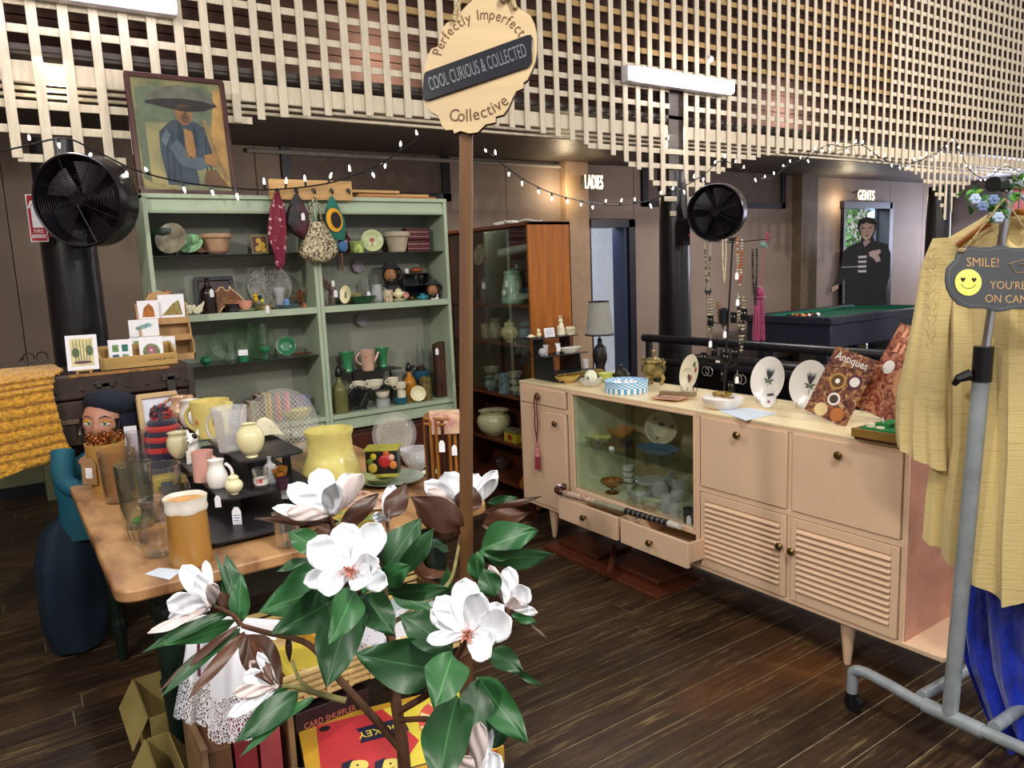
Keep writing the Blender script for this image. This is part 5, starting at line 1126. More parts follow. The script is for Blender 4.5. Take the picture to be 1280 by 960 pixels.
toby('bearded character jug with a grey cap raised at the middle of the shelf',492,ZM+.10,.145,4.44)
toby('character jug of a man in a brimmed hat at the right end of the shelf',543,ZM,.125,4.37)
T = thing('black_riser','black two-step riser carrying small glasses at the back of the right-hand shelf','stand',B(520,ZM,4.50));part('step',G().box(-.10,.09,-.05,.05,.165,.171).box(-.10,.09,-.07,.05,.09,.096),blk,T);part('back',G().box(-.10,.09,.05,.055,0,.171).box(-.10,-.094,-.05,.05,0,.165).box(.084,.09,-.05,.05,0,.165),blk,T)
T = thing('jug_riser','black block under the grey-capped character jug','stand',B(492,ZM,4.44));part('block',G().box(-.04,.04,-.04,.05,0,.099),blk,T)
ware('copper_mould','round copper-orange pot on top of the black riser','pot',B(524,ZM+.172,4.50),'ball',.035,.035,mat('copper_orange','#a0552c',.35),None,18,sc=(1.2,1));ware('white_thimble_cup','tiny white cup on top of the black riser','cup',B(512,ZM+.172,4.50),'mug',.03,.014,white,None,14)
for k in range(2): ware('port_glass',['left','right'][k]+' of two small stemmed glasses on the black riser','glass',B(523+7*k,ZM+.097,4.48),'goblet',.06,.015,clear,'port glasses',14)
ware('gilt_bottle','slim dark bottle with a gilt label between the riser and the case side','bottle',B(538,ZM+.02,4.50),'bottle',.19,.02,mat('gilt_dark_bottle','#5c4a24',.25,nscale=10,var=.5),None,16)
T = thing('small_riser','small black block under the slim gilt bottle','stand',B(538,ZM,4.50));part('block',G().box(-.025,.025,-.03,.03,0,.019),blk,T)
ware('pearl_teapot','cream teapot with a pink lid near the shelf edge','teapot',B(500,ZM+.02,4.36),'ball',.05,.035,creamg,None,20,lid=.015,hnd=(.01,.04,.018,.003,0),spout=(.02,.02,.02,.005))
ware('cream_butter_dish','cream and green oval dish under the cream teapot','dish',B(500,ZM,4.36),'dish',.018,.055,creamg,None,24)
bplate('rose_medallion','tiny round pink rose plaque leaning beside the cream teapot','plaque',509,ZM+.012,.018,mat('rose_pink_glaze','#cf8e84',.35),4.335,10,fb)
ware('brass_pot','small brass pot beside the rose plaque','pot',B(516,ZM,4.345),'ball',.03,.02,brass,None,16)
ware('teal_teapot','small teal glazed teapot near the right end of the shelf','teapot',B(530,ZM,4.34),'ball',.035,.028,mat('teal_glaze','#2f8a9c',.2,coat=.6),None,20,lid=.01,hnd=(.008,.028,.015,.003,0),spout=(.012,.018,.01,.004))
flat_card('price_card','blank white price card at the right end of the middle shelf','card',B(545,ZM,4.33),.045,.032,6,fb)
ware('alphabet_mug','white mug with a red and blue picture beside the bearded jug','mug',B(487,ZM,4.36),'tumbler',.075,.032,mat('picture_china','#cdbfa0',.35,nscale=35,var=.4,col2='#8a4a40',thresh=(.35,.5)),None,20)
for k,(px,z_) in enumerate(((446,1.565),(451,1.335))):
    p = PY(4.56,px,333 if k == 0 else 400);T = thing('wall_plate',['round lilac-grey plate hung on the back of the upper right compartment','round lilac-grey plate hung on the back of the lower right compartment'][k],'plate',M=frame(p,(1,0,0),(0,0,1)));part('dish',G().lathe(plate_prof(.038),28),mat('lilac_grey_glaze','#9c929a',.4),T)
# bottom shelf, right case
jade = mat('jade_green_glaze','#3f8f5c',.22,coat=.5)
T = thing('black_metal_stand','black two-tier metal shelf holding teacups and green vases','stand',B(462,ZB0,4.46))
part('tier',G().box(-.16,.16,-.09,.06,.225,.231).box(-.12,.18,-.12,.04,.11,.116),blk,T);[part('post',G().box(a,a+.01,b,b+.01,0,h),blk,T) for a,b,h in ((-.13,.03,.225),(.13,.03,.225),(-.11,-.08,.11),(.15,-.08,.11))]
zt,zm_ = ZB0+.232,ZB0+.117
ware('green_vase','left of the two matching jade green ribbed vases','vase',B(430,zt,4.46),'trumpet',.125,.05,jade,'jade green vases',24,wob=lambda a,z: 1+.02*sin(12*a));ware('green_vase','right of the two matching jade green ribbed vases, behind the teapot spout','vase',B(475,zt,4.50),'trumpet',.125,.045,jade,'jade green vases',24,wob=lambda a,z: 1+.02*sin(12*a))
T = ware('rose_coffee_pot','tall blush pink coffee pot printed with roses between the green vases','coffee pot',B(456,zt,4.42),'pitcher',.13,.05,mat('blush_pink_glaze','#d4ab94',.3,coat=.4),None,26,hnd=(.04,.12,.035,.006,pi),spout=(.05,.04,.06,.009,0))
part('rose_print',G().sphere((0,-.039,.085),.018,8,(1,.25,.7)).sphere((-.02,-.037,.09),.010,8,(1,.3,.7)),mat('rose_red_print','#b0484c',.4),T)
china = mat('rosebud_china','#e4dcc4',.25,nscale=35,var=.25,col2='#b08070',thresh=(.25,.38))
ware('teacup','rosebud teacup at the left of the middle tier of the black metal stand','cup',B(442,zm_+.004,4.40),'cup',.052,.04,china,None,24,hnd=(.012,.042,.02,.004,pi));ware('saucer','white saucer under the left rosebud teacup','saucer',B(447,zm_,4.40),'dish',.01,.052,china,None,24)
ware('gravy_boat','rosebud gravy boat between the two tier teacups','jug',B(463,zm_,4.38),'cup',.055,.05,china,None,24,hnd=(.015,.06,.025,.004,pi),sc=(1.15,.8));ware('teacup','rosebud teacup at the right of the middle tier beside the amber siphon','cup',B(486,zm_+.006,4.38),'cup',.05,.04,china,None,24,hnd=(.012,.042,.02,.004,pi));ware('saucer','rosebud saucer under the right-hand tier teacup','saucer',B(488,zm_,4.38),'dish',.012,.055,china,None,26)
ware('teacup','upper rosebud cup of the pile standing in the blue bowl','cup',B(495,ZB0+.09,4.35),'cup',.05,.042,china,None,24,hnd=(.012,.042,.02,.004,pi));ware('teacup','lower rosebud cup of the pile standing in the blue bowl','cup',B(496,ZB0+.045,4.35),'mug',.045,.028,china,None,24)
ware('blue_bowl','teal blue glazed bowl under the pile of rosebud cups','bowl',B(495,ZB0,4.35),'dish',.046,.052,mat('teal_blue_glaze','#2f6475',.25),None,24,sc=(1,.8));ware('sugar_bowl','rosebud sugar bowl standing on an upturned glass','bowl',B(472,ZB0+.055,4.35),'cup',.045,.045,china,None,24);ware('upturned_glass','clear patterned glass under the rosebud sugar bowl','glass',B(472,ZB0,4.35),'mug',.054,.042,crystal,None,20)
def siph(lb,px,h,r,m,yy):
    q = B(px,ZB0,yy);T = ware('soda_siphon',lb,'siphon',q,'bottle',h,r,m,None,24,solid=True)
    part('siphon_head',G().lathe([(r*.42,h*.93),(r*.5,h*1.0),(r*.36,h*1.12),(r*.16,h*1.2),(0,h*1.22)],14).tube([(0,0,h*1.06),(r*1.1,0,h*1.07)],r*.16,8).tube([(0,0,h*1.14),(r*.7,-.005,h*1.0)],r*.1,6),blk2,T);return T
siph('olive green soda siphon with a white ticket beside the bookcase partition',418,.24,.046,mat('olive_siphon','#6c6c40',.3),4.36)
siph('amber orange soda siphon with a black head on the bottom shelf',507,.21,.042,mat('amber_siphon','#c07e22',.3),4.42)
ware('oil_lamp','blue glass oil lamp with a tall clear chimney behind the small plate','lamp',B(522,ZB0,4.46),'goblet',.19,.055,mat('blue_lamp_glass','#27546c',.15,coat=.5),None,24)
part('chimney',G().lathe(vessel([(.028,.21),(.036,.25),(.026,.31),(.02,.36)],.002),20),clear,bpy.data.objects[[o.name for o in bpy.data.objects if o.name.startswith('oil_lamp')][-1]])
part('burner',G().lathe([(.02,.185),(.03,.19),(.03,.21),(.02,.22)],16),mat('dark_brass','#4a3a28',.4,metal=.7),bpy.data.objects['oil_lamp'])
ware('honeycomb_jar','amber honeycomb glass jar below the blue oil lamp','jar',B(527,ZB0,4.37),'mug',.15,.04,mat('honeycomb_amber','#7c6a38',.2,nscale=90,var=.5,bump=.6),None,20)
bplate('small_floral_plate','small cream plate leaning at the front edge of the bottom shelf','plate',517,ZB0,.05,creamg,4.335,14,fb)
T = thing('carved_plank','tall dark carved plank standing at the right end of the bottom shelf','carving',B(548,ZB0,4.40));part('body',G().prism([(-.05,.01),(-.035,0),(.035,0),(.05,.01),(.048,.36),(.02,.37),(-.02,.365),(-.048,.35)],-.02,.02,Matrix.Rotation(pi/2,4,'X')),mat('dark_grooved_wood','#4a2a1e',.5,nscale=7,var=.45,stretch=(9,9,.6),bump=.5),T);price_tag(T,(-.04,-.03,.31),.022)
T = thing('magazine_fan','black metal fan-shaped rack in front of the green siphon','rack',B(441,ZB0,4.35));g = G()
for k in range(9): a = radians(25+130*k/8);g.tube([(0,0,.02),(.085*cos(a),.0,.02+.13*sin(a))],.0035,5)
g.tube([(.085*cos(radians(20+140*k/12)),0,.02+.13*sin(radians(20+140*k/12))) for k in range(13)],.004,6);g.prism([(.08*cos(radians(20+140*k/12)),.02+.12*sin(radians(20+140*k/12))) for k in range(13)]+[(-.05,.01),(.05,.01)],-.008,-.004,Matrix.Rotation(pi/2,4,'X'));g.tube([(-.05,0,0),(-.03,0,.02),(.03,0,.02),(.05,0,0)],.005,6);part('frame',g,blk2,T)

# ================================================================ ON TOP OF THE BOOKCASES
ZTOP = 2.053
def framed(T,w_,h,fw_,fm_,m):
    part('frame',G().box(-w_/2,w_/2,0,fw_,-.008,.014).box(-w_/2,w_/2,h-fw_,h,-.008,.014).box(-w_/2,-w_/2+fw_,fw_,h-fw_,-.008,.014).box(w_/2-fw_,w_/2,fw_,h-fw_,-.008,.014),fm_,T,bevel=.004)
cA,cB = PY(4.35,174,236),PY(4.35,296,241)
wp = (cB-cA).length;q = (cA+cB)/2;q.z = ZTOP
T = thing('portrait_painting','framed painting of an old man in a wide conical hat standing on the left bookcase','painting',M=frame(q,(1,0,0),(0,.13,1)))
hp = 147*dep(q)/F*1.0
part('canvas',G().box(-wp/2+.01,wp/2-.01,.01,hp-.01,-.004,.002),mat('ochre_and_sage_ground','#a89a6a',.7,nscale=4,var=.1,col2='#5c6a52',thresh=(.35,.62)),T)
framed(T,wp,hp,.022,mat('maroon_frame','#4a2320',.35,nscale=10,var=.15),None)
def bl(pts,c,z): part('paint',G().prism([(x*wp,y*hp) for x,y in pts],z,z+.0004),mat('paint_'+c.strip('#'),c,.7,nscale=14,var=.16),T)
# coordinates in shares of the picture: x from -.5 to .5, y from 0 to 1
bl([(-.36,.10),(-.44,.13),(-.42,.88),(.3,.93),(.44,.8),(.36,.6),(-.36,.6)],'#67735c',.0024)
bl([(.44,.06),(.46,.92),(.38,.9),(.3,.5),(.36,.1)],'#b58f55',.0026)
bl([(-.20,.08),(-.24,.35),(-.23,.52),(-.10,.62),(.02,.63),(.16,.62),(.28,.55),(.34,.38),(.30,.30),(.10,.26),(.12,.08)],'#3f4c56',.003)
bl([(-.15,.40),(-.05,.24),(.14,.21),(.26,.25),(.24,.31),(.06,.33),(-.06,.46)],'#55646e',.0036)
bl([(.02,.56),(.10,.54),(.13,.40),(.10,.30),(.02,.32)],'#a37a4c',.0036)
bl(ell(.04,.70,.092,.115,14),'#8d6848',.004);bl(ell(.055,.645,.05,.045,10),'#6d523c',.0046);bl([(-.02,.71),(.10,.705),(.10,.72),(-.02,.73)],'#3a2e26',.005);bl([(.04,.67),(.055,.72),(.07,.675)],'#5e4432',.0052)
bl([(-.34,.755),(-.16,.73),(.06,.70),(.26,.72),(.40,.765),(.34,.83),(.2,.9),(.04,.92),(-.16,.89),(-.28,.83)],'#312f2e',.0048);bl([(-.32,.775),(-.16,.80),(.04,.81),(.26,.80),(.38,.775),(.32,.84),(.18,.905),(.03,.925),(-.16,.895),(-.28,.83)],'#6b6a5e',.0054)
bl([(.22,.64),(.26,.645),(.34,.36),(.44,.13),(.40,.12),(.29,.35)],'#8f7a52',.0056);bl([(.20,.34),(.32,.36),(.36,.30),(.30,.24),(.2,.27)],'#9c7448',.006);bl([(.16,.08),(.2,.2),(.3,.22),(.42,.08)],'#6b5138',.0058)
for x_ in (-.2,-.14,-.08,.2,.24): bl([(x_,.1),(x_+.012,.1),(x_+.05,.5),(x_+.03,.5)],'#2f3a44',.0034)
bl([(-.02,.735),(.0,.76),(.09,.757),(.11,.735),(.08,.742),(.02,.742)],'#5a3e2c',.0052);bl([(.0,.715),(.03,.715),(.03,.708),(.0,.708)],'#2a1c16',.0056);bl([(.06,.715),(.09,.715),(.09,.708),(.06,.708)],'#2a1c16',.0056);bl([(.02,.655),(.08,.655),(.07,.646),(.03,.646)],'#4a2c22',.0056)
bl([(-.02,.62),(.02,.55),(.0,.40),(-.05,.5)],'#2f3c46',.0042);bl([(.13,.6),(.16,.5),(.12,.35),(.11,.5)],'#2f3c46',.0042);bl([(-.22,.45),(-.16,.55),(-.12,.5),(-.18,.4)],'#64747c',.0038)
# stack of timber frames lying on the right bookcase
for k,(x0,x1,y0,z0) in enumerate(((445,545,4.36,0),(448,536,4.40,.018),(441,500,4.38,.036))):
    a,b_ = PY(y0,x0,248).x,PY(y0,x1,248).x
    one('timber_slat',G().box(a,b_,y0,y0+.09,ZTOP+z0,ZTOP+z0+.016),[woodm,mat('bare_pine','#c49a62',.6,stretch=(.4,5,5),nscale=9,var=.12),mat('bare_pine')][k],['lowest orange-brown timber slat stacked on the right bookcase','middle pale timber slat stacked on the right bookcase','topmost short timber slat stacked on the right bookcase'][k],'timber','timber slats on the bookcase',base=(a,y0,ZTOP+z0),bevel=.002)
# hook board with bags
q1,q2 = PY(4.265,336,223),PY(4.265,441,250);zt_ = (q1.z+PY(4.265,441,227).z)/2
T = thing('hook_board','pale pine board with metal hooks fixed across the tops of the two bookcases','hook board',((q1.x+q2.x)/2,4.27,ZTOP))
zb_ = PY(4.265,390,250).z;part('board',G().box(q1.x,q2.x,4.265,4.285,zb_,zt_),mat('bare_pine'),T,world=True,bevel=.002)
HK = {}
for px in (346,370,392,414,435):
    p = PY(4.262,px,238);HK[px] = p
    part('hook',G().tube([p+Vector((0,0,.012)),p+Vector((0,-.002,-.01)),p+Vector((0,-.022,-.022)),p+Vector((0,-.03,-.008))],.0035,6).lathe([(0,0),(.012,0),(.012,.003),(0,.003)],12,Matrix.Translation(p+Vector((0,-.001,0))) @ Matrix.Rotation(pi/2,4,'X')),mat('dark_hook_metal','#2e2a26',.35,metal=.7),T,world=True)
def hung(nm,lb,cat,hk,rows,m,depth=.035,fold=.0,n=28,extra=None,flat=False):
    """cloth or bag hanging from a hook: rows = (y below hook in px, left px, right px)"""
    T = thing(nm,lb,cat,HK[hk]+Vector((0,-.03,-.02)));yy = 4.235
    def fn(u,v):
        t_ = v*(len(rows)-1);i = min(int(t_),len(rows)-2);f_ = t_-i
        y_ = rows[i][0]*(1-f_)+rows[i+1][0]*f_;l = rows[i][1]*(1-f_)+rows[i+1][1]*f_;r = rows[i][2]*(1-f_)+rows[i+1][2]*f_
        a,b_ = PY(yy,l,y_),PY(yy,r,y_);c = (a+b_)/2;hw = (b_.x-a.x)/2;an = 2*pi*u
        return (c.x+hw*cos(an),yy+depth*sin(an)*(.3+.7*min(1,hw/.05))+fold*sin(6*an+v*3),c.z)
    g = G().grid(fn,n,18,wrap=True);part('body',g,m,T,world=True)
    if extra: extra(T)
    return T
bandana = mat('maroon_bandana','#7a1c34',.7,nscale=34,var=.2,col2='#d8b8b8',thresh=(.36,.40))
hung('bandana','maroon and white patterned neck scarf hanging from the left hook','scarf',346,[(240,344,348),(258,338,356),(285,335,358),(300,336,358),(318,343,357),(330,344,356),(337,347,350)],bandana,.014,.006)
T = hung('velvet_bag','black and plum velvet drawstring bag on the second hook','bag',370,[(242,368,372),(262,359,384),(280,357,387),(292,366,384),(300,378,383)],mat('black_plum_velvet','#171114',.5,nscale=12,var=.3,col2='#4a1424',thresh=(.38,.5)),.03,.003)
price_tag(T,(.0,-.05,-.13),.02)
seq = mat('cream_sequins','#c9bd9c',.35,metal=.35,nscale=85,var=.5,bump=.8,col2='#54442c',thresh=(.42,.56))
hung('sequin_bag','large cream and brown sequinned hobo bag on the third hook','bag',392,[(278,385,404),(290,382,412),(306,376,421),(316,373,423),(324,380,416),(328,393,408)],seq,.05,.003,extra=lambda T: part('strap',G().tube([PY(4.235,386,282),PY(4.235,388,262),PY(4.235,393,245),PY(4.235,400,262),PY(4.235,403,284)],.008,8),seq,T,world=True))
T = hung('sunflower_bag','green and yellow sunflower-patterned bag with a dark centre on the fourth hook','bag',414,[(245,413,416),(254,409,421),(275,406,431),(292,411,432),(300,418,431)],mat('teal_felt','#1f6a58',.8),.02)
for c,r,m,dd in (((418,275),(.048,.068),mat('sunflower_yellow','#dfa21c',.7),.0),((420,275),(.030,.046),mat('sunflower_seed','#2c2422',.9,nscale=60),.004)):
    p = PY(4.208-dd,*c);part('applique',G().prism(ell(0,0,*r,20),0,.003,Matrix.Translation(p) @ Matrix.Rotation(-.15,4,'Y') @ Matrix.Rotation(pi/2,4,'X')),m,T,world=True)
part('blue_end',G().sphere(tuple(PY(4.235,429,308)),.03,12,(1,.5,1.1)),mat('denim_blue','#3f6c98',.8),T,world=True)
for px,c,lb in ((422,'#1c1614','black'),(427,'#6a3a20','brown')):
    a,b_ = PY(4.24,px,316),PY(4.24,px+1,338);T = thing('hair_stick',lb+' wooden stick hanging below the sunflower bag','stick',a);part('stick',G().tube([a,b_],.006,8),mat(lb+'_stick',c,.4),T,world=True)

# ================================================================ ON THE OLD TABLE
T = thing('tiered_stand','black three-tier display stand filled with jugs on the old table','stand',(.66,2.9,TZ))
ZS = (.800,.895,.985)
for (x0,x1,y0,y1),z in zip(((.47,.88,2.37,3.30),(.55,.86,2.50,3.40),(.645,.87,2.60,3.10)),ZS):
    o_ = []
    for cx_,cy_,a0 in ((x0+.03,y0+.03,pi),(x1-.03,y0+.03,1.5*pi),(x1-.03,y1-.03,0),(x0+.03,y1-.03,pi/2)):
        for k in range(4): a = a0+pi/2*k/3;o_.append((cx_+.03*cos(a),cy_+.03*sin(a)))
    part('tier',G().prism(o_,z-.007,z),mat('black_melamine','#232024',.42,var=.1,nscale=8),T,world=True)
for x,y in ((.62,2.62),(.80,2.62),(.62,3.2),(.80,3.2)): part('post',G().box(x-.012,x+.012,y-.012,y+.012,.80,.888),blk,T,world=True)
for x,y in ((.70,2.70),(.83,2.70),(.70,3.02),(.83,3.02)): part('post',G().box(x-.012,x+.012,y-.012,y+.012,.895,.978),blk,T,world=True)
for x,y in ((.50,2.40),(.84,2.40),(.50,3.26),(.84,3.26)): part('foot',G().box(x-.015,x+.015,y-.015,y+.015,.781,.793),blk,T,world=True)
def wp_(name,label,cat,z,px,pyb,kind,hpx,rpx,m,group=None,n=26,**k):
    """ware sized from its width and height as seen; pyb = lowest visible point of its base"""
    p = PZ(z,px,pyb);s_ = mp(p);r = rpx*s_;br = SH[kind][0][0]*r;d = Vector((FW.x,FW.y,0)).normalized();p = p+d*br*.8;s_ = mp(p)
    kw = {}
    for q in ('hnd','spout'):
        if q in k and k[q]:
            v = list(k.pop(q))
            if q == 'hnd': kw[q] = [v[0]*s_,v[1]*s_,v[2]*s_,v[3]*s_]+([v[4]] if len(v) > 4 else [])
            else: kw[q] = [v[0]*s_,v[1]*s_,v[2]*s_,v[3]*s_]+([v[4]] if len(v) > 4 else [])
    if k.get('lid'): k['lid'] *= s_
    return ware(name,label,cat,p,kind,hpx*s_*.98,r,m,group,n,**kw,**k)
AL,AR = pi-AZ,-AZ      # handle pointing to the visitor's left / right
wp_('round_cream_vase','round pale cream vase with a flared neck at the front of the top tier','vase',ZS[2],313,572,'ball',43,17,mat('pale_lemon_glaze','#ece2b0',.25,coat=.5))
wp_('crystal_pitcher','large heavy cut-glass pitcher on the top tier','pitcher',ZS[2],286,566,'pitcher',56,22,crystal,wob=lambda a,z: 1+.05*sin(8*a),hnd=(12,50,12,2.5,AL))
T = wp_('yellow_bar_jug','tall butter-yellow advertising jug with red lettering on the top tier','jug',ZS[2],260,548,'tumbler',46,24,mat('bar_jug_yellow','#e2cf7c',.25,coat=.4),spout=(36,5,6,6,AR),hnd=(8,40,11,2.6,AL))
M_ = frame(Vector((-.055*cos(AZ)*0,0,0)),RT,(0,0,1));q_ = T.location;rr_ = .062
words('BENTS',.026,mat('red_lettering','#b5442c',.5),T,Matrix.Translation(-Vector((FW.x,FW.y,0)).normalized()*rr_+Vector((0,0,.065))) @ M_,ext=.002)
wp_('blue_flower_jug','small white pitcher with a blue flower beside the yellow bar jug','jug',ZS[2],237,534,'jug',34,14,mat('white_blue_china','#d9d4cc',.3,nscale=30,var=.2,col2='#6c8298',thresh=(.28,.34)),hnd=(8,32,9,2.2,AR))
wp_('blush_jug','blush pink ewer with a pulled lip at the back of the top tier','jug',ZS[2],224,532,'jug',36,15,mat('blush_ewer','#d9ae8c',.3,coat=.4),hnd=(8,32,10,2.4,AL),spout=(28,6,8,4,AR))
wp_('olive_jug','squat olive-gold glazed pot behind the yellow ruffled vase','pot',ZS[1],212,552,'ball',34,14,mat('olive_gold_glaze','#8c7a2c',.25,coat=.5))
wp_('ruffled_yellow_vase','small lemon yellow ruffled vase at the far end of the middle tier','vase',ZS[1],212,563,'trumpet',24,12,yellowg,wob=lambda a,z: 1+.1*sin(6*a)*(z > .02))
wp_('rosebud_sugar_bowl','cream footed sugar bowl with a crimped rim and purple sprig on the middle tier','bowl',ZS[1],223,573,'cauldron',33,14,mat('cream_sugar_glaze','#e4dab0',.3),wob=lambda a,z: 1+.03*sin(9*a))
p = PZ(ZS[1],240,580);s_ = mp(p);p += Vector((.02,.03,0));T = thing('dog_ornament','black and white seated terrier ornament on the middle tier','ornament',p,-AZ)
part('body',G().lathe([(0,0),(.030,.002),(.032,.02),(.024,.06),(.018,.08)],18,Matrix.Diagonal((.9,1.2,1,1))).tube([(-.014,-.03,0),(-.013,-.03,.05)],.008,8).tube([(.014,-.03,0),(.013,-.03,.05)],.008,8),white,T)
part('head',G().sphere((0,-.012,.095),.024,14,(1,1,.95)).sphere((0,-.036,.088),.012,10,(1,1.2,.9)).tube([(-.017,0,.108),(-.022,0,.13)],[.009,.003],6).tube([(.017,0,.108),(.022,0,.13)],[.009,.003],6),white,T)
part('black_patch',G().sphere((.014,-.02,.106),.012,8).sphere((-.02,.01,.12),.007,6).sphere((0,-.051,.09),.004,6).sphere((-.010,-.034,.102),.003,6),blk2,T)
wp_('pink_mug','straight blush pink mug on the middle tier behind the white jug','mug',ZS[1],252,603,'mug',38,13,mat('blush_mug','#e0a99c',.35),hnd=(8,30,8,2.2,AR))
wp_('white_milk_jug','white fluted milk jug on the middle tier','jug',ZS[1],270,611,'jug',36,13,white,wob=lambda a,z: 1+.02*sin(10*a),hnd=(6,30,8,2,AR))
T = wp_('cream_mustard_pot','small round cream lidded pot at the front corner of the middle tier','pot',ZS[1],292,618,'ball',20,11,creamg,lid=8)
price_tag(T,(-.01,-.04,-.065),.03);price_tag(T,(-.06,-.02,-.01),.02)
T = wp_('souvenir_tumbler','small shot tumbler with a red picture at the right of the middle tier','glass',ZS[1],325,612,'tumbler',26,10,clear);part('print',G().lathe([(.024,.015),(.025,.035)],20,wob=lambda a,z: 1),mat('souvenir_print','#d8d4cc',.5,nscale=22,var=.1,col2='#b8282c',thresh=(.4,.46)),T)
wp_('crystal_bottle','small cut crystal bottle behind the souvenir tumbler','bottle',ZS[1],337,605,'bottle',34,8,crystal)
wp_('amber_egg_cup','amber glass cup with a ticket at the right end of the middle tier','cup',ZS[1],350,604,'bowl',20,10,mat('amber_pressed'),tagcard=(.0,-.03,-.03))
wp_('purple_glass','dark purple glass cup on the middle tier below the amber cup','cup',ZS[1],352,612,'tumbler',14,8,mat('plum_glass','#3a2030',.2))
fcv = Vector((-FW.x,-FW.y,0))
pressed = glass('pressed_glass_pattern','#f2f2ee',.06,2.5,90,blend=.45,frost=.10)
def lattice_cut(T,R):
    g = G()
    for k in range(-9,10):
        c = R*.09*k;h = math.sqrt(max(0,(R*.85)**2-c*c))
        for a in (pi/4,-pi/4): d = Vector((cos(a),sin(a),0));n_ = Vector((-sin(a),cos(a),0));g.tube([n_*c-d*h+Vector((0,0,.012)),n_*c+d*h+Vector((0,0,.012))],.0012,4)
    part('lattice_cut',g,mat('frost_ridge','#d6d2c0',.3),T)
p = PZ(.80,350,612)+Vector((.10,.16,0));standing_plate('crystal_platter','large scallop-edged cut-glass platter standing behind the display stand','platter',Vector((PY(3.3,352,555).x,3.3,TZ+.02)),.165,pressed,12,fcv,None,lattice_cut,None,.95,True)
p = PZ(TZ,385,622)+Vector((.02,.03,0))
standing_plate('lattice_cut_plate','round lattice-cut glass plate leaning before the yellow jug','plate',p,.112,clear,16,fcv+Vector((-.3,0,0)),None,lattice_cut,None,1,True)
T = wp_('yellow_ceramic_jug','large soft yellow ceramic jug with a rolled lip behind the white magnolia','jug',TZ,412,632,'bottle',88,32,mat('primrose_glaze','#dfd37c',.3,coat=.4),solid=False)
T.scale = (1,1,1)
# re-shape: broad neck
g = G();s_ = mp(T.location);hh = 90*s_;rr_ = 34*s_
bodyo = [c for c in T.children if c.name.startswith('body')][0]
bodyo.data = mesh(G().lathe(vessel([(rr_*.72,0),(rr_*1.0,hh*.12),(rr_*1.06,hh*.32),(rr_*1.03,hh*.5),(rr_*.9,hh*.62),(rr_*.82,hh*.70),(rr_*.80,hh*.90),(rr_*.88,hh*.97),(rr_*.88,hh)],.006),34),'body',mat('primrose_glaze'))
lace = mat('cream_speckled_cloth','#e4dcbc',.7,nscale=90,var=.3,col2='#8a8468',thresh=(.30,.38))
p = PY(2.95,330,528);one('speckled_cloth_cap',G().grid(lambda u,v: tuple(Vector((p.x+.12*(u-.5)*(1+.1*sin(9*u)),2.95+.10*(v-.5),ZS[2]+.005+.075*max(0,1-((u-.5)/.5)**2)*max(0,1-((v-.5)/.55)**2)))),24,12),lace,'cream speckled doily heaped behind the cut-glass pitcher','doily',base=Vector((p.x,2.95,ZS[2])))
p = PZ(ZS[2],310,540);T = thing('pewter_plate','grey pewter plate lying behind the round cream vase','plate',p+Vector((.05,.05,.0)));part('dish',G().lathe(plate_prof(.07),30),mat('pewter','#7c7880',.35,metal=.5),T)
# row of drinking glasses and jugs down the left side
beerm = mat('lager','#a87a38',.3,nscale=3,var=.12,stretch=(3,3,.6),coat=.6)
p = PZ(TZ,234,708)+Vector((.02,.035,0));s_ = mp(p);r = 27*s_*.93;h = 88*s_
T = thing('beer_jug','novelty beer jug with painted foam top standing nearest on the table corner','jug',p,0)
part('body',G().lathe([(0,0),(r*.98,0),(r,.006),(r*.96,h*.5),(r*.93,h*.76)],36,wob=lambda a,z: 1+.012*sin(14*a)),beerm,T)
part('foam_collar',G().lathe([(r*.93,h*.745),(r*1.0,h*.80),(r*.95,h*.86),(r*1.02,h*.96),(r*.97,h*.95),(r*.90,h*.88),(r*.5,h*.87),(0,h*.87)],40,wob=lambda a,z: 1+.035*sin(5*a+z*20)),mat('foam_white','#e6e0d2',.4),T)
part('foam_top',G().lathe([(0,h*.885),(r*.9,h*.88),(r*.93,h*.9)],30,wob=lambda a,z: 1+.02*sin(5*a)),mat('foam_amber','#c8924a',.5,nscale=30,var=.2),T)
wob8 = lambda a,z: 1+.035*sin(8*a)
wp_('panelled_glass_jug','clear panelled glass jug with a thick handle left of the beer jug','jug',TZ,192,698,'jug',74,20,glass('faint_amber_glass','#e9dcc0',.03,.2,20),wob=wob8,hnd=(8,62,14,3,AL))
wp_('green_glass_vase','tall clear vase with a green foot behind the panelled jug','vase',TZ,168,662,'tumbler',82,22,glass('green_tint_glass','#b9cfa4',.03,.15,14),wob=lambda a,z: 1+.03*sin(7*a))
p = PZ(TZ,168,662)+Vector((.03,.04,0));one('green_pebble',G().lathe([(0,0),(.048,0),(.046,.018),(.03,.026),(0,.026)],24,Matrix.Translation(p+Vector((0,0,.001)))) if False else G().sphere(tuple(p+Vector((-.005,-.01,.02))),.02,10,(1.6,1,.7)),mat('bright_green_glass','#2f9c34',.12,trans=.4),'bright green glass pebble at the bottom of the tall clear vase','pebble',base=p)
wp_('clear_pitcher','wide clear glass pitcher with a looped handle behind the green-footed vase','pitcher',TZ,196,652,'tumbler',68,27,clear,hnd=(14,58,12,3,AR))
wp_('amber_tumbler','tall amber-tinted tumbler second along the left edge of the table','glass',TZ,145,630,'tumbler',66,22,glass('amber_tint','#dcb884',.03),n=30)
wp_('smoky_carafe','grey-lilac glass carafe behind the amber tumbler','carafe',TZ,172,606,'jug',66,18,glass('lilac_smoke','#c6bcc8',.03),hnd=(12,52,12,3,AL))
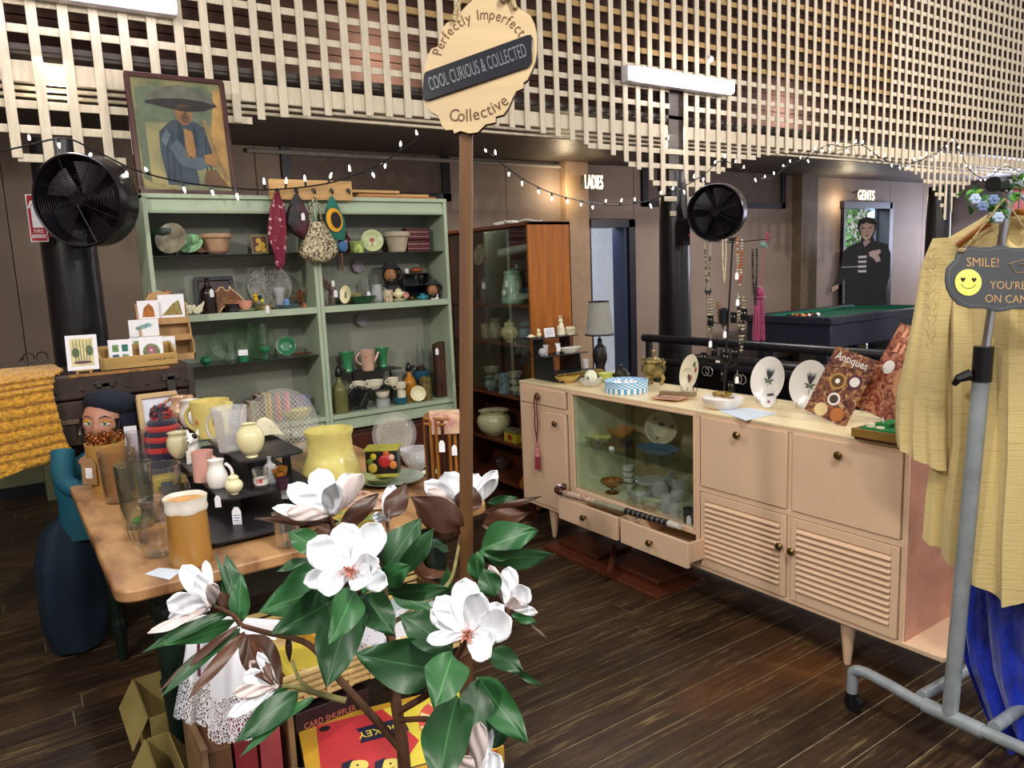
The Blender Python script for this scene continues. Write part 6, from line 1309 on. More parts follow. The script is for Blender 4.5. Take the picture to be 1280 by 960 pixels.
T = wp_('copper_vase','tan banded vase full of curled copper ribbon by the doll','vase',TZ,130,616,'tumbler',62,23,mat('tan_band_paper','#b58a48',.55,nscale=8,var=.1),n=30)
s_ = mp(T.location);g = G();r4 = random.Random(8)
for k in range(70): a,q,z_ = r4.uniform(0,6.3),r4.uniform(0,22)*s_,(58+r4.uniform(0,14))*s_;g.torus(.010,.0022,8,4,Matrix.Translation((q*cos(a),q*sin(a),z_)) @ Euler((r4.uniform(0,6),r4.uniform(0,6),0)).to_matrix().to_4x4())
part('ribbon',g,mat('copper_foil','#a8622c',.25,metal=.8,nscale=30,var=.3),T,kind='stuff')
M_ = frame(Vector((-.07,-.05,.10)),RT,(0,0,1));part('brown_ticket',G().prism([(-.028,-.055),(.028,-.055),(.028,.03),(.012,.05),(-.012,.05),(-.028,.03)],0,.001,M_),mat('kraft_ticket','#a07c54',.7),T);part('white_label',G().prism([(-.013,-.03),(.013,-.03),(.013,.012),(-.013,.012)],.0012,.002,M_),paper,T)
wp_('tall_ribbed_glass','clear ribbed tumbler on the table below the drooping magnolia','glass',TZ,357,686,'tumbler',44,17,glass('straw_tint','#ece0b8',.03,.15,20),wob=wob8)
p = PZ(TZ,205,716);one('price_slip',G().prism([tuple((q-p).xy) for q in (PZ(TZ,181,718),PZ(TZ,199,710),PZ(TZ,228,713),PZ(TZ,212,725))],.0005,.0015,Matrix.Translation(p)),mat('bluish_paper'),'pale blue handwritten slip lying at the table corner by the beer jug','paper',base=p)
# far end: frame, hat, yellow tile
p = PZ(TZ,190,572);p.y = 3.56;p.x = PY(3.56,195,560).x
q1 = PY(3.62,170,494);q2 = PY(3.62,221,494);p = Vector(((q1.x+q2.x)/2,3.56,TZ))
hfr = q1.z-TZ;wfr = q2.x-q1.x
T = thing('pale_wood_frame','pale wooden picture frame with a white mount leaning on the trunk','frame',M=frame(p,(1,0,0),(0,.2,1)))
framed(T,wfr,hfr*1.02,.018,mat('pale_ash','#c7a878',.5),None);part('mount',G().box(-wfr/2+.018,wfr/2-.018,.018,hfr,0,.003),mat('cool_white_mount','#d9dce8',.6),T)
blob(T,[(-.035,hfr*.35),(.05,hfr*.35),(.05,hfr*.82),(-.035,hfr*.82)],mat('engraving_grey','#5c6068',.6,nscale=60,var=.5),.004,'picture')
flat_card('white_notice','white notice card standing between the doll and the wooden frame','card',Vector((PY(3.57,160,520).x,3.57,TZ)),.05,.215,4,fb)
p = Vector((PY(3.42,206,560).x,3.42,TZ));s_ = mp(p)
T = thing('striped_beanie','red and navy striped knitted hat with a pompom beside the frame','hat',p)
for k in range(7):
    z0,z1 = .10+.022*k,.10+.022*(k+1);f_ = lambda z: .082*math.sqrt(max(.04,1-((z-.10)/.19)**2))
    part('stripe',G().lathe([(f_(z0),z0),(f_(z0)*1.03,(z0+z1)/2),(f_(z1),z1)],26,wob=lambda a,z: 1+.012*sin(24*a)),[mat('red_knit','#b8302c',.9,nscale=120,bump=.5,sheen=.4),mat('navy_knit','#262238',.9,nscale=120,bump=.5,sheen=.4)][(k+1) % 2],T)
part('brim',G().lathe([(.08,.0),(.086,.03),(.085,.09),(.078,.105)],26,wob=lambda a,z: 1+.015*sin(24*a)),mat('navy_knit'),T)
g = G()
for k in range(120):
    d = Vector((r4.gauss(0,1),r4.gauss(0,1),r4.gauss(0,1))).normalized();g.mi(k % 2).tube([(0,0,.275),tuple(Vector((0,0,.275))+d*.045)],[.006,.005],4)
part('pompom',g,[mat('red_knit'),mat('navy_knit')],T,kind='stuff')
p = Vector((PY(3.3,205,590).x,3.25,TZ));T = thing('yellow_boat_toy','mustard and black painted wooden block beside the black stand','toy',p);part('body',G().prism([(-.06,-.04),(.07,-.04),(.05,.05),(-.05,.05)],0,.05),mat('mustard_paint','#b39a2c',.5),T,bevel=.004);part('patch',G().box(-.03,.015,-.042,-.04,.012,.035),mat('petrol_paint','#16404c',.5),T)
# right part of the table
p = PZ(TZ,498,606);T = thing('grey_charger','large grey-green charger plate under the fruit pot','plate',p+Vector((.0,.06,0)));part('dish',G().lathe(plate_prof(.13),40),mat('grey_sage_glaze','#8d9888',.3,coat=.3),T);cz = p+Vector((0,.06,0))
ware('sage_bowl','low sage green bowl on the grey charger plate','bowl',cz+Vector((-.05,-.0,.008)),'dish',.025,.07,mat('sage_glaze','#8f9a5c',.3),None,28)
T = thing('fruit_planter','square black planter painted with coloured fruit standing in the sage bowl','planter',cz+Vector((-.03,0,.034)),-AZ);w0 = .062
part('body',G().prism([(-w0,-w0*.7),(w0,-w0*.7),(w0,w0*.7),(-w0,w0*.7)],0,.11),mat('black_enamel','#1c1618',.3),T,bevel=.006);part('rim',G().box(-w0*1.08,w0*1.08,-w0*.78,w0*.78,.105,.114).box(-w0,w0,-w0*.74,w0*.74,0,.015),mat('chartreuse_glaze','#a4a03c',.35),T,bevel=.003)
for cx_,cz_,r,c in ((.012,.065,.024,'#a8242c'),(-.035,.04,.018,'#c8b040'),(.045,.05,.015,'#c87a3c'),(-.03,.085,.012,'#d0c830'),(.02,.095,.012,'#c85a28'),(-.045,.065,.012,'#5c7a34'),(.04,.08,.012,'#d8a890')):
    part('painted_fruit',G().sphere((cx_,-w0*.72,cz_),r,10,(1,.3,1.1)),mat('fruit_'+c.strip('#'),c,.35),T)
ware('glass_bowl_stack','pile of clear cut-glass dishes between the planter and the bamboo stand','glassware',PZ(TZ,522,592)+Vector((.03,.06,0)),'bowl',.09,.07,crystal,None,22)
standing_plate('glass_star_plate','tall clear star-cut plate standing behind the cut-glass dishes','plate',PZ(TZ,515,580)+Vector((.0,.16,0)),.10,pressed,12,fcv,None,lattice_cut)
ware('mint_saucer','small mint green saucer in front of the bamboo stand','saucer',PZ(TZ,535,592)+Vector((.0,-.02,0)),'dish',.012,.04,mat('mint_glaze'),None,22)
p = PZ(TZ,558,604)+Vector((-.12,.20,0));p = Vector((1.22,2.98,TZ));p = Vector((PY(2.98,558,560).x,2.98,TZ))
p = Vector((1.235,PX(1.235,557,600).y,TZ))
bmb = mat('bamboo_cane','#9a6328',.4,nscale=9,var=.3,stretch=(2,2,.5));
tp_ = PD(dep(p),558,516)
T = thing('bamboo_stand','hexagonal bamboo cane stand with a hanging cloth and tickets','stand',p);R6 = 22*mp(p);H6 = tp_.z-TZ
for k in range(18):
    a = 2*pi*k/18;cx_,cy_ = R6*cos(a),R6*sin(a);part('cane',G().tube([(cx_,cy_,.01),(cx_,cy_,H6*.33),(cx_,cy_,H6*.34),(cx_,cy_,H6*.66),(cx_,cy_,H6*.67),(cx_,cy_,H6)],[.0055,.005,.0065,.005,.0065,.0055],6),bmb if k % 3 else woodd,T)
for z_ in (0.006,H6,H6-.018): part('ring',G().tube([(R6*1.06*cos(pi*k/3),R6*1.06*sin(pi*k/3),z_) for k in range(6)],.006,6,closed=True),bmb,T)
part('top',G().prism([(R6*cos(pi*k/3),R6*sin(pi*k/3)) for k in range(6)],H6-.004,H6+.004),mat('woven_top','#8c5a34',.6,nscale=50,var=.3),T)
T2 = thing('folded_cloth','faded pink and cream cloth folded over the top of the bamboo stand','cloth',p+Vector((0,0,H6+.005)))
f_ = lambda a: -AZ+a
g = G().grid(lambda u,v: (lambda L_: (R6*(-.55+.2*(1-u))*0+(u-.42)*R6*1.7*cos(AZ)+ (max(-1,min(1,1-v*2.2)))*R6*.7*sin(AZ),-(u-.42)*R6*1.7*sin(AZ)+(max(-1.0,min(1,1-v*2.2)))*R6*.9*cos(AZ)-(.012 if v > .9 else 0),.006 if v < .88 else .006-(v-.88)*.52))(0),8,24)
part('cloth',g,mat('faded_rose_cloth','#c7a888',.8,nscale=30,var=.15,col2='#a8766c',thresh=(.35,.6)),T2)
price_tag(T,(-R6*.5-.01,-R6,H6-.09),.02);price_tag(T,(R6*.05,-R6*1.1,H6-.11),.018)
# folded papers and books behind the central flower
p = PZ(TZ,462,640)
one('printed_napkin',G().grid(lambda u,v: tuple(p+RT*(.16*(u-.5))+Vector((FW.x,FW.y,0))*(.14*v)+Vector((0,0,.012+.02*v+.004*sin(8*u)))),10,8),mat('paisley_cloth','#d8b8a0',.7,nscale=45,var=.2,col2='#a0685a',thresh=(.42,.5)),'pink and white paisley cloth behind the central magnolia','cloth',base=p)
p = PZ(TZ,452,612);T = thing('green_gourd','pale green corn-husk dish to the right of the yellow jug','dish',p+Vector((0,.03,0)));part('body',G().tube([(-.09,0,.03),(-.03,0,.035),(.05,-.01,.03),(.10,-.02,.03)],[.012,.03,.026,.010],12),mat('celery_green','#9aa070',.4,nscale=20,var=.15),T)
p = PZ(TZ,440,655);T = thing('paperback','small colourful paperback half hidden behind the central magnolia','book',p+Vector((0,.02,0)),.4);part('cover',G().box(-.06,.06,-.08,.08,0,.02),mag_mat('orange_green_cover',['#8a4a20','#d89a3c','#4a7a38','#e0d0a0'],16),T,bevel=.002);part('pages',G().box(-.056,.058,-.078,.078,.003,.017),ivory,T)

# ================================================================ DOLL BESIDE THE TABLE
hp_ = PY(3.74,131,528)
T = thing('doll','life-size doll with green painted eyes, black beret and teal dress beside the table','doll',(.2,3.72,0))
skd = mat('doll_skin','#b9826a',.45,var=.05);teal = mat('teal_cotton','#0f5a6c',.7,nscale=5,var=.15);navyk = mat('navy_dress','#0e2436',.8,nscale=5,var=.2)
# head with brow, cheeks, nose and chin
def headf(u,v):
    a = 2*pi*u;b_ = pi*(v-.5);x = cos(b_)*sin(a);y = -cos(b_)*cos(a);z = sin(b_)
    x *= .088*(1-.22*max(0,-z));y *= .095;zz = .115*z
    fr = max(0,-y/.095)
    y -= .020*math.exp(-((x/.013)**2)-((zz+.018)/.022)**2)*fr                       # nose
    y -= .006*math.exp(-((x/.010)**2)-((zz-.01)/.03)**2)*fr
    y += .010*(math.exp(-(((x-.032)/.016)**2)-((zz-.012)/.012)**2)+math.exp(-(((x+.032)/.016)**2)-((zz-.012)/.012)**2))*fr
    y -= .006*math.exp(-((x/.02)**2)-((zz+.062)/.010)**2)*fr                         # lips
    return (x,y,zz)
HM = Matrix.Translation(hp_) @ Matrix.Rotation(radians(-8)-.35,4,'Z') @ Matrix.Rotation(radians(4),4,'Y')
def hw(g_): return G().add([HM @ v for v in g_.v],g_.f)
part('head',hw(G().grid(headf,48,36,wrap=True)),skd,T,world=True)
for q in (-1,1):
    part('eye',hw(G().sphere((q*.032,-.080,.012),.020,14,(1.15,.5,.72))),mat('eye_white','#dfe2dc',.2),T,world=True)
    part('iris',hw(G().sphere((q*.032+.003,-.0885,.013),.0085,10,(1,.3,1))),mat('green_iris','#5f8a6a',.2),T,world=True)
    part('pupil',hw(G().sphere((q*.032+.003,-.0906,.013),.0035,8,(1,.3,1))),blk2,T,world=True)
    part('eyelid',hw(G().sphere((q*.032,-.079,.019),.0222,14,(1.15,.52,.55))),mat('ochre_eyeshadow','#b8822c',.5),T,world=True)
    part('brow',hw(G().tube([(q*.012,-.093,.034),(q*.034,-.088,.046),(q*.056,-.072,.036)],[.0012,.0026,.001],6)),blk2,T,world=True)
    part('curl',hw(G().tube([(q*.072,-.055,.03),(q*.076,-.058,-.005),(q*.066,-.07,-.022),(q*.058,-.074,-.012)],[.010,.007,.006,.004],8)),blk2,T,world=True)
part('lips',hw(G().sphere((0,-.094,-.058),.014,10,(1.3,.4,.55))),mat('doll_lips','#8a2c30',.35),T,world=True)
part('hair',hw(G().grid(lambda u,v: (lambda a,b_: (.098*cos(b_)*sin(a),.022-.092*cos(b_)*cos(a),.008+.122*sin(b_)))(2*pi*u,pi*(.02+.48*v)-.25*cos(2*pi*u)*0-.3+.55*max(0,cos(2*pi*u))*(1-v)),36,16,wrap=True)),mat('black_hair','#131116',.35),T,world=True)
part('beret',hw(G().sphere((.046,.04,.004),.098,24,(1,.9,1.1)).lathe([(.098,.045),(.112,.06),(.116,.085),(.10,.115),(.06,.135),(0,.142)],44,Matrix.Translation((.016,.022,0)) @ Matrix.Rotation(.10,4,'Y') @ Matrix.Rotation(-.2,4,'X'),wob=lambda a,z: 1+.012*sin(30*a))),mat('navy_beret_knit','#141a28',.9,nscale=60,bump=.4),T,world=True)
part('earring',hw(G().tube([(-.088,-.03,-.01),(-.09,-.035,-.04)],.004,6).sphere((-.09,-.035,-.045),.008,8)),mat('leaf_silver','#b0b09c',.3,metal=.5),T,world=True)
nb = hp_+Vector((-.02,.0,-.11))
part('neck',G().tube([nb+Vector((.01,0,.04)),nb,nb+Vector((-.03,0,-.05))],[.038,.036,.045],14),skd,T,world=True)
ch = PY(3.72,96,575)
part('dress_top',G().grid(lambda u,v: (lambda a: (interp(v,[0,.25,.6,1],[hp_.x-.05,ch.x+.03,ch.x+.02,ch.x])+interp(v,[0,.12,.3,.6,1],[.03,.10,.13,.11,.10])*sin(a),3.72-interp(v,[0,.2,1],[.03,.07,.09])*cos(a)*(1+.04*sin(7*a)),interp(v,[0,1],[nb.z-.0,.52])))(2*pi*u),32,16,wrap=True),teal,T,world=True)
part('skirt',G().grid(lambda u,v: (lambda a: (.18-.03*v+interp(v,[0,.1,.3,.8,1],[.03,.105,.135,.13,.10])*sin(a)*(1+.05*sin(6*a)),3.745-interp(v,[0,.1,.3,1],[.03,.085,.11,.09])*cos(a)*(1+.06*sin(6*a+1)),.62-.60*v))(2*pi*u),40,16,wrap=True),navyk,T,world=True)
part('arm',G().tube(spline([ch+Vector((-.05,-.05,.06)),ch+Vector((-.06,-.10,-.06)),ch+Vector((.0,-.14,-.10)),ch+Vector((.05,-.16,-.02))],4),[.045]*4+[.04]*5+[.032]*4,12),teal,T,world=True)
hd_ = PY(3.52,106,577)
g = G().sphere(tuple(hd_),.024,10,(1,1,.8))
for k in range(4): g.tube([hd_+Vector((-.008,-.01,.015-.011*k)),hd_+Vector((.012,-.03,.016-.011*k)),hd_+Vector((.028,-.028,.012-.010*k))],[.008,.0075,.006],6)
g.tube([hd_+Vector((0,-.01,.018)),hd_+Vector((.016,-.016,.032)),hd_+Vector((.026,-.022,.03))],[.009,.008,.006],6);part('hand',g,skd,T,world=True)

# ================================================================ ON THE TRUNK
ZK = 1.217
p0 = Vector((.50,4.0,ZK))
kraft = mat('raw_pine_box','#b89455',.6,nscale=7,var=.14,stretch=(.5,4,4));mdf = mat('mdf_board','#b58d5c',.6,var=.06)
a_,b_ = PY(3.86,124,450),PY(3.86,222,450)
T = thing('pine_tray','long low pine tray holding the front row of greeting cards','tray',((a_.x+b_.x)/2,3.92,ZK))
x0,x1 = a_.x,b_.x
part('front',G().box(x0,x1,3.855,3.867,ZK,ZK+.055),kraft,T,world=True,bevel=.002);part('back',G().box(x0,x1,3.99,4.0,ZK,ZK+.10),kraft,T,world=True,bevel=.002)
part('side',G().prism([(3.867,0),(3.99,0),(3.99,.10),(3.867,.055)],x1-.01,x1,Matrix(((0,0,1,0),(1,0,0,0),(0,1,0,ZK),(0,0,0,1)))),kraft,T,world=True);part('side',G().prism([(3.867,0),(3.99,0),(3.99,.10),(3.867,.055)],x0,x0+.01,Matrix(((0,0,1,0),(1,0,0,0),(0,1,0,ZK),(0,0,0,1)))),kraft,T,world=True)
part('base',G().box(x0,x1,3.86,4.0,ZK,ZK+.006),kraft,T,world=True)
words('handmade gift cards',.014,mat('burnt_print','#6a4020',.6),T,frame(Vector((x1-.07,3.8545,ZK+.03)),(1,0,0),(0,0,1)),world=True,ext=.0004)
c0 = PY(4.02,176,410);c1 = PY(4.02,240,400);tpz = PY(4.02,205,364).z
T = thing('card_rack','stepped MDF rack with a domed back holding tiers of greeting cards','rack',((c0.x+c1.x)/2,4.08,ZK));xm,hw_ = (c0.x+c1.x)/2,(c1.x-c0.x)/2
hb = tpz-ZK
part('back',G().prism([(-hw_,0),(hw_,0),(hw_,hb*.82),(hw_*.6,hb*.86),(hw_*.4,hb*.97),(0,hb),(-hw_*.4,hb*.97),(-hw_*.6,hb*.86),(-hw_,hb*.82)],0,.008,frame(Vector((xm,4.15,ZK)),(1,0,0),(0,0,1))),mdf,T,world=True,bevel=.002)
stp = [(4.02,.0),(4.15,0),(4.15,hb*.84),(4.12,hb*.80),(4.10,hb*.55),(4.07,hb*.5),(4.05,hb*.3),(4.02,hb*.26)]
for x_ in (xm-hw_,xm+hw_-.006): part('side',G().prism([(a,b2) for a,b2 in stp],x_,x_+.006,Matrix(((0,0,1,0),(1,0,0,0),(0,1,0,ZK),(0,0,0,1)))),mdf,T,world=True)
for y_,z_ in ((4.02,0),(4.055,hb*.28),(4.095,hb*.52)): part('step',G().box(xm-hw_,xm+hw_,y_,y_+.035,ZK+z_,ZK+z_+.03),mdf,T,world=True)
def art(kind):
    def d(T,w_,h):
        if kind == 'trees':
            blob(T,[(-w_*.36,h*.12),(w_*.36,h*.12),(w_*.36,h*.9),(-w_*.36,h*.9)],mat('wash_yellow','#e0d49a',.7,nscale=20,var=.15));g = G()
            for k in range(6): x = w_*(-.2+.08*k);g.prism([(x-.001,h*.2),(x+.002,h*.2),(x+.004*(k-2.5)+.002,h*.85),(x+.004*(k-2.5),h*.85)],.0012,.0016)
            part('painted_trunk',g,greyp,T);blob(T,ell(-w_*.2,h*.5,w_*.12,h*.14),leafp,.0014);blob(T,ell(w_*.24,h*.55,w_*.12,h*.15),leafp,.0014);blob(T,ell(0,h*.22,w_*.3,h*.04),mat('plum_print','#6a4a5c',.7),.0018)
        elif kind == 'squares':
            for k,(a,b2,c) in enumerate(((-.2,.68,'#6f9a5c'),(.2,.68,'#3f7f78'),(-.2,.32,'#2c5c7a'),(.2,.32,'#7aa48c'))): blob(T,[(w_*(a-.13),h*(b2-.13)),(w_*(a+.13),h*(b2-.13)),(w_*(a+.13),h*(b2+.13)),(w_*(a-.13),h*(b2+.13))],mat('wash_'+c.strip('#'),c,.7,nscale=40,var=.3))
        elif kind == 'flower':
            g = G()
            for k in range(9): a = 2*pi*k/9;g.prism([(0,h*.5),(w_*.16*cos(a-.2),h*.5+w_*.16*sin(a-.2)),(w_*.3*cos(a),h*.5+w_*.3*sin(a)),(w_*.16*cos(a+.2),h*.5+w_*.16*sin(a+.2))],.001,.0014)
            blob(T,ell(.0,h*.45,w_*.36,h*.3),mat('wash_green','#7ea05c',.7,nscale=30,var=.4),.0004);part('petal_print',g,mat('hot_pink','#c43c8c',.6),T);blob(T,ell(0,h*.5,w_*.06,w_*.06),mat('pink_core','#e8b0b8',.6),.0018)
        elif kind == 'foliage': blob(T,[(-w_*.38,h*.1),(w_*.4,h*.1),(w_*.3,h*.75),(w_*.05,h*.6)],mat('mixed_foliage','#8a9a50',.7,nscale=60,var=.5,col2='#9c5c40',thresh=(.38,.6)))
        elif kind == 'rust': blob(T,[(-w_*.3,h*.1),(w_*.3,h*.1),(w_*.25,h*.6),(w_*.05,h*.85),(-w_*.2,h*.6)],mat('rust_wash','#b8702c',.7,nscale=40,var=.3))
        else:
            for k in range(3): blob(T,ell(w_*(-.15+.15*k),h*(.5+.08*k),w_*.13,h*.12),mat('aqua_wash','#8cb8bc',.7,nscale=40,var=.3),.0006+.0004*k)
    return d
cd = [(105,3.83,464,418,35,'trees','watercolour card of slender trees standing alone on a tiny easel',0),(151,3.885,446,420,27,'squares','card of four coloured squares at the left in the pine tray',8),(190,3.885,446,420,27,'flower','card with a hot pink flower at the right in the pine tray',6),
      (176,4.03,425,407,26,'squares','card of small blue-green squares in the lowest step of the rack',6),(206,4.03,430,408,24,'aqua','card of pale aqua shapes in the lowest step of the rack',10),(180,4.07,412,397,34,'script','plain white envelope card in the middle step of the rack',4),(186,4.11,396,380,24,'rust','card with a rust-coloured motif in the top step of the rack',0),(216,4.11,400,382,30,'foliage','large card of mixed foliage at the top right of the rack',8)]
for px,yy,yb2,yt,wpx,kd,lb,rl_ in cd:
    a = PY(yy,px,yb2);t2 = PY(yy,px,yt);s2 = mp(a);f2 = Vector((-.25,-1,.0));hh = wpx*s2*(.62 if kd == 'script' else 1.25 if yy < 4 else .95)
    zz = {3.83: ZK+.014,3.885: ZK+.008,4.03: ZK+.031,4.07: ZK+hb*.28+.031,4.11: ZK+hb*.52+.031}[yy]
    T = flat_card('greeting_card',lb,'card',Vector((a.x,yy,zz)),wpx*s2,hh,8 if yy < 4 else 4,f2,paper,art(kd),'greeting cards on the trunk',roll=-rl_ if False else 0)
a = PY(3.83,105,464);T = thing('mini_easel','tiny wooden easel under the tree watercolour card','easel',Vector((a.x,3.83,ZK)));part('frame',G().box(-.035,.035,-.012,-.004,.010,.016).box(-.03,-.022,-.012,-.004,0,.012).box(.022,.03,-.012,-.004,0,.012).tube([(-.02,.012,.012),(0,.045,0)],.003,5),kraft,T)
# mustard knitted throw
wool = mat('mustard_wool','#c9922a',.85,nscale=75,var=.28,bump=.9,sheen=.3)
PR = [(4.20,ZK+.012),(4.05,ZK+.014),(3.88,ZK+.014),(3.79,ZK+.006),(3.765,ZK-.05),(3.755,ZK-.16),(3.75,ZK-.27),(3.745,ZK-.36)]
def throw(u,v):
    t_ = v*(len(PR)-1);i = min(int(t_),len(PR)-2);f_ = t_-i;y = PR[i][0]*(1-f_)+PR[i+1][0]*f_;z = PR[i][1]*(1-f_)+PR[i+1][1]*f_
    xr = interp(v,[0,.3,.42,.6,.8,1],[.22,.24,.20,.185,.20,.23]);x = -.42+(xr+.42)*u
    rib = .013*abs(sin(pi*v*17));sag = .03*sin(pi*u)*v+.05*(1-u)*max(0,v-.4)
    kn = .0028*sin(x*520)*sin(pi*v*34+ (pi/2 if int(v*68) % 2 else 0))
    return (x,y-(rib+kn if v > .4 else 0)-.02*(1-u)*v,z+(rib*.8+kn if v <= .4 else .004*sin(x*9))-sag*.5)
g = G().grid(throw,150,204)
T = thing('knitted_throw','chunky mustard yellow ribbed knitted throw draped over the left end of the trunk','throw',(-.1,3.9,ZK));o_ = part('body',g,wool,T,world=True);sm_ = o_.modifiers.new('thick','SOLIDIFY');sm_.thickness = .012
part('corner',G().grid(lambda u,v: (-.30+.34*u,3.735-.02*v+.01*abs(sin(14*u)),ZK-.34-.12*v*(1-.5*u)+.03*u),40,24),wool,T,world=True)
p = PY(4.0,38,447);p.z = ZK+.03;T = thing('sunglasses','dark sunglasses and small oddments lying on the throw at the back of the trunk','sunglasses',Vector((PY(4.18,42,446).x,4.2,ZK+.03)));part('frame',G().torus(.022,.003,16,5,Matrix.Translation((-.02,0,.03)) @ Matrix.Rotation(pi/2,4,'X')).torus(.022,.003,16,5,Matrix.Translation((.035,0,.03)) @ Matrix.Rotation(pi/2,4,'X')).tube([(-.042,0,.035),(-.06,-.06,.02)],.003,5),blk2,T)

# ================================================================ HALL: RAILING, POOL TABLE, STANDEE
rb = mat('black_gloss_rail','#23242a',.3,var=.15)
T = thing('railing','black horizontal railing running behind the sideboard','railing',(4.45,2.8,0))
for z,r in ((.985,.032),(.80,.03),(.60,.03),(.38,.03)): part('rail',G().tube([(4.45,.6,z),(4.45,4.56,z)],r,14),rb,T,world=True)
for y_ in (.7,2.0,3.3,4.5): part('post',G().box(4.43,4.47,y_-.02,y_+.02,0,.97),rb,T,world=True)
T = thing('sofa','long black vinyl sofa behind the railing','sofa',(5.0,2.8,0));vin = mat('black_vinyl','#101014',.35)
part('back',G().box(4.56,4.74,1.0,4.2,.1,.86),vin,T,world=True,bevel=.06);part('seat',G().box(4.7,5.25,1.0,4.2,.1,.45),vin,T,world=True,bevel=.05)
for y_ in (1.0,4.1): part('arm',G().box(4.56,5.25,y_,y_+.14,.1,.62),vin,T,world=True,bevel=.04)
px0,px1,py0,py1 = 7.95,10.35,5.10,6.32
T = thing('pool_table','pool table with green felt and black skirt beyond the right-hand arch','pool table',(9.1,5.7,0))
felt = mat('green_felt','#0f6b4a',.9,nscale=60);skirt = mat('blue_black_laminate','#262838',.35,var=.1)
part('bed',G().box(px0+.1,px1-.1,py0+.1,py1-.1,.80,.835),felt,T,world=True)
for a in ((px0,px1,py0,py0+.1),(px0,px1,py1-.1,py1),(px0,px0+.1,py0+.1,py1-.1),(px1-.1,px1,py0+.1,py1-.1)): part('rail',G().box(a[0],a[1],a[2],a[3],.80,.885),skirt,T,world=True,bevel=.008)
for a in ((px0+.1,px1-.1,py0+.1,py0+.135),(px0+.1,px1-.1,py1-.135,py1-.1),(px0+.1,px0+.135,py0+.1,py1-.1),(px1-.135,px1-.1,py0+.1,py1-.1)): part('cushion',G().box(a[0],a[1],a[2],a[3],.835,.872),felt,T,world=True,bevel=.008)
part('skirt',G().box(px0+.02,px1-.02,py0+.02,py1-.02,.52,.80),skirt,T,world=True,bevel=.01)
for x in (px0+.18,px1-.18):
    for y_ in (py0+.18,py1-.18): part('leg',G().box(x-.07,x+.07,y_-.07,y_+.07,0,.52),skirt,T,world=True,bevel=.01)
T = thing('ball_rack','black triangle rack holding the balls on the pool table','rack',(8.4,5.85,.836));tri = [(-.17,-.15),(.17,-.15),(0,.17)]
part('frame',G().tube([(x,y,.02) for x,y in tri],.013,8,closed=True),blk,T)
n = 0
for r_i in range(5):
    for c_i in range(5-r_i):
        cc = ['#8c1a1c','#c9b64a','#8c1a1c','#e8e4d8','#8c1a1c','#8c1a1c','#c9b64a','#1a1a1c'][n % 8];q = (8.4-.10+.052*c_i+.026*r_i,5.85-.11+.046*r_i,.862)
        T2 = one('pool_ball',G().sphere(q,.0255,12),mat('ball_'+cc.strip('#'),cc,.15),{'#8c1a1c': 'red','#c9b64a': 'yellow','#e8e4d8': 'white','#1a1a1c': 'black'}[cc]+' ball inside the triangle rack on the pool table','ball',{'#8c1a1c': 'red','#c9b64a': 'yellow','#e8e4d8': 'white','#1a1a1c': 'black'}[cc]+' balls in the rack',base=q);n += 1
one('pool_ball',G().sphere((8.62,5.72,.862),.027,12),white,'white ball lying loose beside the triangle rack','ball',base=(8.62,5.72,.862))
# cardboard standee of a man in a dark jacket
sx,sy = 10.62,6.38;dS = 11.1/F;f2 = (Vector((0,0,0))-Vector((sx,sy,0))).normalized();q0 = PY(sy,1085,272);sx = q0.x;top = q0.z
T = thing('cardboard_standee','cardboard cut-out of a dark-haired man in a dark jacket before the bright doorway','standee',M=frame(Vector((sx,sy,0)),Vector((0,0,1)).cross(f2),(0,0,1)))
def SP(pts): return [((x-1085)*dS,top-(y-272)*dS) for x,y in pts]
def lay(pts,c,z,nm='print',th=.001): part(nm,G().prism(SP(pts),z,z+th),mat('standee_'+c.strip('#'),c,.6,nscale=6,var=.06),T)
out_ = [(1073,281),(1075,275),(1083,272),(1091,274),(1095,279),(1094,288),(1092,296),(1093,301),(1108,306),(1112,318),(1112,345),(1108,360),(1110,385),(1112,440),(1108,482),(1092,484),(1090,440),(1085,400),(1078,440),(1070,484),(1054,482),(1058,430),(1060,385),(1060,348),(1052,360),(1045,364),(1043,360),(1050,350),(1056,325),(1058,312),(1064,306),(1077,301),(1078,296),(1075,289)]
lay(out_,'#14161c',-.006,'board',.012)
lay([(1075,280),(1080,276),(1090,277),(1093,281),(1092,290),(1088,298),(1083,300),(1078,295)],'#b89c90',.0065);lay([(1073,281),(1075,274),(1083,271),(1092,273),(1095,280),(1091,281),(1084,278),(1077,280),(1075,286)],'#241f22',.0078)
lay([(1078,284),(1082,284),(1082,285.3),(1078,285.3)],'#241f22',.0078);lay([(1086,284),(1090,283.6),(1090,285),(1086,285.3)],'#241f22',.0078);lay([(1082,293.5),(1087,293),(1086,295),(1083,295)],'#7a4a44',.0078);lay([(1084,286),(1085.5,286),(1086,290.5),(1083,290.5)],'#9c8076',.0078)
lay([(1080,302),(1084,299),(1089,301),(1086,305),(1082,308)],'#a8888a',.0065)
for y_ in (319,325,331,337): lay([(1075,y_),(1085,y_),(1084.5,y_+3),(1075.5,y_+3)],'#c9c6cc',.0065)
lay([(1087,315),(1092,313),(1100,312),(1101,316),(1098,318),(1101,326),(1096,328),(1092,322),(1088,320)],'#c4a8ac',.0065)
lay([(1056,332),(1076,332),(1076,333),(1056,333)],'#b8b8c0',.0065);lay([(1044,358),(1052,354),(1053,359),(1046,364)],'#b89c90',.0065)
part('strut',G().box(-.03,.03,.0,1.2,-.3,-.29),mat('raw_cardboard','#a88858',.8),T)

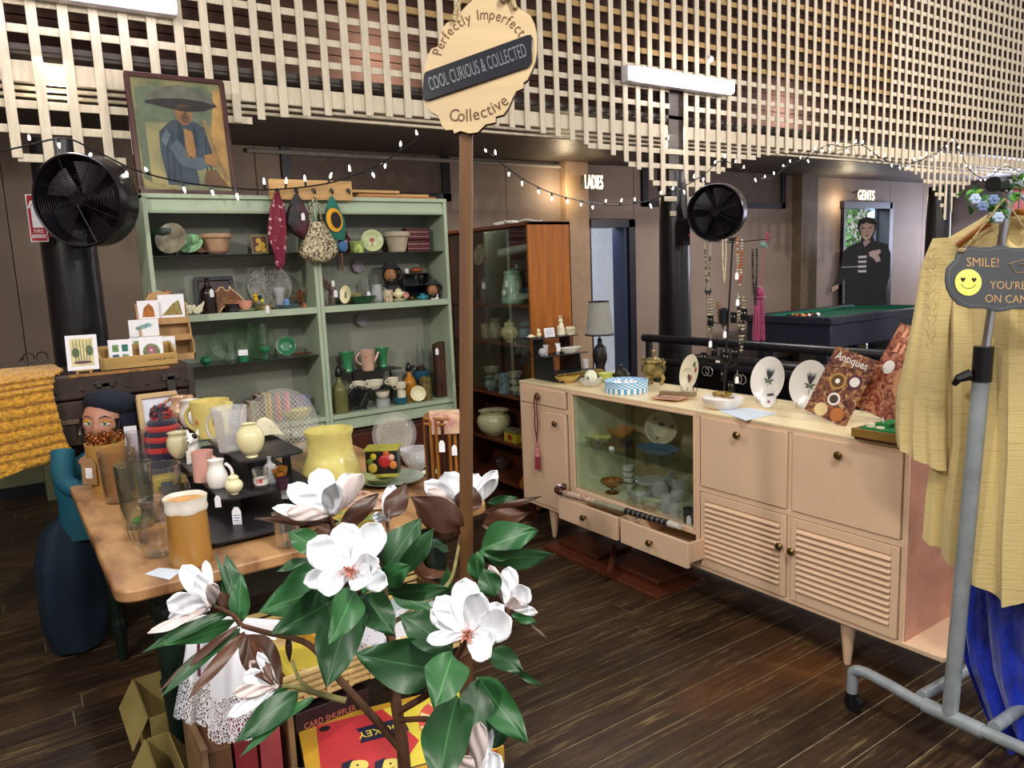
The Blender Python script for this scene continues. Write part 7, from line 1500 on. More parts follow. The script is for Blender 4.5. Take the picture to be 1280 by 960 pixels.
# ================================================================ FANS
drum = mat('black_metal_drum','#1f1a22',.28,metal=.4,var=.1)
def fan(lb,cx,cy,yy,R,axis,depth,redat=None):
    c = PY(yy,cx,cy);ax = Vector(axis).normalized();M_ = frame(c,Vector((0,0,1)).cross(ax),(0,0,1));M_ = frame(c,Vector((0,0,1)).cross(ax),ax.cross(Vector((0,0,1)).cross(ax)))
    T = thing('drum_fan',lb,'fan',M=M_,group='drum fans on the posts')
    part('drum',G().lathe([(R,-depth/2),(R+.006,-depth/2+.01),(R*.985,0),(R+.006,depth/2-.01),(R,depth/2),(R-.008,depth/2-.004),(R*.96,0),(R-.008,-depth/2+.004),(R,-depth/2)],56),drum,T)
    for sgn in (-1,1):
        g = G();z_ = sgn*depth*.42
        for k in range(14): g.torus(R*(.14+.82*k/14),.0011,40,4,Matrix.Translation((0,0,z_+sgn*.02*(1-k/14))))
        for k in range(8): a = k*pi/4+.3;g.tube([(R*.1*cos(a),R*.1*sin(a),z_+sgn*.022),(R*.97*cos(a),R*.97*sin(a),z_)],.0022,4)
        part('grille',g,mat('wire_guard','#2c2830',.3,metal=.6),T,kind='stuff')
    part('hub',G().lathe([(0,.085),(.035,.085),(.04,.078),(.04,.06),(.03,.05),(.03,-.05),(0,-.05)],20),drum,T)
    for k in range(5):
        a = 2*pi*k/5;g = G().grid(lambda u,v: ((.035+(R*.86-.035)*u)*cos(a+(.32+.12*u)*(v-.5)*2),(.035+(R*.86-.035)*u)*sin(a+(.32+.12*u)*(v-.5)*2),.035*(v-.5)),6,4)
        part('blade',g,mat('dark_fan_blade','#2a262c',.35,metal=.3),T)
    part('motor',G().lathe([(0,-.12),(.05,-.11),(.06,-.06),(.05,-.02),(0,-.02)],20),drum,T)
    return T,c
tf,cf = fan('large black drum fan on the left post in front of the painting',108,251,4.28,.215,(-.60,-.80,-.06),.17)
part('bracket',G().tube([cf+Vector((-.02,.12,-.02)),Vector((.40,4.62,cf.z-.12))],.018,8),drum,tf,world=True);part('control_box',G().box(cf.x-.08,cf.x-.0,4.40,4.47,cf.z-.22,cf.z-.13),drum,tf,world=True)
red = mat('red_power_led','#ff3040',.4,emit='#ff2030',es=3);p = PY(4.39,86,297);part('power_light',G().sphere(p,.006,8).sphere(p+Vector((-.02,0,.02)),.004,8),red,tf,world=True)
tf,cf = fan('smaller-looking black drum fan on the middle post above the jewellery stand',896,265,4.28,.225,(-.85,-.45,-.10),.17)
part('bracket',G().tube([cf+Vector((.02,.1,0)),Vector((4.92,4.58,cf.z-.05))],.018,8),drum,tf,world=True);part('control_box',G().box(4.80,4.88,4.44,4.52,cf.z-.26,cf.z-.05),drum,tf,world=True);p = PY(4.43,861,294);part('power_light',G().sphere(p,.01,8),mat('dim_red_switch','#8a1c20',.3),tf,world=True)

# ================================================================ STRING LIGHTS
def string(lb,pts,yy,seed):
    T = thing('string_lights',lb,'string lights',PY(yy,*pts[0]));P = spline([PY(yy,*q) for q in pts],10)
    part('cable',G().tube(P,.0045,5),blk2,T,world=True)
    L_ = 0;nxt = .03;r5 = random.Random(seed)
    for a,b_ in zip(P[:-1],P[1:]):
        d = (b_-a).length
        while L_+d > nxt:
            q = a.lerp(b_,(nxt-L_)/d);off = Vector((r5.uniform(-.02,.02),-.01,r5.choice([-1,-1,1])*r5.uniform(.03,.06)))
            s_ = part('socket',G().tube([q,q+off*.5],.006,6),blk2,T,world=True)
            e_ = part('bulb',G().tube([q+off*.45,q+off*.75,q+off*1.05],[.005,.0062,.002],6),mat('lit_fairy_bulb','#ffffff',.3,emit='#fff4e4',es=9),T,world=True)
            nxt += r5.uniform(.11,.16)
        L_ += d
    return T
string('fairy lights strung across the left post, painting and bag hooks to the shop sign',[(-12,192),(30,183),(80,173),(118,188),(168,212),(225,227),(290,235),(340,237),(400,231),(440,220),(475,205),(510,182),(538,163)],4.22,1)
string('fairy lights hanging from the shop sign past the ladies sign to the middle post',[(600,180),(628,205),(665,230),(705,246),(760,256),(805,252),(845,238),(880,218),(903,201),(935,216),(960,224),(985,206)],4.50,2)
string('fairy lights over the right-hand arch and lattice to the clothes rack',[(985,206),(1010,196),(1035,181),(1055,184),(1078,182),(1100,197),(1125,205),(1150,201),(1175,188),(1191,172),(1202,194),(1215,216),(1235,222),(1258,208),(1285,220),(1310,212)],4.48,3)

# ================================================================ SIGNS ON THE WALLS
ra = mat('fire_sign_red','#b01c2a',.4);
p0,p1 = PY(4.52,31,243),PY(4.52,61,302);w_,h = p1.x-p0.x,p0.z-p1.z
T = thing('extinguisher_sign','red and white fire extinguisher location sign beside the left fan','sign',M=frame(Vector(((p0.x+p1.x)/2,4.52,p1.z)),(1,0,0),(0,0,1)))
part('plate',G().box(-w_/2,w_/2,0,h,-.004,0),paper,T);blob(T,[(-w_/2+.004,.004),(w_/2-.004,.004),(w_/2-.004,h-.004),(-w_/2+.004,h-.004)],ra,.0004)
blob(T,[(-.022,h*.30),(.022,h*.30),(.022,h*.72),(.014,h*.78),(-.014,h*.78),(-.022,h*.72)],paper,.0012,'extinguisher');blob(T,[(-.012,h*.78),(.012,h*.78),(.012,h*.82),(.03,h*.84),(.03,h*.87),(-.02,h*.87),(-.034,h*.72),(-.028,h*.70),(-.012,h*.82)],paper,.0012,'extinguisher_head')
words('FIRE',.026,paper,T,Matrix.Translation((0,h*.22,.0014)),sx=.9);blob(T,[(-w_/2+.008,h*.08),(w_/2-.008,h*.08),(w_/2-.008,h*.155),(-w_/2+.008,h*.155)],paper,.0012,'panel');words('EXTINGUISHER',.020,ra,T,Matrix.Translation((0,h*.117,.002)),sx=.8)
part('bracket',G().box(-.02,.14,h*.4,h*.5,-.10,-.004),drum,T)
neon = mat('lit_sign_letters','#fff2d8',.4,emit='#ffdca8',es=3.5)
def lit_sign(nm,txt,x0y,x1y,yy,col,pw):
    a,b_ = PY(yy,*x0y),PY(yy,*x1y);w_ = b_.x-a.x;h = a.z-b_.z
    T = thing('lit_sign',nm,'sign',M=frame(Vector((a.x,yy,b_.z)),(1,0,0),(0,0,1)))
    part('box',G().box(-.0,w_+.0,-.0,h+.0,-.06,-.02),mat('sign_case','#2a2420',.4),T,bevel=.004);part('bracket',G().tube([(w_/2,h,-.06),(w_/2,h,-.28)],.01,6),drum,T)
    words(txt,h*1.55,neon,T,Matrix.Translation((w_/2,h*.46,-.018)),ext=.006,sx=w_/(h*1.55*.66*len(txt))*1.1)
    l = bpy.data.lights.new('sign_lamp','POINT');l.energy = pw;l.color = (1,.78,.5);l.shadow_soft_size = .06;o = bpy.data.objects.new('sign_lamp',l);COL.objects.link(o);o.location = (a.x-.22,yy+.04,b_.z+h/2-.1)
    return T
lit_sign('glowing LADIES sign on the wall above the left doorway','LADIES',(730,219),(757,236),6.62,None,7)
lit_sign('glowing GENTS sign above the bright garden doorway','GENTS',(1074,238),(1094,250),6.66,None,6)

# ================================================================ SHOP SIGN ON ITS POST
D = 1.60
Cs = PD(D,600,82);lean_up = (PD(D,599,170)-PD(D,590,720)).normalized()
SX = (RT*1-FW*.18).normalized();SM = frame(Cs,SX,UP);k_ = D/F
T = thing('shop_sign','pale plywood shop sign with a black centre band on a tall wooden post','sign',M=SM)
ply = mat('pale_birch_ply','#b8a078',.5,nscale=5,var=.07,stretch=(.6,5,1));plyd = mat('burnt_edge','#3a2416',.6)
PL = [(527.5,82),(532,65),(537,56),(545,54),(547,47),(551,32),(557,25),(566,22),(568,16),(574,14),(582,6),(590,0),(600,-5),(612,-8),(628,-6),(639,0),(647,12),(652,17),(657,20),(664,25),(669,36),(672,50),(672,69),(670,82),(666,92),(660,104),(655,107),(655,114),(646,117),(641,126),(636,137),(630,145),(620,147),(620,154),(607,156),(597,165),(586,166),(575,162),(567,165),(565,160),(556,160),(551,155),(548,146),(545,141),(537,136),(531,130),(527,120),(526,100)]
L2 = lambda x,y: ((x-600)*k_,(82-y)*k_)
part('board',G().mi(1).prism([L2(x,y) for x,y in PL],-.012,0),[ply,plyd],T);ob_ = [c for c in T.children][0]
for pl in ob_.data.polygons: pl.material_index = 0 if abs(pl.normal.z) > .9 else 1
band = [(528,90),(530,86),(660,50),(665,50),(667,54),(666,84),(662,89),(534,122),(528,121),(526,116)]
part('black_band',G().prism([L2(x,y) for x,y in band],.0,.006),mat('black_acrylic','#15161c',.12,coat=.6),T,bevel=.001)
brn = mat('laser_cut_brown','#5c3c20',.6);roll = math.atan2(50-88,664-528)
words('Cool Curious & Collected'.upper(),25*k_,mat('grey_raised_letters','#6a6a72',.3),T,Matrix.Translation((*L2(597,86.5),.0062)) @ Matrix.Rotation(-roll,4,'Z'),ext=.0012,sx=.365,name='band_lettering')
# curved words: circle through the upper and lower arcs
cxp,cyp = 603,88
words('Perfectly Imperfect',18.5*k_,brn,T,Matrix.Translation((*L2(603,79),.0004)),ext=.0006,sx=.84,arc=(60*k_,radians(167),radians(8.3)),name='upper_lettering')
g_a = -1
words('Collective',22*k_,brn,T,Matrix.Translation((*L2(582,62),.0004)),ext=.0006,sx=.86,arc=(-82*k_,radians(-104),radians(6.6)),name='lower_lettering')
part('rope',G().tube(spline([L2(566,24)+(.004,),L2(572,8)+(.006,),L2(580,-12)+(.006,),L2(592,-50)+(.0,)],5),.0055,8).tube(spline([L2(645,16)+(.004,),L2(640,0)+(.006,),L2(632,-16)+(.006,),L2(618,-60)+(.0,)],5),.0055,8).sphere(L2(630,3)+(.006,),.009,8),mat('jute_rope','#a8946c',.9,nscale=200,var=.35,bump=.6),T)
pa,pb = PD(D+.012,600.5,60),PD(D+.012,590.5,735);fl_ = pa+(pb-pa)*((pa.z)/(pa.z-pb.z))
wpx_ = 8.3*k_;PM = frame(Vector((fl_.x,fl_.y,0)),RT,pa-fl_);ln = (pa-Vector((fl_.x,fl_.y,0))).length
pw_ = mat('varnished_post_pine','#6b4a26',.4,nscale=3,var=.2,stretch=(8,.6,8),col2='#4a2a17')
T = thing('sign_post','square varnished wooden post carrying the shop sign up from the floor','post',M=PM);part('post',G().box(-wpx_,wpx_,0.02,ln,-.024,-.004),pw_,T,bevel=.0015)
part('foot',G().box(-.14,.14,-.0,.03,-.03,.0).box(-.015,.015,0,.03,-.16,.13),pw_,T,bevel=.003)

# ================================================================ CLOTHES RACK, ROBE AND GARMENTS
RXP = 2.36
gpaint = mat('grey_enamel_tube','#9ba3a6',.35,metal=.2,nscale=14,var=.12);chrome = mat('chrome_tube','#c8ccd2',.15,metal=1.0)
b0 = PX(RXP,1187,893);b0.z = .13;b0.y = PX(RXP,1187,893).y
m1,m2,t1 = PX(RXP,1227,468),PX(RXP,1229,448),PX(RXP,1262,240)
T = thing('clothes_rack','grey tubular clothes rack on castors with a telescopic chrome upright','clothes rack',(RXP,b0.y,0))
part('upright',G().tube([b0,m1],.0235,18),gpaint,T,world=True,label='scratched grey lower tube')
part('extension',G().tube([m1,t1],.0125,16),chrome,T,world=True,label='shiny chrome upper tube')
part('clamp',G().tube([m1+Vector((0,0,-.02)),m2+Vector((0,0,.035))],.027,16),blk2,T,world=True)
part('clamp_lever',G().tube([m1+Vector((-.02,.02,-.0)),m1+Vector((-.04,.045,-.012)),m1+Vector((-.03,.06,-.03))],[.018,.013,.009],8),blk2,T,world=True)
fy = PX(2.30,1092,925);
part('foot_tube',G().tube(spline([(RXP,b0.y+.33,.055),(RXP,b0.y+.33,.12),(RXP,b0.y+.325,.145),(RXP,b0.y+.29,.158),(RXP,b0.y+.20,.152),(RXP,b0.y+.05,.135),(RXP,b0.y-.30,.135),(RXP,b0.y-.36,.12),(RXP,b0.y-.37,.055)],5),.019,14),gpaint,T,world=True)
part('sleeve',G().tube([(RXP,b0.y+.08,.137),(RXP,b0.y-.10,.134)],.024,16),gpaint,T,world=True)
part('lower_bar',G().tube([(RXP+.02,b0.y+.10,.15),(RXP+1.3,b0.y+.03,.15)],.019,14),gpaint,T,world=True);part('lower_bar',G().tube([(RXP+.02,b0.y-.12,.15),(RXP+1.3,b0.y-.16,.15)],.019,14),gpaint,T,world=True)
for dy in (.33,-.37):
    part('castor',G().tube([(RXP-.016,b0.y+dy-.01,.028),(RXP+.016,b0.y+dy-.01,.028)],.028,18).tube([(RXP,b0.y+dy,.02),(RXP,b0.y+dy,.065)],.022,12),blk2,T,world=True)
tb = PX(RXP,1253,231)
part('top_bar',G().tube([tb+Vector((-.03,0,0)),tb+Vector((1.3,-.06,0))],.016,14),chrome,T,world=True);part('end_cap',G().lathe([(.012,0),(.021,0),(.021,.05),(.017,.05)],20,frame(tb+Vector((-.055,0,0)),(0,1,0),(0,0,1))),blk2,T,world=True)
def garment(nm,lb,cat,xx,rows,m,dx=.05,fold=.012,nf=7,nv=44,pname='body',T=None,curve=None,nu=96):
    T = T or thing(nm,lb,cat,PX(xx,(rows[0][1]+rows[0][2])/2,rows[0][0]))
    ys = [r[0] for r in rows];ls = [r[1] for r in rows];rs = [r[2] for r in rows]
    def fn(u,v):
        yy_ = ys[0]+(ys[-1]-ys[0])*v;l,r = interp(yy_,ys,ls),interp(yy_,ys,rs)
        a,b_ = PX(xx,l,yy_),PX(xx,r,yy_);c = (a+b_)/2;hw = (a.y-b_.y)/2;an = 2*pi*u;s_ = cos(an)
        fo = fold*v**.6*sin(nf*pi*s_+2.2*sin(v*1.3))+fold*.4*v*sin(nf*2.3*pi*s_+1)
        drop = curve(s_)*v**4 if curve else 0
        return (xx-dx*sin(an)*(.35+.65*v)-fo*(1 if sin(an) > 0 else -.6),c.y+hw*s_,c.z-drop)
    g = G().grid(fn,nu,nv,wrap=True);part(pname,g,m,T,world=True);return T
silk = mat('raw_silk_champagne','#d8c284',.5,nscale=7,var=.08,stretch=(1,2.2,34),bump=.25,sheen=.3,col2='#b89f60',thresh=(.26,.42))
T = garment('robe','long champagne raw-silk robe with wide sleeves hanging nearest on the clothes rack','robe',2.47,[(262,1240,1310),(285,1200,1345),(300,1172,1380),(330,1168,1390),(420,1172,1385),(560,1172,1392),(640,1160,1400),(700,1156,1410)],silk,.055,.020,6,50,curve=lambda c: .13*max(0,1-abs(c))*1.0)
garment('robe','','',2.43,[(297,1166,1205),(330,1152,1196),(400,1141,1186),(450,1131,1182),(500,1120,1181),(545,1119,1181),(572,1121,1183)],silk,.035,.006,3,30,'sleeve',T,lambda c: -.03*c,48)
part('seam_ruching',G().tube([PX(2.388,1164+3*sin(k*1.9),305+k*5.2) for k in range(24)],[.0018+.001*(k % 2) for k in range(24)],6),silk,T,world=True)
part('neckband',G().tube(spline([PX(2.40,1238,268),PX(2.385,1255,300),PX(2.385,1272,312),PX(2.385,1290,300),PX(2.40,1308,266)],6),.010,8),silk,T,world=True)
pinks = mat('sheer_rose_silk','#c4707a',.5,nscale=9,var=.2,sheen=.3)
garment('pink_garment','rose pink sheer garment hanging behind the champagne robe','garment',2.62,[(236,1268,1300),(256,1262,1325),(300,1252,1340),(420,1240,1350),(560,1215,1360),(600,1210,1365)],pinks,.03,.01,6)
bluev = mat('royal_blue_crushed_satin','#0f2fb0',.28,nscale=16,var=.28,bump=.9,sheen=.5,coat=.2)
garment('blue_gown','royal blue crushed satin gown hanging to the floor behind the robe','gown',2.58,[(640,1200,1400),(720,1196,1405),(800,1200,1410),(860,1206,1420),(930,1232,1430),(985,1262,1440)],bluev,.06,.026,5,40)
for k,(dx_,lb) in enumerate(((.06,'wooden hanger inside the champagne robe'),(.22,'wooden hanger inside the rose pink garment'))):
    c = tb+Vector((dx_,-.02,0));T = thing('clothes_hanger',lb,'hanger',c);part('shoulder',G().tube(spline([c+Vector((0,.16,-.16)),c+Vector((0,.08,-.105)),c+Vector((0,0,-.075)),c+Vector((0,-.08,-.105)),c+Vector((0,-.16,-.16))],4),.009,8),woodm,T,world=True);part('hook',G().tube(spline([c+Vector((0,0,-.065)),c+Vector((0,0,-.01)),c+Vector((0,.018,.012)),c+Vector((0,0,.026)),c+Vector((0,-.018,.012))],4),.0022,6),chrome,T,world=True)
# garland
T = thing('garland','garland of green leaves and pale blue flowers wound round the end of the rack bar','garland',tb)
lf = leafmat('garland_leaf','#4f8a34','#6c9a54');pbl = mat('pale_blue_petal','#a9bcd2',.6)
r6 = random.Random(12)
gc = [PD(2.10,*q) for q in ((1215,243),(1224,252),(1232,246),(1240,256),(1247,266),(1254,255),(1262,240),(1268,232),(1275,240),(1282,232),(1292,238))]
for k in range(70):
    c = gc[k % len(gc)]+Vector((r6.gauss(0,.012),r6.gauss(0,.014),r6.gauss(0,.014)));L_ = r6.uniform(.02,.036);R_ = Euler((r6.uniform(-1,1),r6.uniform(-1,1),r6.uniform(0,6.3))).to_matrix().to_4x4()
    g = G().add([(0,0,0),(L_*.3,L_*.26,.003),(L_*.7,L_*.24,.004),(L_,0,0),(L_*.7,-L_*.24,.004),(L_*.3,-L_*.26,.003),(L_*.5,0,-.002)],[(0,1,6),(1,2,6),(2,3,6),(3,4,6),(4,5,6),(5,0,6)],Matrix.Translation(c) @ R_);part('leaf',g,mat('garland_green_%d' % (k % 3),['#4a8a34','#7aa83c','#2e5c34'][k % 3],.5),T,world=True)
for k,q in enumerate(((1219,249),(1228,258),(1248,272),(1242,250),(1285,246))):
    c = PD(2.06,*q);g = G()
    for j in range(6): a = j*pi/3;g.sphere(tuple(c+RT*(.009*cos(a))+UP*(.009*sin(a))),.0075,6)
    g.sphere(tuple(c-FW*.006),.005,6);part('flower',g,pbl if k % 2 == 0 else mat('slate_blue_petal','#6a7ea4',.6),T,world=True)
# SMILE sign
D2 = 1.98;Cc = PD(D2,1250,350);kk2 = D2/F
SM2 = frame(Cc,RT+Vector((0,0,0)),UP) @ Matrix.Rotation(radians(-1.2),4,'Z')
T = thing('camera_notice','grey scalloped hanging notice with a smiley face reading SMILE! YOU\'RE ON CAMERA','sign',M=SM2)
hl = [(1182,351),(1183,337),(1188,330),(1194,325),(1195,318),(1199,311),(1209,308),(1226,309.5),(1238,309),(1245,306.5),(1250,306)]
hb_ = [(1250,390),(1244,389),(1232,386),(1213,386),(1199,382),(1190,373),(1184,362)]
pts = hb_+hl;full = pts+[(2500-x,y) for x,y in reversed(pts) if x < 1250]
N2 = lambda x,y: ((x-1250)*kk2,(350-y)*kk2)
part('board',G().prism([N2(x,y) for x,y in hb_+hl+[(2500-x,y) for x,y in reversed(hl[:-1])]+[(2500-x,y) for x,y in reversed(hb_[1:])]],-.006,0),mat('charcoal_grey_board','#3f4246',.5,var=.04),T,bevel=.001)
kg = mat('kraft_lettering','#b08a5c',.6)
part('border_line',G().tube([(x*.945,y*.9,.0006) for x,y in [N2(x,y) for x,y in hb_+hl+[(2500-x,y) for x,y in reversed(hl[:-1])]+[(2500-x,y) for x,y in reversed(hb_[1:])]]],.0006,4,closed=True),mat('light_grey_line','#8a8c8c',.5),T)
words('SMILE!',16*kk2,kg,T,Matrix.Translation((*N2(1228,329),.0003)),ext=.0003,sx=.95,name='line_one');words("YOU'RE",14*kk2,kg,T,Matrix.Translation((*N2(1260,357),.0003)),ext=.0003,name='line_two',sx=.95);words("ON CAMERA",14*kk2,kg,T,Matrix.Translation((*N2(1270,374),.0003)),ext=.0003,name='line_three',sx=.95)
sm = Matrix.Translation((*N2(1210,354),0));r = 16.5*kk2
part('smiley',G().prism(ell(0,0,r,r,32),0,.002,sm),mat('smiley_yellow','#f0e46a',.5),T)
for q in (-1,1): part('heart_eye',G().prism([(q*r*.42+x*r*.2,r*.22+y*r*.2) for x,y in ((0,-1),(.8,-.1),(.9,.5),(.5,.75),(0,.4),(-.5,.75),(-.9,.5),(-.8,-.1))],.002,.003,sm),blk2,T)
part('smile',G().tube([(r*.58*cos(radians(200+140*k/12)),r*.05+r*.5*sin(radians(200+140*k/12)),.0025) for k in range(13)],.0008,5,sm),blk2,T)
part('pointing_hand',G().tube([N2(x,y)+(.001,) for x,y in ((1260,330),(1268,327),(1283,323),(1284,327),(1272,331),(1284,331),(1285,336),(1278,340),(1270,341),(1266,336),(1263,331))],.0009,5,closed=True),kg,T)
part('hanging_cord',G().tube([N2(1205,312)+(.002,),N2(1246,254)+(.012,),N2(1250,250)+(.012,),N2(1254,254)+(.012,),N2(1295,312)+(.002,)],.0022,6),mat('jute_rope'),T);part('knot',G().sphere(N2(1201,314)+(.002,),.007,8,(1.6,1,.8)),mat('jute_rope'),T)

# ================================================================ GOODS UNDER AND BEFORE THE TABLE
card = mat('brown_cardboard','#9c8a50',.8,nscale=6,var=.08)
def carton(lb,x0,x1,y0,y1,z1,flaps=True,rz=0):
    T = thing('cardboard_box',lb,'box',((x0+x1)/2,(y0+y1)/2,0),rz,'cardboard boxes by the table leg');hx,hy = (x1-x0)/2,(y1-y0)/2
    for a in ((-hx,hx,-hy,-hy+.004),(-hx,hx,hy-.004,hy),(-hx,-hx+.004,-hy,hy),(hx-.004,hx,-hy,hy)): part('wall',G().box(a[0],a[1],a[2],a[3],.001,z1),card,T)
    part('base',G().box(-hx,hx,-hy,hy,.001,.005),card,T)
    if flaps:
        for sgn in (-1,1): part('flap',G().add([(sgn*hx,-hy,z1),(sgn*hx,hy,z1),(sgn*(hx+.05),hy,z1-.09),(sgn*(hx+.05),-hy,z1-.09),(sgn*hx,-hy,z1+.003),(sgn*hx,hy,z1+.003),(sgn*(hx+.053),hy,z1-.088),(sgn*(hx+.053),-hy,z1-.088)],[(0,1,2,3),(7,6,5,4),(0,4,5,1),(1,5,6,2),(2,6,7,3),(3,7,4,0)]),card,T)
    return T
carton('open cardboard box behind the near green table leg',.26,.52,2.50,2.80,.24);carton('open cardboard box beside the lace cloth in front of the near table leg',.225,.29,1.98,2.30,.29,True)
T = thing('wood_stool','low black stool under the wicker tray','stool',(.88,2.16,0));part('seat',G().box(.62,1.14,2.02,2.34,.40,.43),blk,T,world=True,bevel=.004)
for x in (.65,1.11):
    for y_ in (2.05,2.31): part('leg',G().box(x-.018,x+.018,y_-.018,y_+.018,0,.40),blk,T,world=True)
wk = mat('pale_split_willow','#d8bd80',.5,nscale=30,var=.15)
x0,x1,y0,y1 = .56,1.15,1.96,2.36;T = thing('wicker_tray','pale slatted wicker tray of books and papers under the magnolia','tray',((x0+x1)/2,(y0+y1)/2,.431))
for k in range(5):
    z = .44+.022*k;e = .006*k;part('cane_band',G().tube([(x0-e,y0-e,z),(x1+e,y0-e,z),(x1+e,y1+e,z),(x0-e,y1+e,z)],.009,8,closed=True),wk,T,world=True,bevel=0)
part('base',G().box(x0,x1,y0,y1,.432,.44),wk,T,world=True)
for k in range(9): part('stake',G().box(x0+.03+k*.066,x0+.042+k*.066,y0-.012,y0+.002,.435,.53),wk,T,world=True)
bk = [((.66,2.12),(.17,.23),.030,'#d8c24c','yellow-covered book at the left of the wicker tray',0),((.92,2.10),(.22,.16),.05,'#e4e2ea','pile of white lace-printed paper in the wicker tray',1),((.80,2.24),(.2,.15),.06,'#e0a840','amber-covered book at the back of the wicker tray',0),((1.06,2.22),(.14,.18),.04,'#b8c8cc','pale blue patterned book at the right of the wicker tray',1)]
for (cx_,cy_),(w_,h),th,c,lb,pr in bk:
    q = Vector((cx_,cy_,.441));T = thing('book',lb,'book',q,r6.uniform(-.3,.3),'books in the wicker tray')
    part('cover',G().box(-w_/2,w_/2,-h/2,h/2,0,.003+th),mat('tray_book_'+c.strip('#'),c,.6,nscale=60 if pr else 10,var=.3 if pr else .08,col2='#5c6a8a' if pr else None,thresh=(.32,.4) if pr else None),T,bevel=.002);part('pages',G().box(-w_/2+.004,w_/2+.001,-h/2-.001,h/2+.001,.004,th),ivory,T)
# games
T = thing('low_crate','low black crate carrying the red and yellow game box','crate',(.78,1.74,0));part('body',G().box(.56,.98,1.52,1.94,0,.285),blk2,T,world=True,bevel=.006);part('slat',G().box(.555,.56,1.54,1.92,.05,.12),blk,T,world=True);part('slat',G().box(.555,.56,1.54,1.92,.16,.23),blk,T,world=True)
q = [PZ(.345,371,906),PZ(.345,521,869)];ux = (q[1]-q[0]).normalized();uy = Vector((0,0,1)).cross(ux);GM = frame(q[0]-uy*.0,ux,uy);Wg,Hg = .50,.34
GM = Matrix.Translation((0,0,0)) @ GM @ Matrix.Translation((0,-Hg,0))
T = thing('hockey_game_box','red and yellow table HOOKEY game box lying on the low crate','game box',M=GM)
part('lid',G().box(0,Wg,0,Hg,-.05,0),mat('game_box_gold','#c89a34',.4,nscale=8,var=.06),T,bevel=.002)
part('side_print',G().box(-.0008,0,.02,Hg-.02,-.045,-.006),mat('game_box_navy','#232c48',.4),T);part('side_print',G().box(.02,Wg-.02,-.0008,0,-.045,-.006),mat('game_box_red','#b83a34',.4),T)
def gb_(pts,c,z): part('print',G().prism(pts,z,z+.0004),mat('game_'+c.strip('#'),c,.4,nscale=14,var=.05),T)
gb_([(.03,.02),(.22,.02),(.30,.12),(.24,.31),(.05,.31)],'#c23a40',.0002);gb_([(.22,.02),(.48,.02),(.48,.32),(.24,.31),(.30,.12)],'#e0cf4c',.0002)
gb_(ell(.40,.17,.085,.12,24),'#d45a50',.0008)
for k in range(10): a = k*pi/5;gb_([(.40+.03*cos(a),.17+.04*sin(a)),(.40+.082*cos(a-.08),.17+.116*sin(a-.08)),(.40+.082*cos(a+.08),.17+.116*sin(a+.08))],'#efd9a0',.0014)
gb_(ell(.40,.17,.028,.04,18),'#e8944c',.002);gb_(ell(.07,.285,.016,.012,16),'#1c1a20',.0014);gb_([(.15,.175),(.285,.175),(.285,.245),(.15,.245),(.163,.21)],'#1c2440',.0014)
words('HOOKEY',.042,mat('game_yellow_letter','#f0d860',.4),T,Matrix.Translation((.225,.21,.0022)) @ Matrix.Rotation(pi,4,'Z'),ext=.0004,sx=.86)
for cx_,cy_ in ((.12,.08),(.2,.05)): gb_(ell(cx_,cy_,.034,.026,18),'#e8d870',.0014);gb_([(cx_-.036,cy_),(cx_-.03,cy_+.028),(cx_,cy_+.034),(cx_-.01,cy_+.016),(cx_-.02,cy_-.01)],'#1c2440',.002);gb_(ell(cx_+.006,cy_+.004,.003,.004,8),'#1c2440',.0022);gb_([(cx_,cy_-.014),(cx_+.014,cy_-.012),(cx_+.007,cy_-.018)],'#b83a34',.0022)
gb_([(.03,.015),(.47,.015),(.47,.018),(.03,.018)],'#1c2440',.0016)
q = PY(1.97,412,893);T = thing('card_shuffler_box','dark box lettered CARD SHUFFLER between the crate and the wicker tray','box',Vector((q.x,1.985,.0)));part('body',G().box(-.10,.12,-.02,.02,0,.40),mat('dark_maroon_card','#2c1c20',.45),T,bevel=.002)
words('CARD SHUFFLER',.026,mat('salmon_print','#d87c6c',.5),T,frame(Vector((.0,-.0205,.355)),(1,0,0),(0,0,1)),ext=.0003,sx=.8);part('drawing',G().tube([(-.04,-.0205,.315),(.0,-.0205,.33),(.05,-.0205,.325),(.03,-.0205,.31),(-.03,-.0205,.30)],.0012,5,closed=True),mat('salmon_print'),T)
T = thing('bag_of_chestnuts','clear bag of round brown wooden pieces beside the game box','bag',(.47,1.72,0));part('box_base',G().box(-.09,.09,-.10,.12,0,.18),blk2,T)
for k in range(60):
    a = r6.uniform(0,6.3);q_ = r6.uniform(0,.075);part('wooden_piece',G().sphere((q_*cos(a),q_*sin(a)+.01,.20+r6.uniform(0,.12)*(1-q_*6)),r6.uniform(.012,.019),8,(1,1,.8)),mat('chestnut_brown','#8a4a24',.35,nscale=30,var=.3),T)
part('bag_film',G().lathe([(.09,.185),(.10,.24),(.085,.31),(.05,.35),(.06,.38)],24,wob=lambda a,z: 1+.06*sin(7*a+30*z)),glass('plastic_film','#f2f4f4',.1,.6,20),T)
T = thing('book_crate','narrow wooden crate of red-spined boxes standing under the lace cloth','crate',(.42,1.98,0));cw = mat('weathered_slat','#8a6c4a',.6,nscale=10,var=.2)
part('slat',G().box(.30,.315,1.86,2.10,.0,.46),cw,T,world=True);part('slat',G().box(.515,.53,1.86,2.10,0,.46),cw,T,world=True);part('base',G().box(.30,.53,1.86,2.10,0,.02),cw,T,world=True);part('back',G().box(.30,.53,2.09,2.10,0,.46),cw,T,world=True)
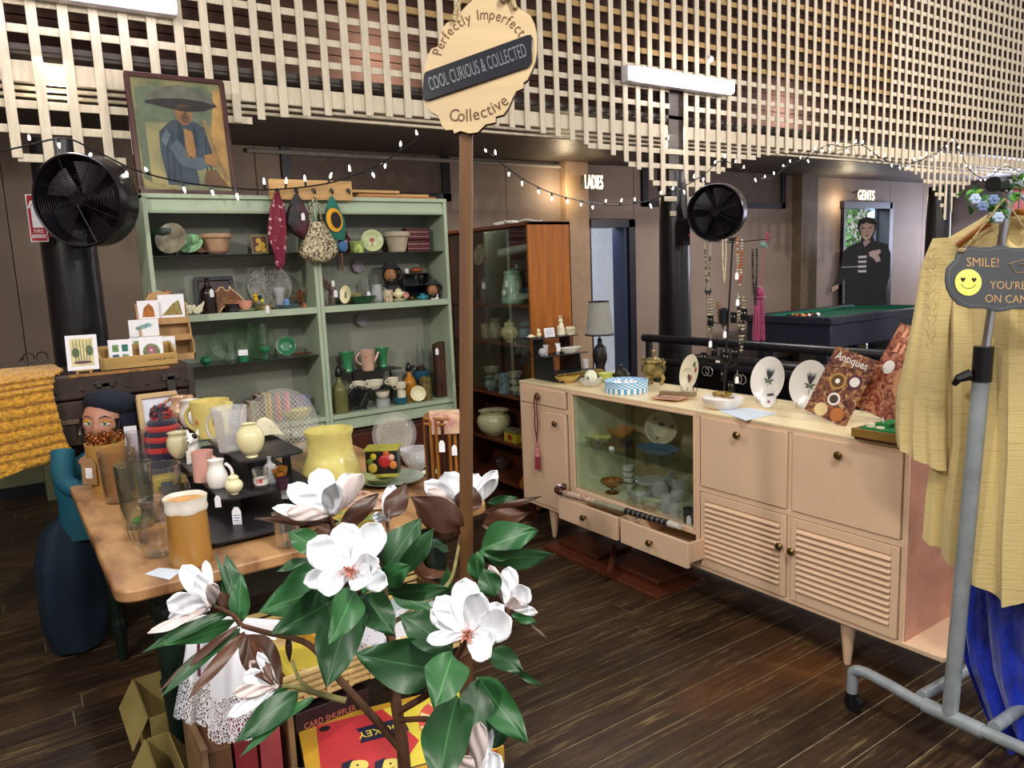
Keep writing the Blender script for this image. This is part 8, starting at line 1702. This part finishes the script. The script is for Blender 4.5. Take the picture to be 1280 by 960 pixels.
for k,(c,lb) in enumerate((('#6a4a30','brown boxed game at the left in the narrow crate'),('#8a2c30','red boxed game lettered in pink in the middle of the narrow crate'),('#a8484c','paler red boxed game at the right in the narrow crate'))):
    T2 = thing('boxed_game',lb,'game',(.345+.062*k,1.97,.021),0,'boxed games in the narrow crate');part('box',G().box(-.027,.027,-.10,.10,0,.42),mat('game_side_'+c.strip('#'),c,.5,nscale=12,var=.12),T2,bevel=.002)
    if k == 1: words('Mastermind' if False else 'Chess Set',.05,mat('pink_print','#e0a0a0',.5),T2,frame(Vector((0,-.1008,.22)),(0,0,1),(-1,0,0)),ext=.0003,sx=.9)
# lace cloth
def alpha_lace():
    m = bpy.data.materials.new('white_cutwork_lace');m.use_nodes = True;nt = m.node_tree;N = nt.nodes;L = nt.links;b = N['Principled BSDF'];b.inputs['Base Color'].default_value = (*lin('#eeeef4'),1);b.inputs['Roughness'].default_value = .8
    at = N.new('ShaderNodeAttribute');at.attribute_name = 'UVMap';sp_ = N.new('ShaderNodeSeparateXYZ');L.new(at.outputs['Vector'],sp_.inputs[0])
    vo = N.new('ShaderNodeTexVoronoi');vo.inputs['Scale'].default_value = 34;vo.feature = 'DISTANCE_TO_EDGE';L.new(at.outputs['Vector'],vo.inputs['Vector'])
    cmp_ = N.new('ShaderNodeMath');cmp_.operation = 'LESS_THAN';cmp_.inputs[1].default_value = .13;L.new(vo.outputs['Distance'],cmp_.inputs[0])
    gt = N.new('ShaderNodeMath');gt.operation = 'LESS_THAN';gt.inputs[1].default_value = .62;L.new(sp_.outputs['Y'],gt.inputs[0])
    mx = N.new('ShaderNodeMath');mx.operation = 'MAXIMUM';L.new(cmp_.outputs[0],mx.inputs[0]);L.new(gt.outputs[0],mx.inputs[1]);L.new(mx.outputs[0],b.inputs['Alpha']);return m
lacem = alpha_lace()
def cloth_piece(pl,pr,botl,botr,yy,seed,T):
    nu,nv = 40,40;g = G();uv = []
    for j in range(nv+1):
        for i in range(nu+1):
            u,v = i/nu,j/nv;x_ = (pl[0]*(1-v)+botl[0]*v)*(1-u)+(pr[0]*(1-v)+botr[0]*v)*u;y_ = (pl[1]*(1-v)+botl[1]*v)*(1-u)+(pr[1]*(1-v)+botr[1]*v)*u
            y_ += v**3*(14*sin(pi*u)+4*abs(sin(5*pi*u)))
            q = PY(yy,x_,y_);q.y += .018*sin(6*u+seed)*v+.008*sin(17*u+seed);q.y += .06*(1-v)**6;g.v.append(q);uv.append((u*1.0,v))
    for j in range(nv):
        for i in range(nu): g.f.append((j*(nu+1)+i,j*(nu+1)+i+1,(j+1)*(nu+1)+i+1,(j+1)*(nu+1)+i));g.m.append(0)
    g.uv = uv;part('drape',g,lacem,T,world=True)
T = thing('lace_cloth','white cutwork lace cloth draped over the narrow crate below the magnolia','cloth',PY(1.84,285,800));cloth_piece((240,775),(300,790),(216,896),(290,888),1.83,0,T);cloth_piece((268,788),(345,800),(262,928),(356,876),1.80,2,T)
part('top_fold',G().add([PY(1.80,272,792),PY(1.80,345,800),PY(2.08,352,775),PY(2.08,250,768)],[(0,1,2,3)]),mat('white_linen','#ecebf2',.8),T,world=True)
part('ribbon',G().tube([PY(1.815,249,785),PY(1.812,248,812),PY(1.81,249,845)],.004,6),mat('plum_ribbon','#6a3040',.6),T,world=True)

# ================================================================ MAGNOLIA TREE
green1 = leafmat('magnolia_leaf_green','#234e28','#46291a');green2 = leafmat('magnolia_leaf_bright','#2c6232','#563420')
petm = mat('white_silk_petal','#eef1f6',.7,nscale=55,var=.04,stretch=(3,3,1),sheen=.3);petb = mat('blush_back_petal','#d9c8c4',.75,nscale=50,var=.06)
stemm = mat('brown_wrapped_stem','#5a3a22',.7,nscale=30,var=.25,bump=.3);stemg = mat('olive_stem','#8a8450',.6,nscale=30,var=.2)
pot_c = PD(1.42,506,1000);pot_c = Vector((.43,1.22,0))
TM = thing('magnolia_tree','tall artificial magnolia with white flowers and glossy leaves in front of the sign post','plant',pot_c)
part('pot',G().lathe(vessel([(.10,0),(.105,.01),(.13,.22),(.14,.24)],.008),30),mat('charcoal_pot','#2c2c2e',.6),TM)
part('soil',G().lathe([(0,.2),(.125,.2),(.125,.205),(0,.215)],24),mat('moss','#3c4426',.9,nscale=50,bump=.5),TM)
LN = [0]
def leaf(bx,by,tx,ty,wpx,d0,d1,flip=0,roll=0,bend=.12,m=None,cup=.18,narrow=.5):
    """leaf from its stalk to its tip; flip shows the brown underside, roll turns it about its midrib"""
    b_,t_ = PD(d0,bx,by),PD(d1,tx,ty);ax = t_-b_;L_ = ax.length;a = ax.normalized();vd = (CP-(b_+t_)/2).normalized()
    sd = a.cross(vd).normalized();n_ = sd.cross(a).normalized()
    if n_.dot(vd) < 0: n_ = -n_
    if flip: n_ = -n_
    sd = n_.cross(a).normalized() if False else a.cross(n_).normalized()
    R_ = Matrix.Rotation(radians(roll),3,a);n_ = R_ @ n_;sd = R_ @ sd
    W = 1.12*wpx*(d0+d1)/2/F/2;nu,nv = 10,14;g = G();uv = []
    if W > .0:
        for j in range(nv+1):
            v = j/nv;wv = W*(sin(pi*min(1,v)**.82))**.85*(1-.15*v) if v < .999 else .0006
            if v == 0: wv = W*.06
            for i in range(nu+1):
                u = i/nu*2-1
                q = b_+a*(L_*v)+sd*(wv*u)+n_*(cup*wv*abs(u)**1.3)+n_*(-bend*L_*(v-.5)**2*4+bend*L_)*(1 if not flip else -1)*.5+n_*(.006*sin(v*9+u*2)*abs(u)*W/.03)
                g.v.append(q);uv.append((v*5.5-abs(u)*1.1,abs(u)))
        for j in range(nv):
            for i in range(nu): g.f.append((j*(nu+1)+i,j*(nu+1)+i+1,(j+1)*(nu+1)+i+1,(j+1)*(nu+1)+i));g.m.append(0)
    # the front of the faces must look along n_
    f0 = g.f[len(g.f)//2];fn = (g.v[f0[1]]-g.v[f0[0]]).cross(g.v[f0[2]]-g.v[f0[0]])
    if fn.dot(n_) < 0: g.f = [tuple(reversed(f)) for f in g.f]
    g.uv = uv;o = part('leaf',g,m or (green1 if LN[0] % 3 else green2),TM,world=True);LN[0] += 1
    # midrib as fine relief joined to the same leaf
    return o
def petal(par,bx,by,tx,ty,wpx,d0,d1,cup=.24,roll=0,m=None,curl=.10,back=0):
    b_,t_ = PD(d0,bx,by),PD(d1,tx,ty);ax = t_-b_;L_ = ax.length;a = ax.normalized();vd = (CP-(b_+t_)/2).normalized();sd = a.cross(vd).normalized();n_ = sd.cross(a).normalized()
    if n_.dot(vd) < 0: n_ = -n_
    if back: n_ = -n_
    R_ = Matrix.Rotation(radians(roll),3,a);n_ = R_ @ n_;sd = R_ @ sd;W = .92*wpx*(d0+d1)/2/F/2;g = G()
    def fn(u,v):
        u = u*2-1;wv = W*interp(v,[0,.15,.35,.6,.8,.92,.985,1],[.30,.52,.82,1.0,.95,.72,.36,.14])
        return tuple(b_+a*(L_*v*(1-.03*abs(u)**2*v))+sd*(wv*u)+n_*(cup*wv*abs(u)**1.6-curl*L_*sin(pi*v)*.6)+n_*(.0018*sin(v*14+u*5)))
    g.grid(fn,12,14);o = part('petal',g,m or petm,par,world=True)
    md = o.modifiers.new('thick','SOLIDIFY');md.thickness = .0007;return o
def flower(cx,cy,d,petals,core=True,corer=7,m=None):
    c = PD(d,cx,cy);fl2 = G().sphere(tuple(c-FW*.002),corer*.55*d/F,10)
    if core:
        rr = random.Random(int(cx))
        for k in range(34):
            a = rr.uniform(0,6.3);q = rr.uniform(.3,1)*corer*1.5*d/F;fl2.tube([c,c+RT*(q*cos(a))+UP*(q*sin(a)*.9)-FW*(.010+rr.uniform(0,.006))],[.0013,.0011],4)
    f = part('flower',fl2,mat('coral_stamens','#e8a08c',.7,nscale=60,var=.2) if core else (m or petb),TM,world=True)
    WM[f.name] = WM[TM.name].copy()
    for p in petals: petal(f,*p[:7],**(p[7] if len(p) > 7 else {}))
    return f
# leaves: stalk x,y  tip x,y  width px, depth at stalk, depth at tip, options
LV = [
 (430,728,323,765,52,1.30,1.24,0,10),(432,742,340,792,50,1.28,1.20,0,-8),(428,718,346,738,44,1.33,1.32,0,14),
 (402,690,360,664,30,1.35,1.36,0,10),(398,700,345,715,18,1.36,1.34,0,50),
 (446,742,408,862,60,1.28,1.17,0,20),(444,735,412,805,40,1.24,1.14,0,-12),
 (455,742,494,794,44,1.27,1.20,0,8),(552,838,444,818,62,1.20,1.16,0,-6),
 (566,818,544,885,54,1.14,1.06,0,5),(566,812,500,768,46,1.18,1.22,0,12),(484,738,566,735,24,1.29,1.26,0,25),(490,742,545,768,26,1.32,1.30,0,-30),
 (572,870,548,990,64,1.15,1.02,0,18),(600,850,590,940,50,1.17,1.10,0,-20),(598,846,661,930,42,1.18,1.10,0,14),(612,812,655,842,28,1.18,1.15,0,-10),(640,832,678,858,10,1.16,1.14,0,30),
 (600,688,672,662,46,1.42,1.40,0,-14),(600,695,694,692,30,1.42,1.36,0,35),
 (482,712,526,648,42,1.30,1.34,0,-12),(486,716,516,654,30,1.32,1.36,0,40),(498,718,543,660,26,1.30,1.32,0,15),(502,720,541,664,16,1.29,1.30,0,45),(478,728,512,706,32,1.27,1.25,0,6),
 (424,652,318,648,13,1.42,1.40,1,0),(426,660,474,616,24,1.40,1.44,1,10),(420,662,388,668,20,1.41,1.38,1,0),(485,648,508,604,28,1.42,1.46,1,-6),(578,658,512,622,40,1.52,1.45,1,6),(575,668,520,640,30,1.55,1.52,1,-20),
 (582,640,590,606,34,1.68,1.70,1,0),(604,640,678,620,10,1.60,1.55,1,10),(603,656,662,640,26,1.58,1.52,1,5),(604,676,664,652,34,1.58,1.52,1,-5),(560,688,528,680,22,1.55,1.56,0,60),(566,720,520,716,18,1.5,1.5,1,50),(545,770,560,705,20,1.5,1.48,0,40),(618,745,604,710,30,1.35,1.36,0,5),(505,690,560,745,16,1.5,1.5,1,20),(560,618,540,606,30,1.74,1.76,0,0),(610,628,648,622,12,1.72,1.70,0,0),(596,690,600,730,26,1.4,1.4,0,30),
 (298,778,283,692,26,1.30,1.34,0,4),(292,770,268,690,9,1.30,1.33,0,30),(300,780,301,716,24,1.28,1.30,0,-10),(290,762,272,738,16,1.28,1.27,1,10),
 (288,765,177,816,17,1.28,1.20,0,15),(296,775,205,806,22,1.27,1.18,0,-35),(300,786,198,874,18,1.26,1.15,0,25),(298,782,196,868,13,1.25,1.16,1,30),(306,790,234,876,17,1.25,1.15,1,10),(300,790,264,818,17,1.26,1.22,1,0),
 (306,792,352,862,42,1.26,1.20,1,-8),(312,800,345,858,20,1.25,1.19,1,30),(360,795,362,828,8,1.3,1.3,1,0),
 (373,866,294,928,34,1.20,1.12,0,8),(392,872,298,948,18,1.20,1.12,0,40),(358,860,330,885,14,1.2,1.18,0,-20),
 (645,770,688,800,5,1.32,1.30,1,0),(640,768,672,778,12,1.32,1.30,0,20),(604,930,640,905,26,1.15,1.16,0,0),(565,770,545,800,30,1.2,1.22,0,-30),(470,700,450,745,30,1.32,1.3,0,0)]
for L_ in LV: leaf(*L_)
flower(439,713,1.23,[
 (438,712,384,678,46,1.235,1.20,{'roll': 8}),(440,708,428,653,42,1.24,1.25,{}),(442,710,476,654,42,1.24,1.24,{'roll': -8}),(436,714,379,728,30,1.24,1.21,{'roll': 20}),(437,716,396,736,36,1.235,1.18,{'roll': -10}),
 (441,716,462,728,40,1.235,1.19,{'cup': .5}),(443,714,484,732,30,1.24,1.20,{}),(443,711,474,700,32,1.235,1.19,{'cup': .5}),(444,714,478,718,30,1.25,1.24,{})],corer=8)
flower(584,792,1.15,[
 (582,790,582,722,40,1.155,1.17,{}),(580,790,545,746,34,1.155,1.16,{'roll': 10}),(579,792,538,762,28,1.16,1.15,{}),(586,789,601,740,36,1.15,1.13,{'roll': -5}),(588,790,630,756,28,1.16,1.17,{}),
 (589,793,640,774,46,1.15,1.11,{}),(580,794,533,800,20,1.15,1.12,{}),(586,797,612,822,32,1.15,1.10,{}),(588,796,618,802,30,1.155,1.12,{})],corer=8)
flower(412,640,1.40,[
 (410,640,398,585,36,1.41,1.44,{}),(412,640,442,592,32,1.41,1.43,{'roll': -25}),(408,640,360,606,32,1.41,1.42,{'roll': 20}),(409,640,374,618,26,1.39,1.37,{}),(411,642,420,602,30,1.38,1.34,{'cup': .6}),(407,643,340,635,18,1.39,1.34,{'roll': 25}),(410,644,358,640,22,1.38,1.33,{'m': petb,'back': 1}),(414,644,453,592,26,1.39,1.38,{'m': petb,'back': 1,'roll': 20})],core=False)
flower(580,632,1.72,[(578,634,530,602,26,1.72,1.70,{}),(578,634,556,590,36,1.72,1.74,{}),(577,638,534,612,20,1.70,1.66,{'m': petb,'back': 1}),(585,634,622,588,22,1.72,1.74,{'roll': 20}),(586,636,622,598,16,1.71,1.68,{}),(580,634,598,592,26,1.73,1.76,{})],core=False)
flower(262,756,1.26,[(262,756,228,706,28,1.27,1.27,{}),(263,754,257,700,14,1.27,1.29,{}),(262,755,246,716,20,1.26,1.25,{'roll': 20}),(260,758,208,752,32,1.265,1.22,{'roll': -15}),(262,760,210,772,20,1.27,1.25,{}),(260,760,184,792,15,1.26,1.20,{'m': petb,'roll': 30}),(265,756,266,728,18,1.25,1.22,{'m': petb,'back': 1})],core=False)
flower(634,756,1.36,[(634,756,612,706,16,1.365,1.38,{'m': petb}),(635,756,637,708,26,1.36,1.37,{}),(637,755,662,736,30,1.36,1.34,{}),(636,758,672,766,13,1.36,1.32,{}),(634,757,650,752,18,1.35,1.32,{'m': petb})],core=False)
flower(484,650,1.46,[(482,650,492,606,22,1.46,1.48,{}),(480,650,466,644,14,1.46,1.44,{}),(483,650,502,618,22,1.47,1.49,{})],core=False)
flower(596,968,1.10,[(594,968,600,902,26,1.10,1.10,{'m': petb,'back': 1}),(598,968,612,906,20,1.11,1.13,{}),(600,972,626,944,30,1.11,1.12,{}),(590,975,578,945,24,1.09,1.08,{'m': petb,'back': 1})],core=False)
flower(345,858,1.20,[(345,858,304,842,24,1.205,1.20,{}),(345,857,322,815,14,1.205,1.21,{}),(344,860,290,866,18,1.20,1.17,{'m': petb}),(344,862,284,896,18,1.20,1.16,{}),(345,858,312,826,16,1.21,1.22,{'m': petb})],core=False)
S3 = lambda *a: spline([PD(d,x,y) for x,y,d in a],6)
base_ = pot_c+Vector((0,0,.2))
def stem(nm,P,r0,r1,m): n = len(P);part(nm,G().tube(P,[r0+(r1-r0)*k/(n-1) for k in range(n)],8),m,TM,world=True)
stem('trunk',[base_]+S3((508,1000,1.27),(503,930,1.26),(494,870,1.27),(488,790,1.30),(478,735,1.31)),.0125,.0075,stemm)
stem('branch',S3((505,940,1.26),(470,900,1.26),(425,850,1.27),(385,805,1.28),(330,790,1.28),(302,782,1.27)),.0075,.004,stemm)
stem('branch',S3((432,876,1.25),(395,866,1.24),(365,858,1.22),(345,860,1.21)),.0055,.004,stemg)
stem('branch',S3((395,866,1.24),(375,850,1.24),(365,825,1.26)),.0035,.0025,stemg)
stem('branch',S3((490,800,1.30),(470,770,1.29),(445,735,1.27),(440,718,1.25)),.006,.004,stemm)
stem('branch',S3((498,890,1.25),(545,860,1.22),(572,820,1.18),(584,798,1.16)),.006,.004,stemm)
stem('branch',S3((500,900,1.25),(540,900,1.2),(585,920,1.16),(596,966,1.11)),.005,.004,stemm)
stem('branch',S3((488,780,1.31),(520,760,1.36),(560,730,1.45),(572,690,1.6),(580,640,1.72)),.0045,.003,stemg)
stem('branch',S3((486,770,1.31),(460,720,1.36),(425,670,1.40),(412,645,1.40)),.005,.0035,stemm)
stem('branch',S3((560,830,1.2),(610,800,1.28),(634,775,1.34),(634,758,1.36)),.0045,.003,stemm)
stem('branch',S3((302,782,1.27),(290,768,1.27),(268,758,1.26)),.0045,.003,stemm)
stem('branch',S3((480,740,1.31),(490,700,1.36),(485,665,1.43),(484,652,1.46)),.004,.003,stemm)
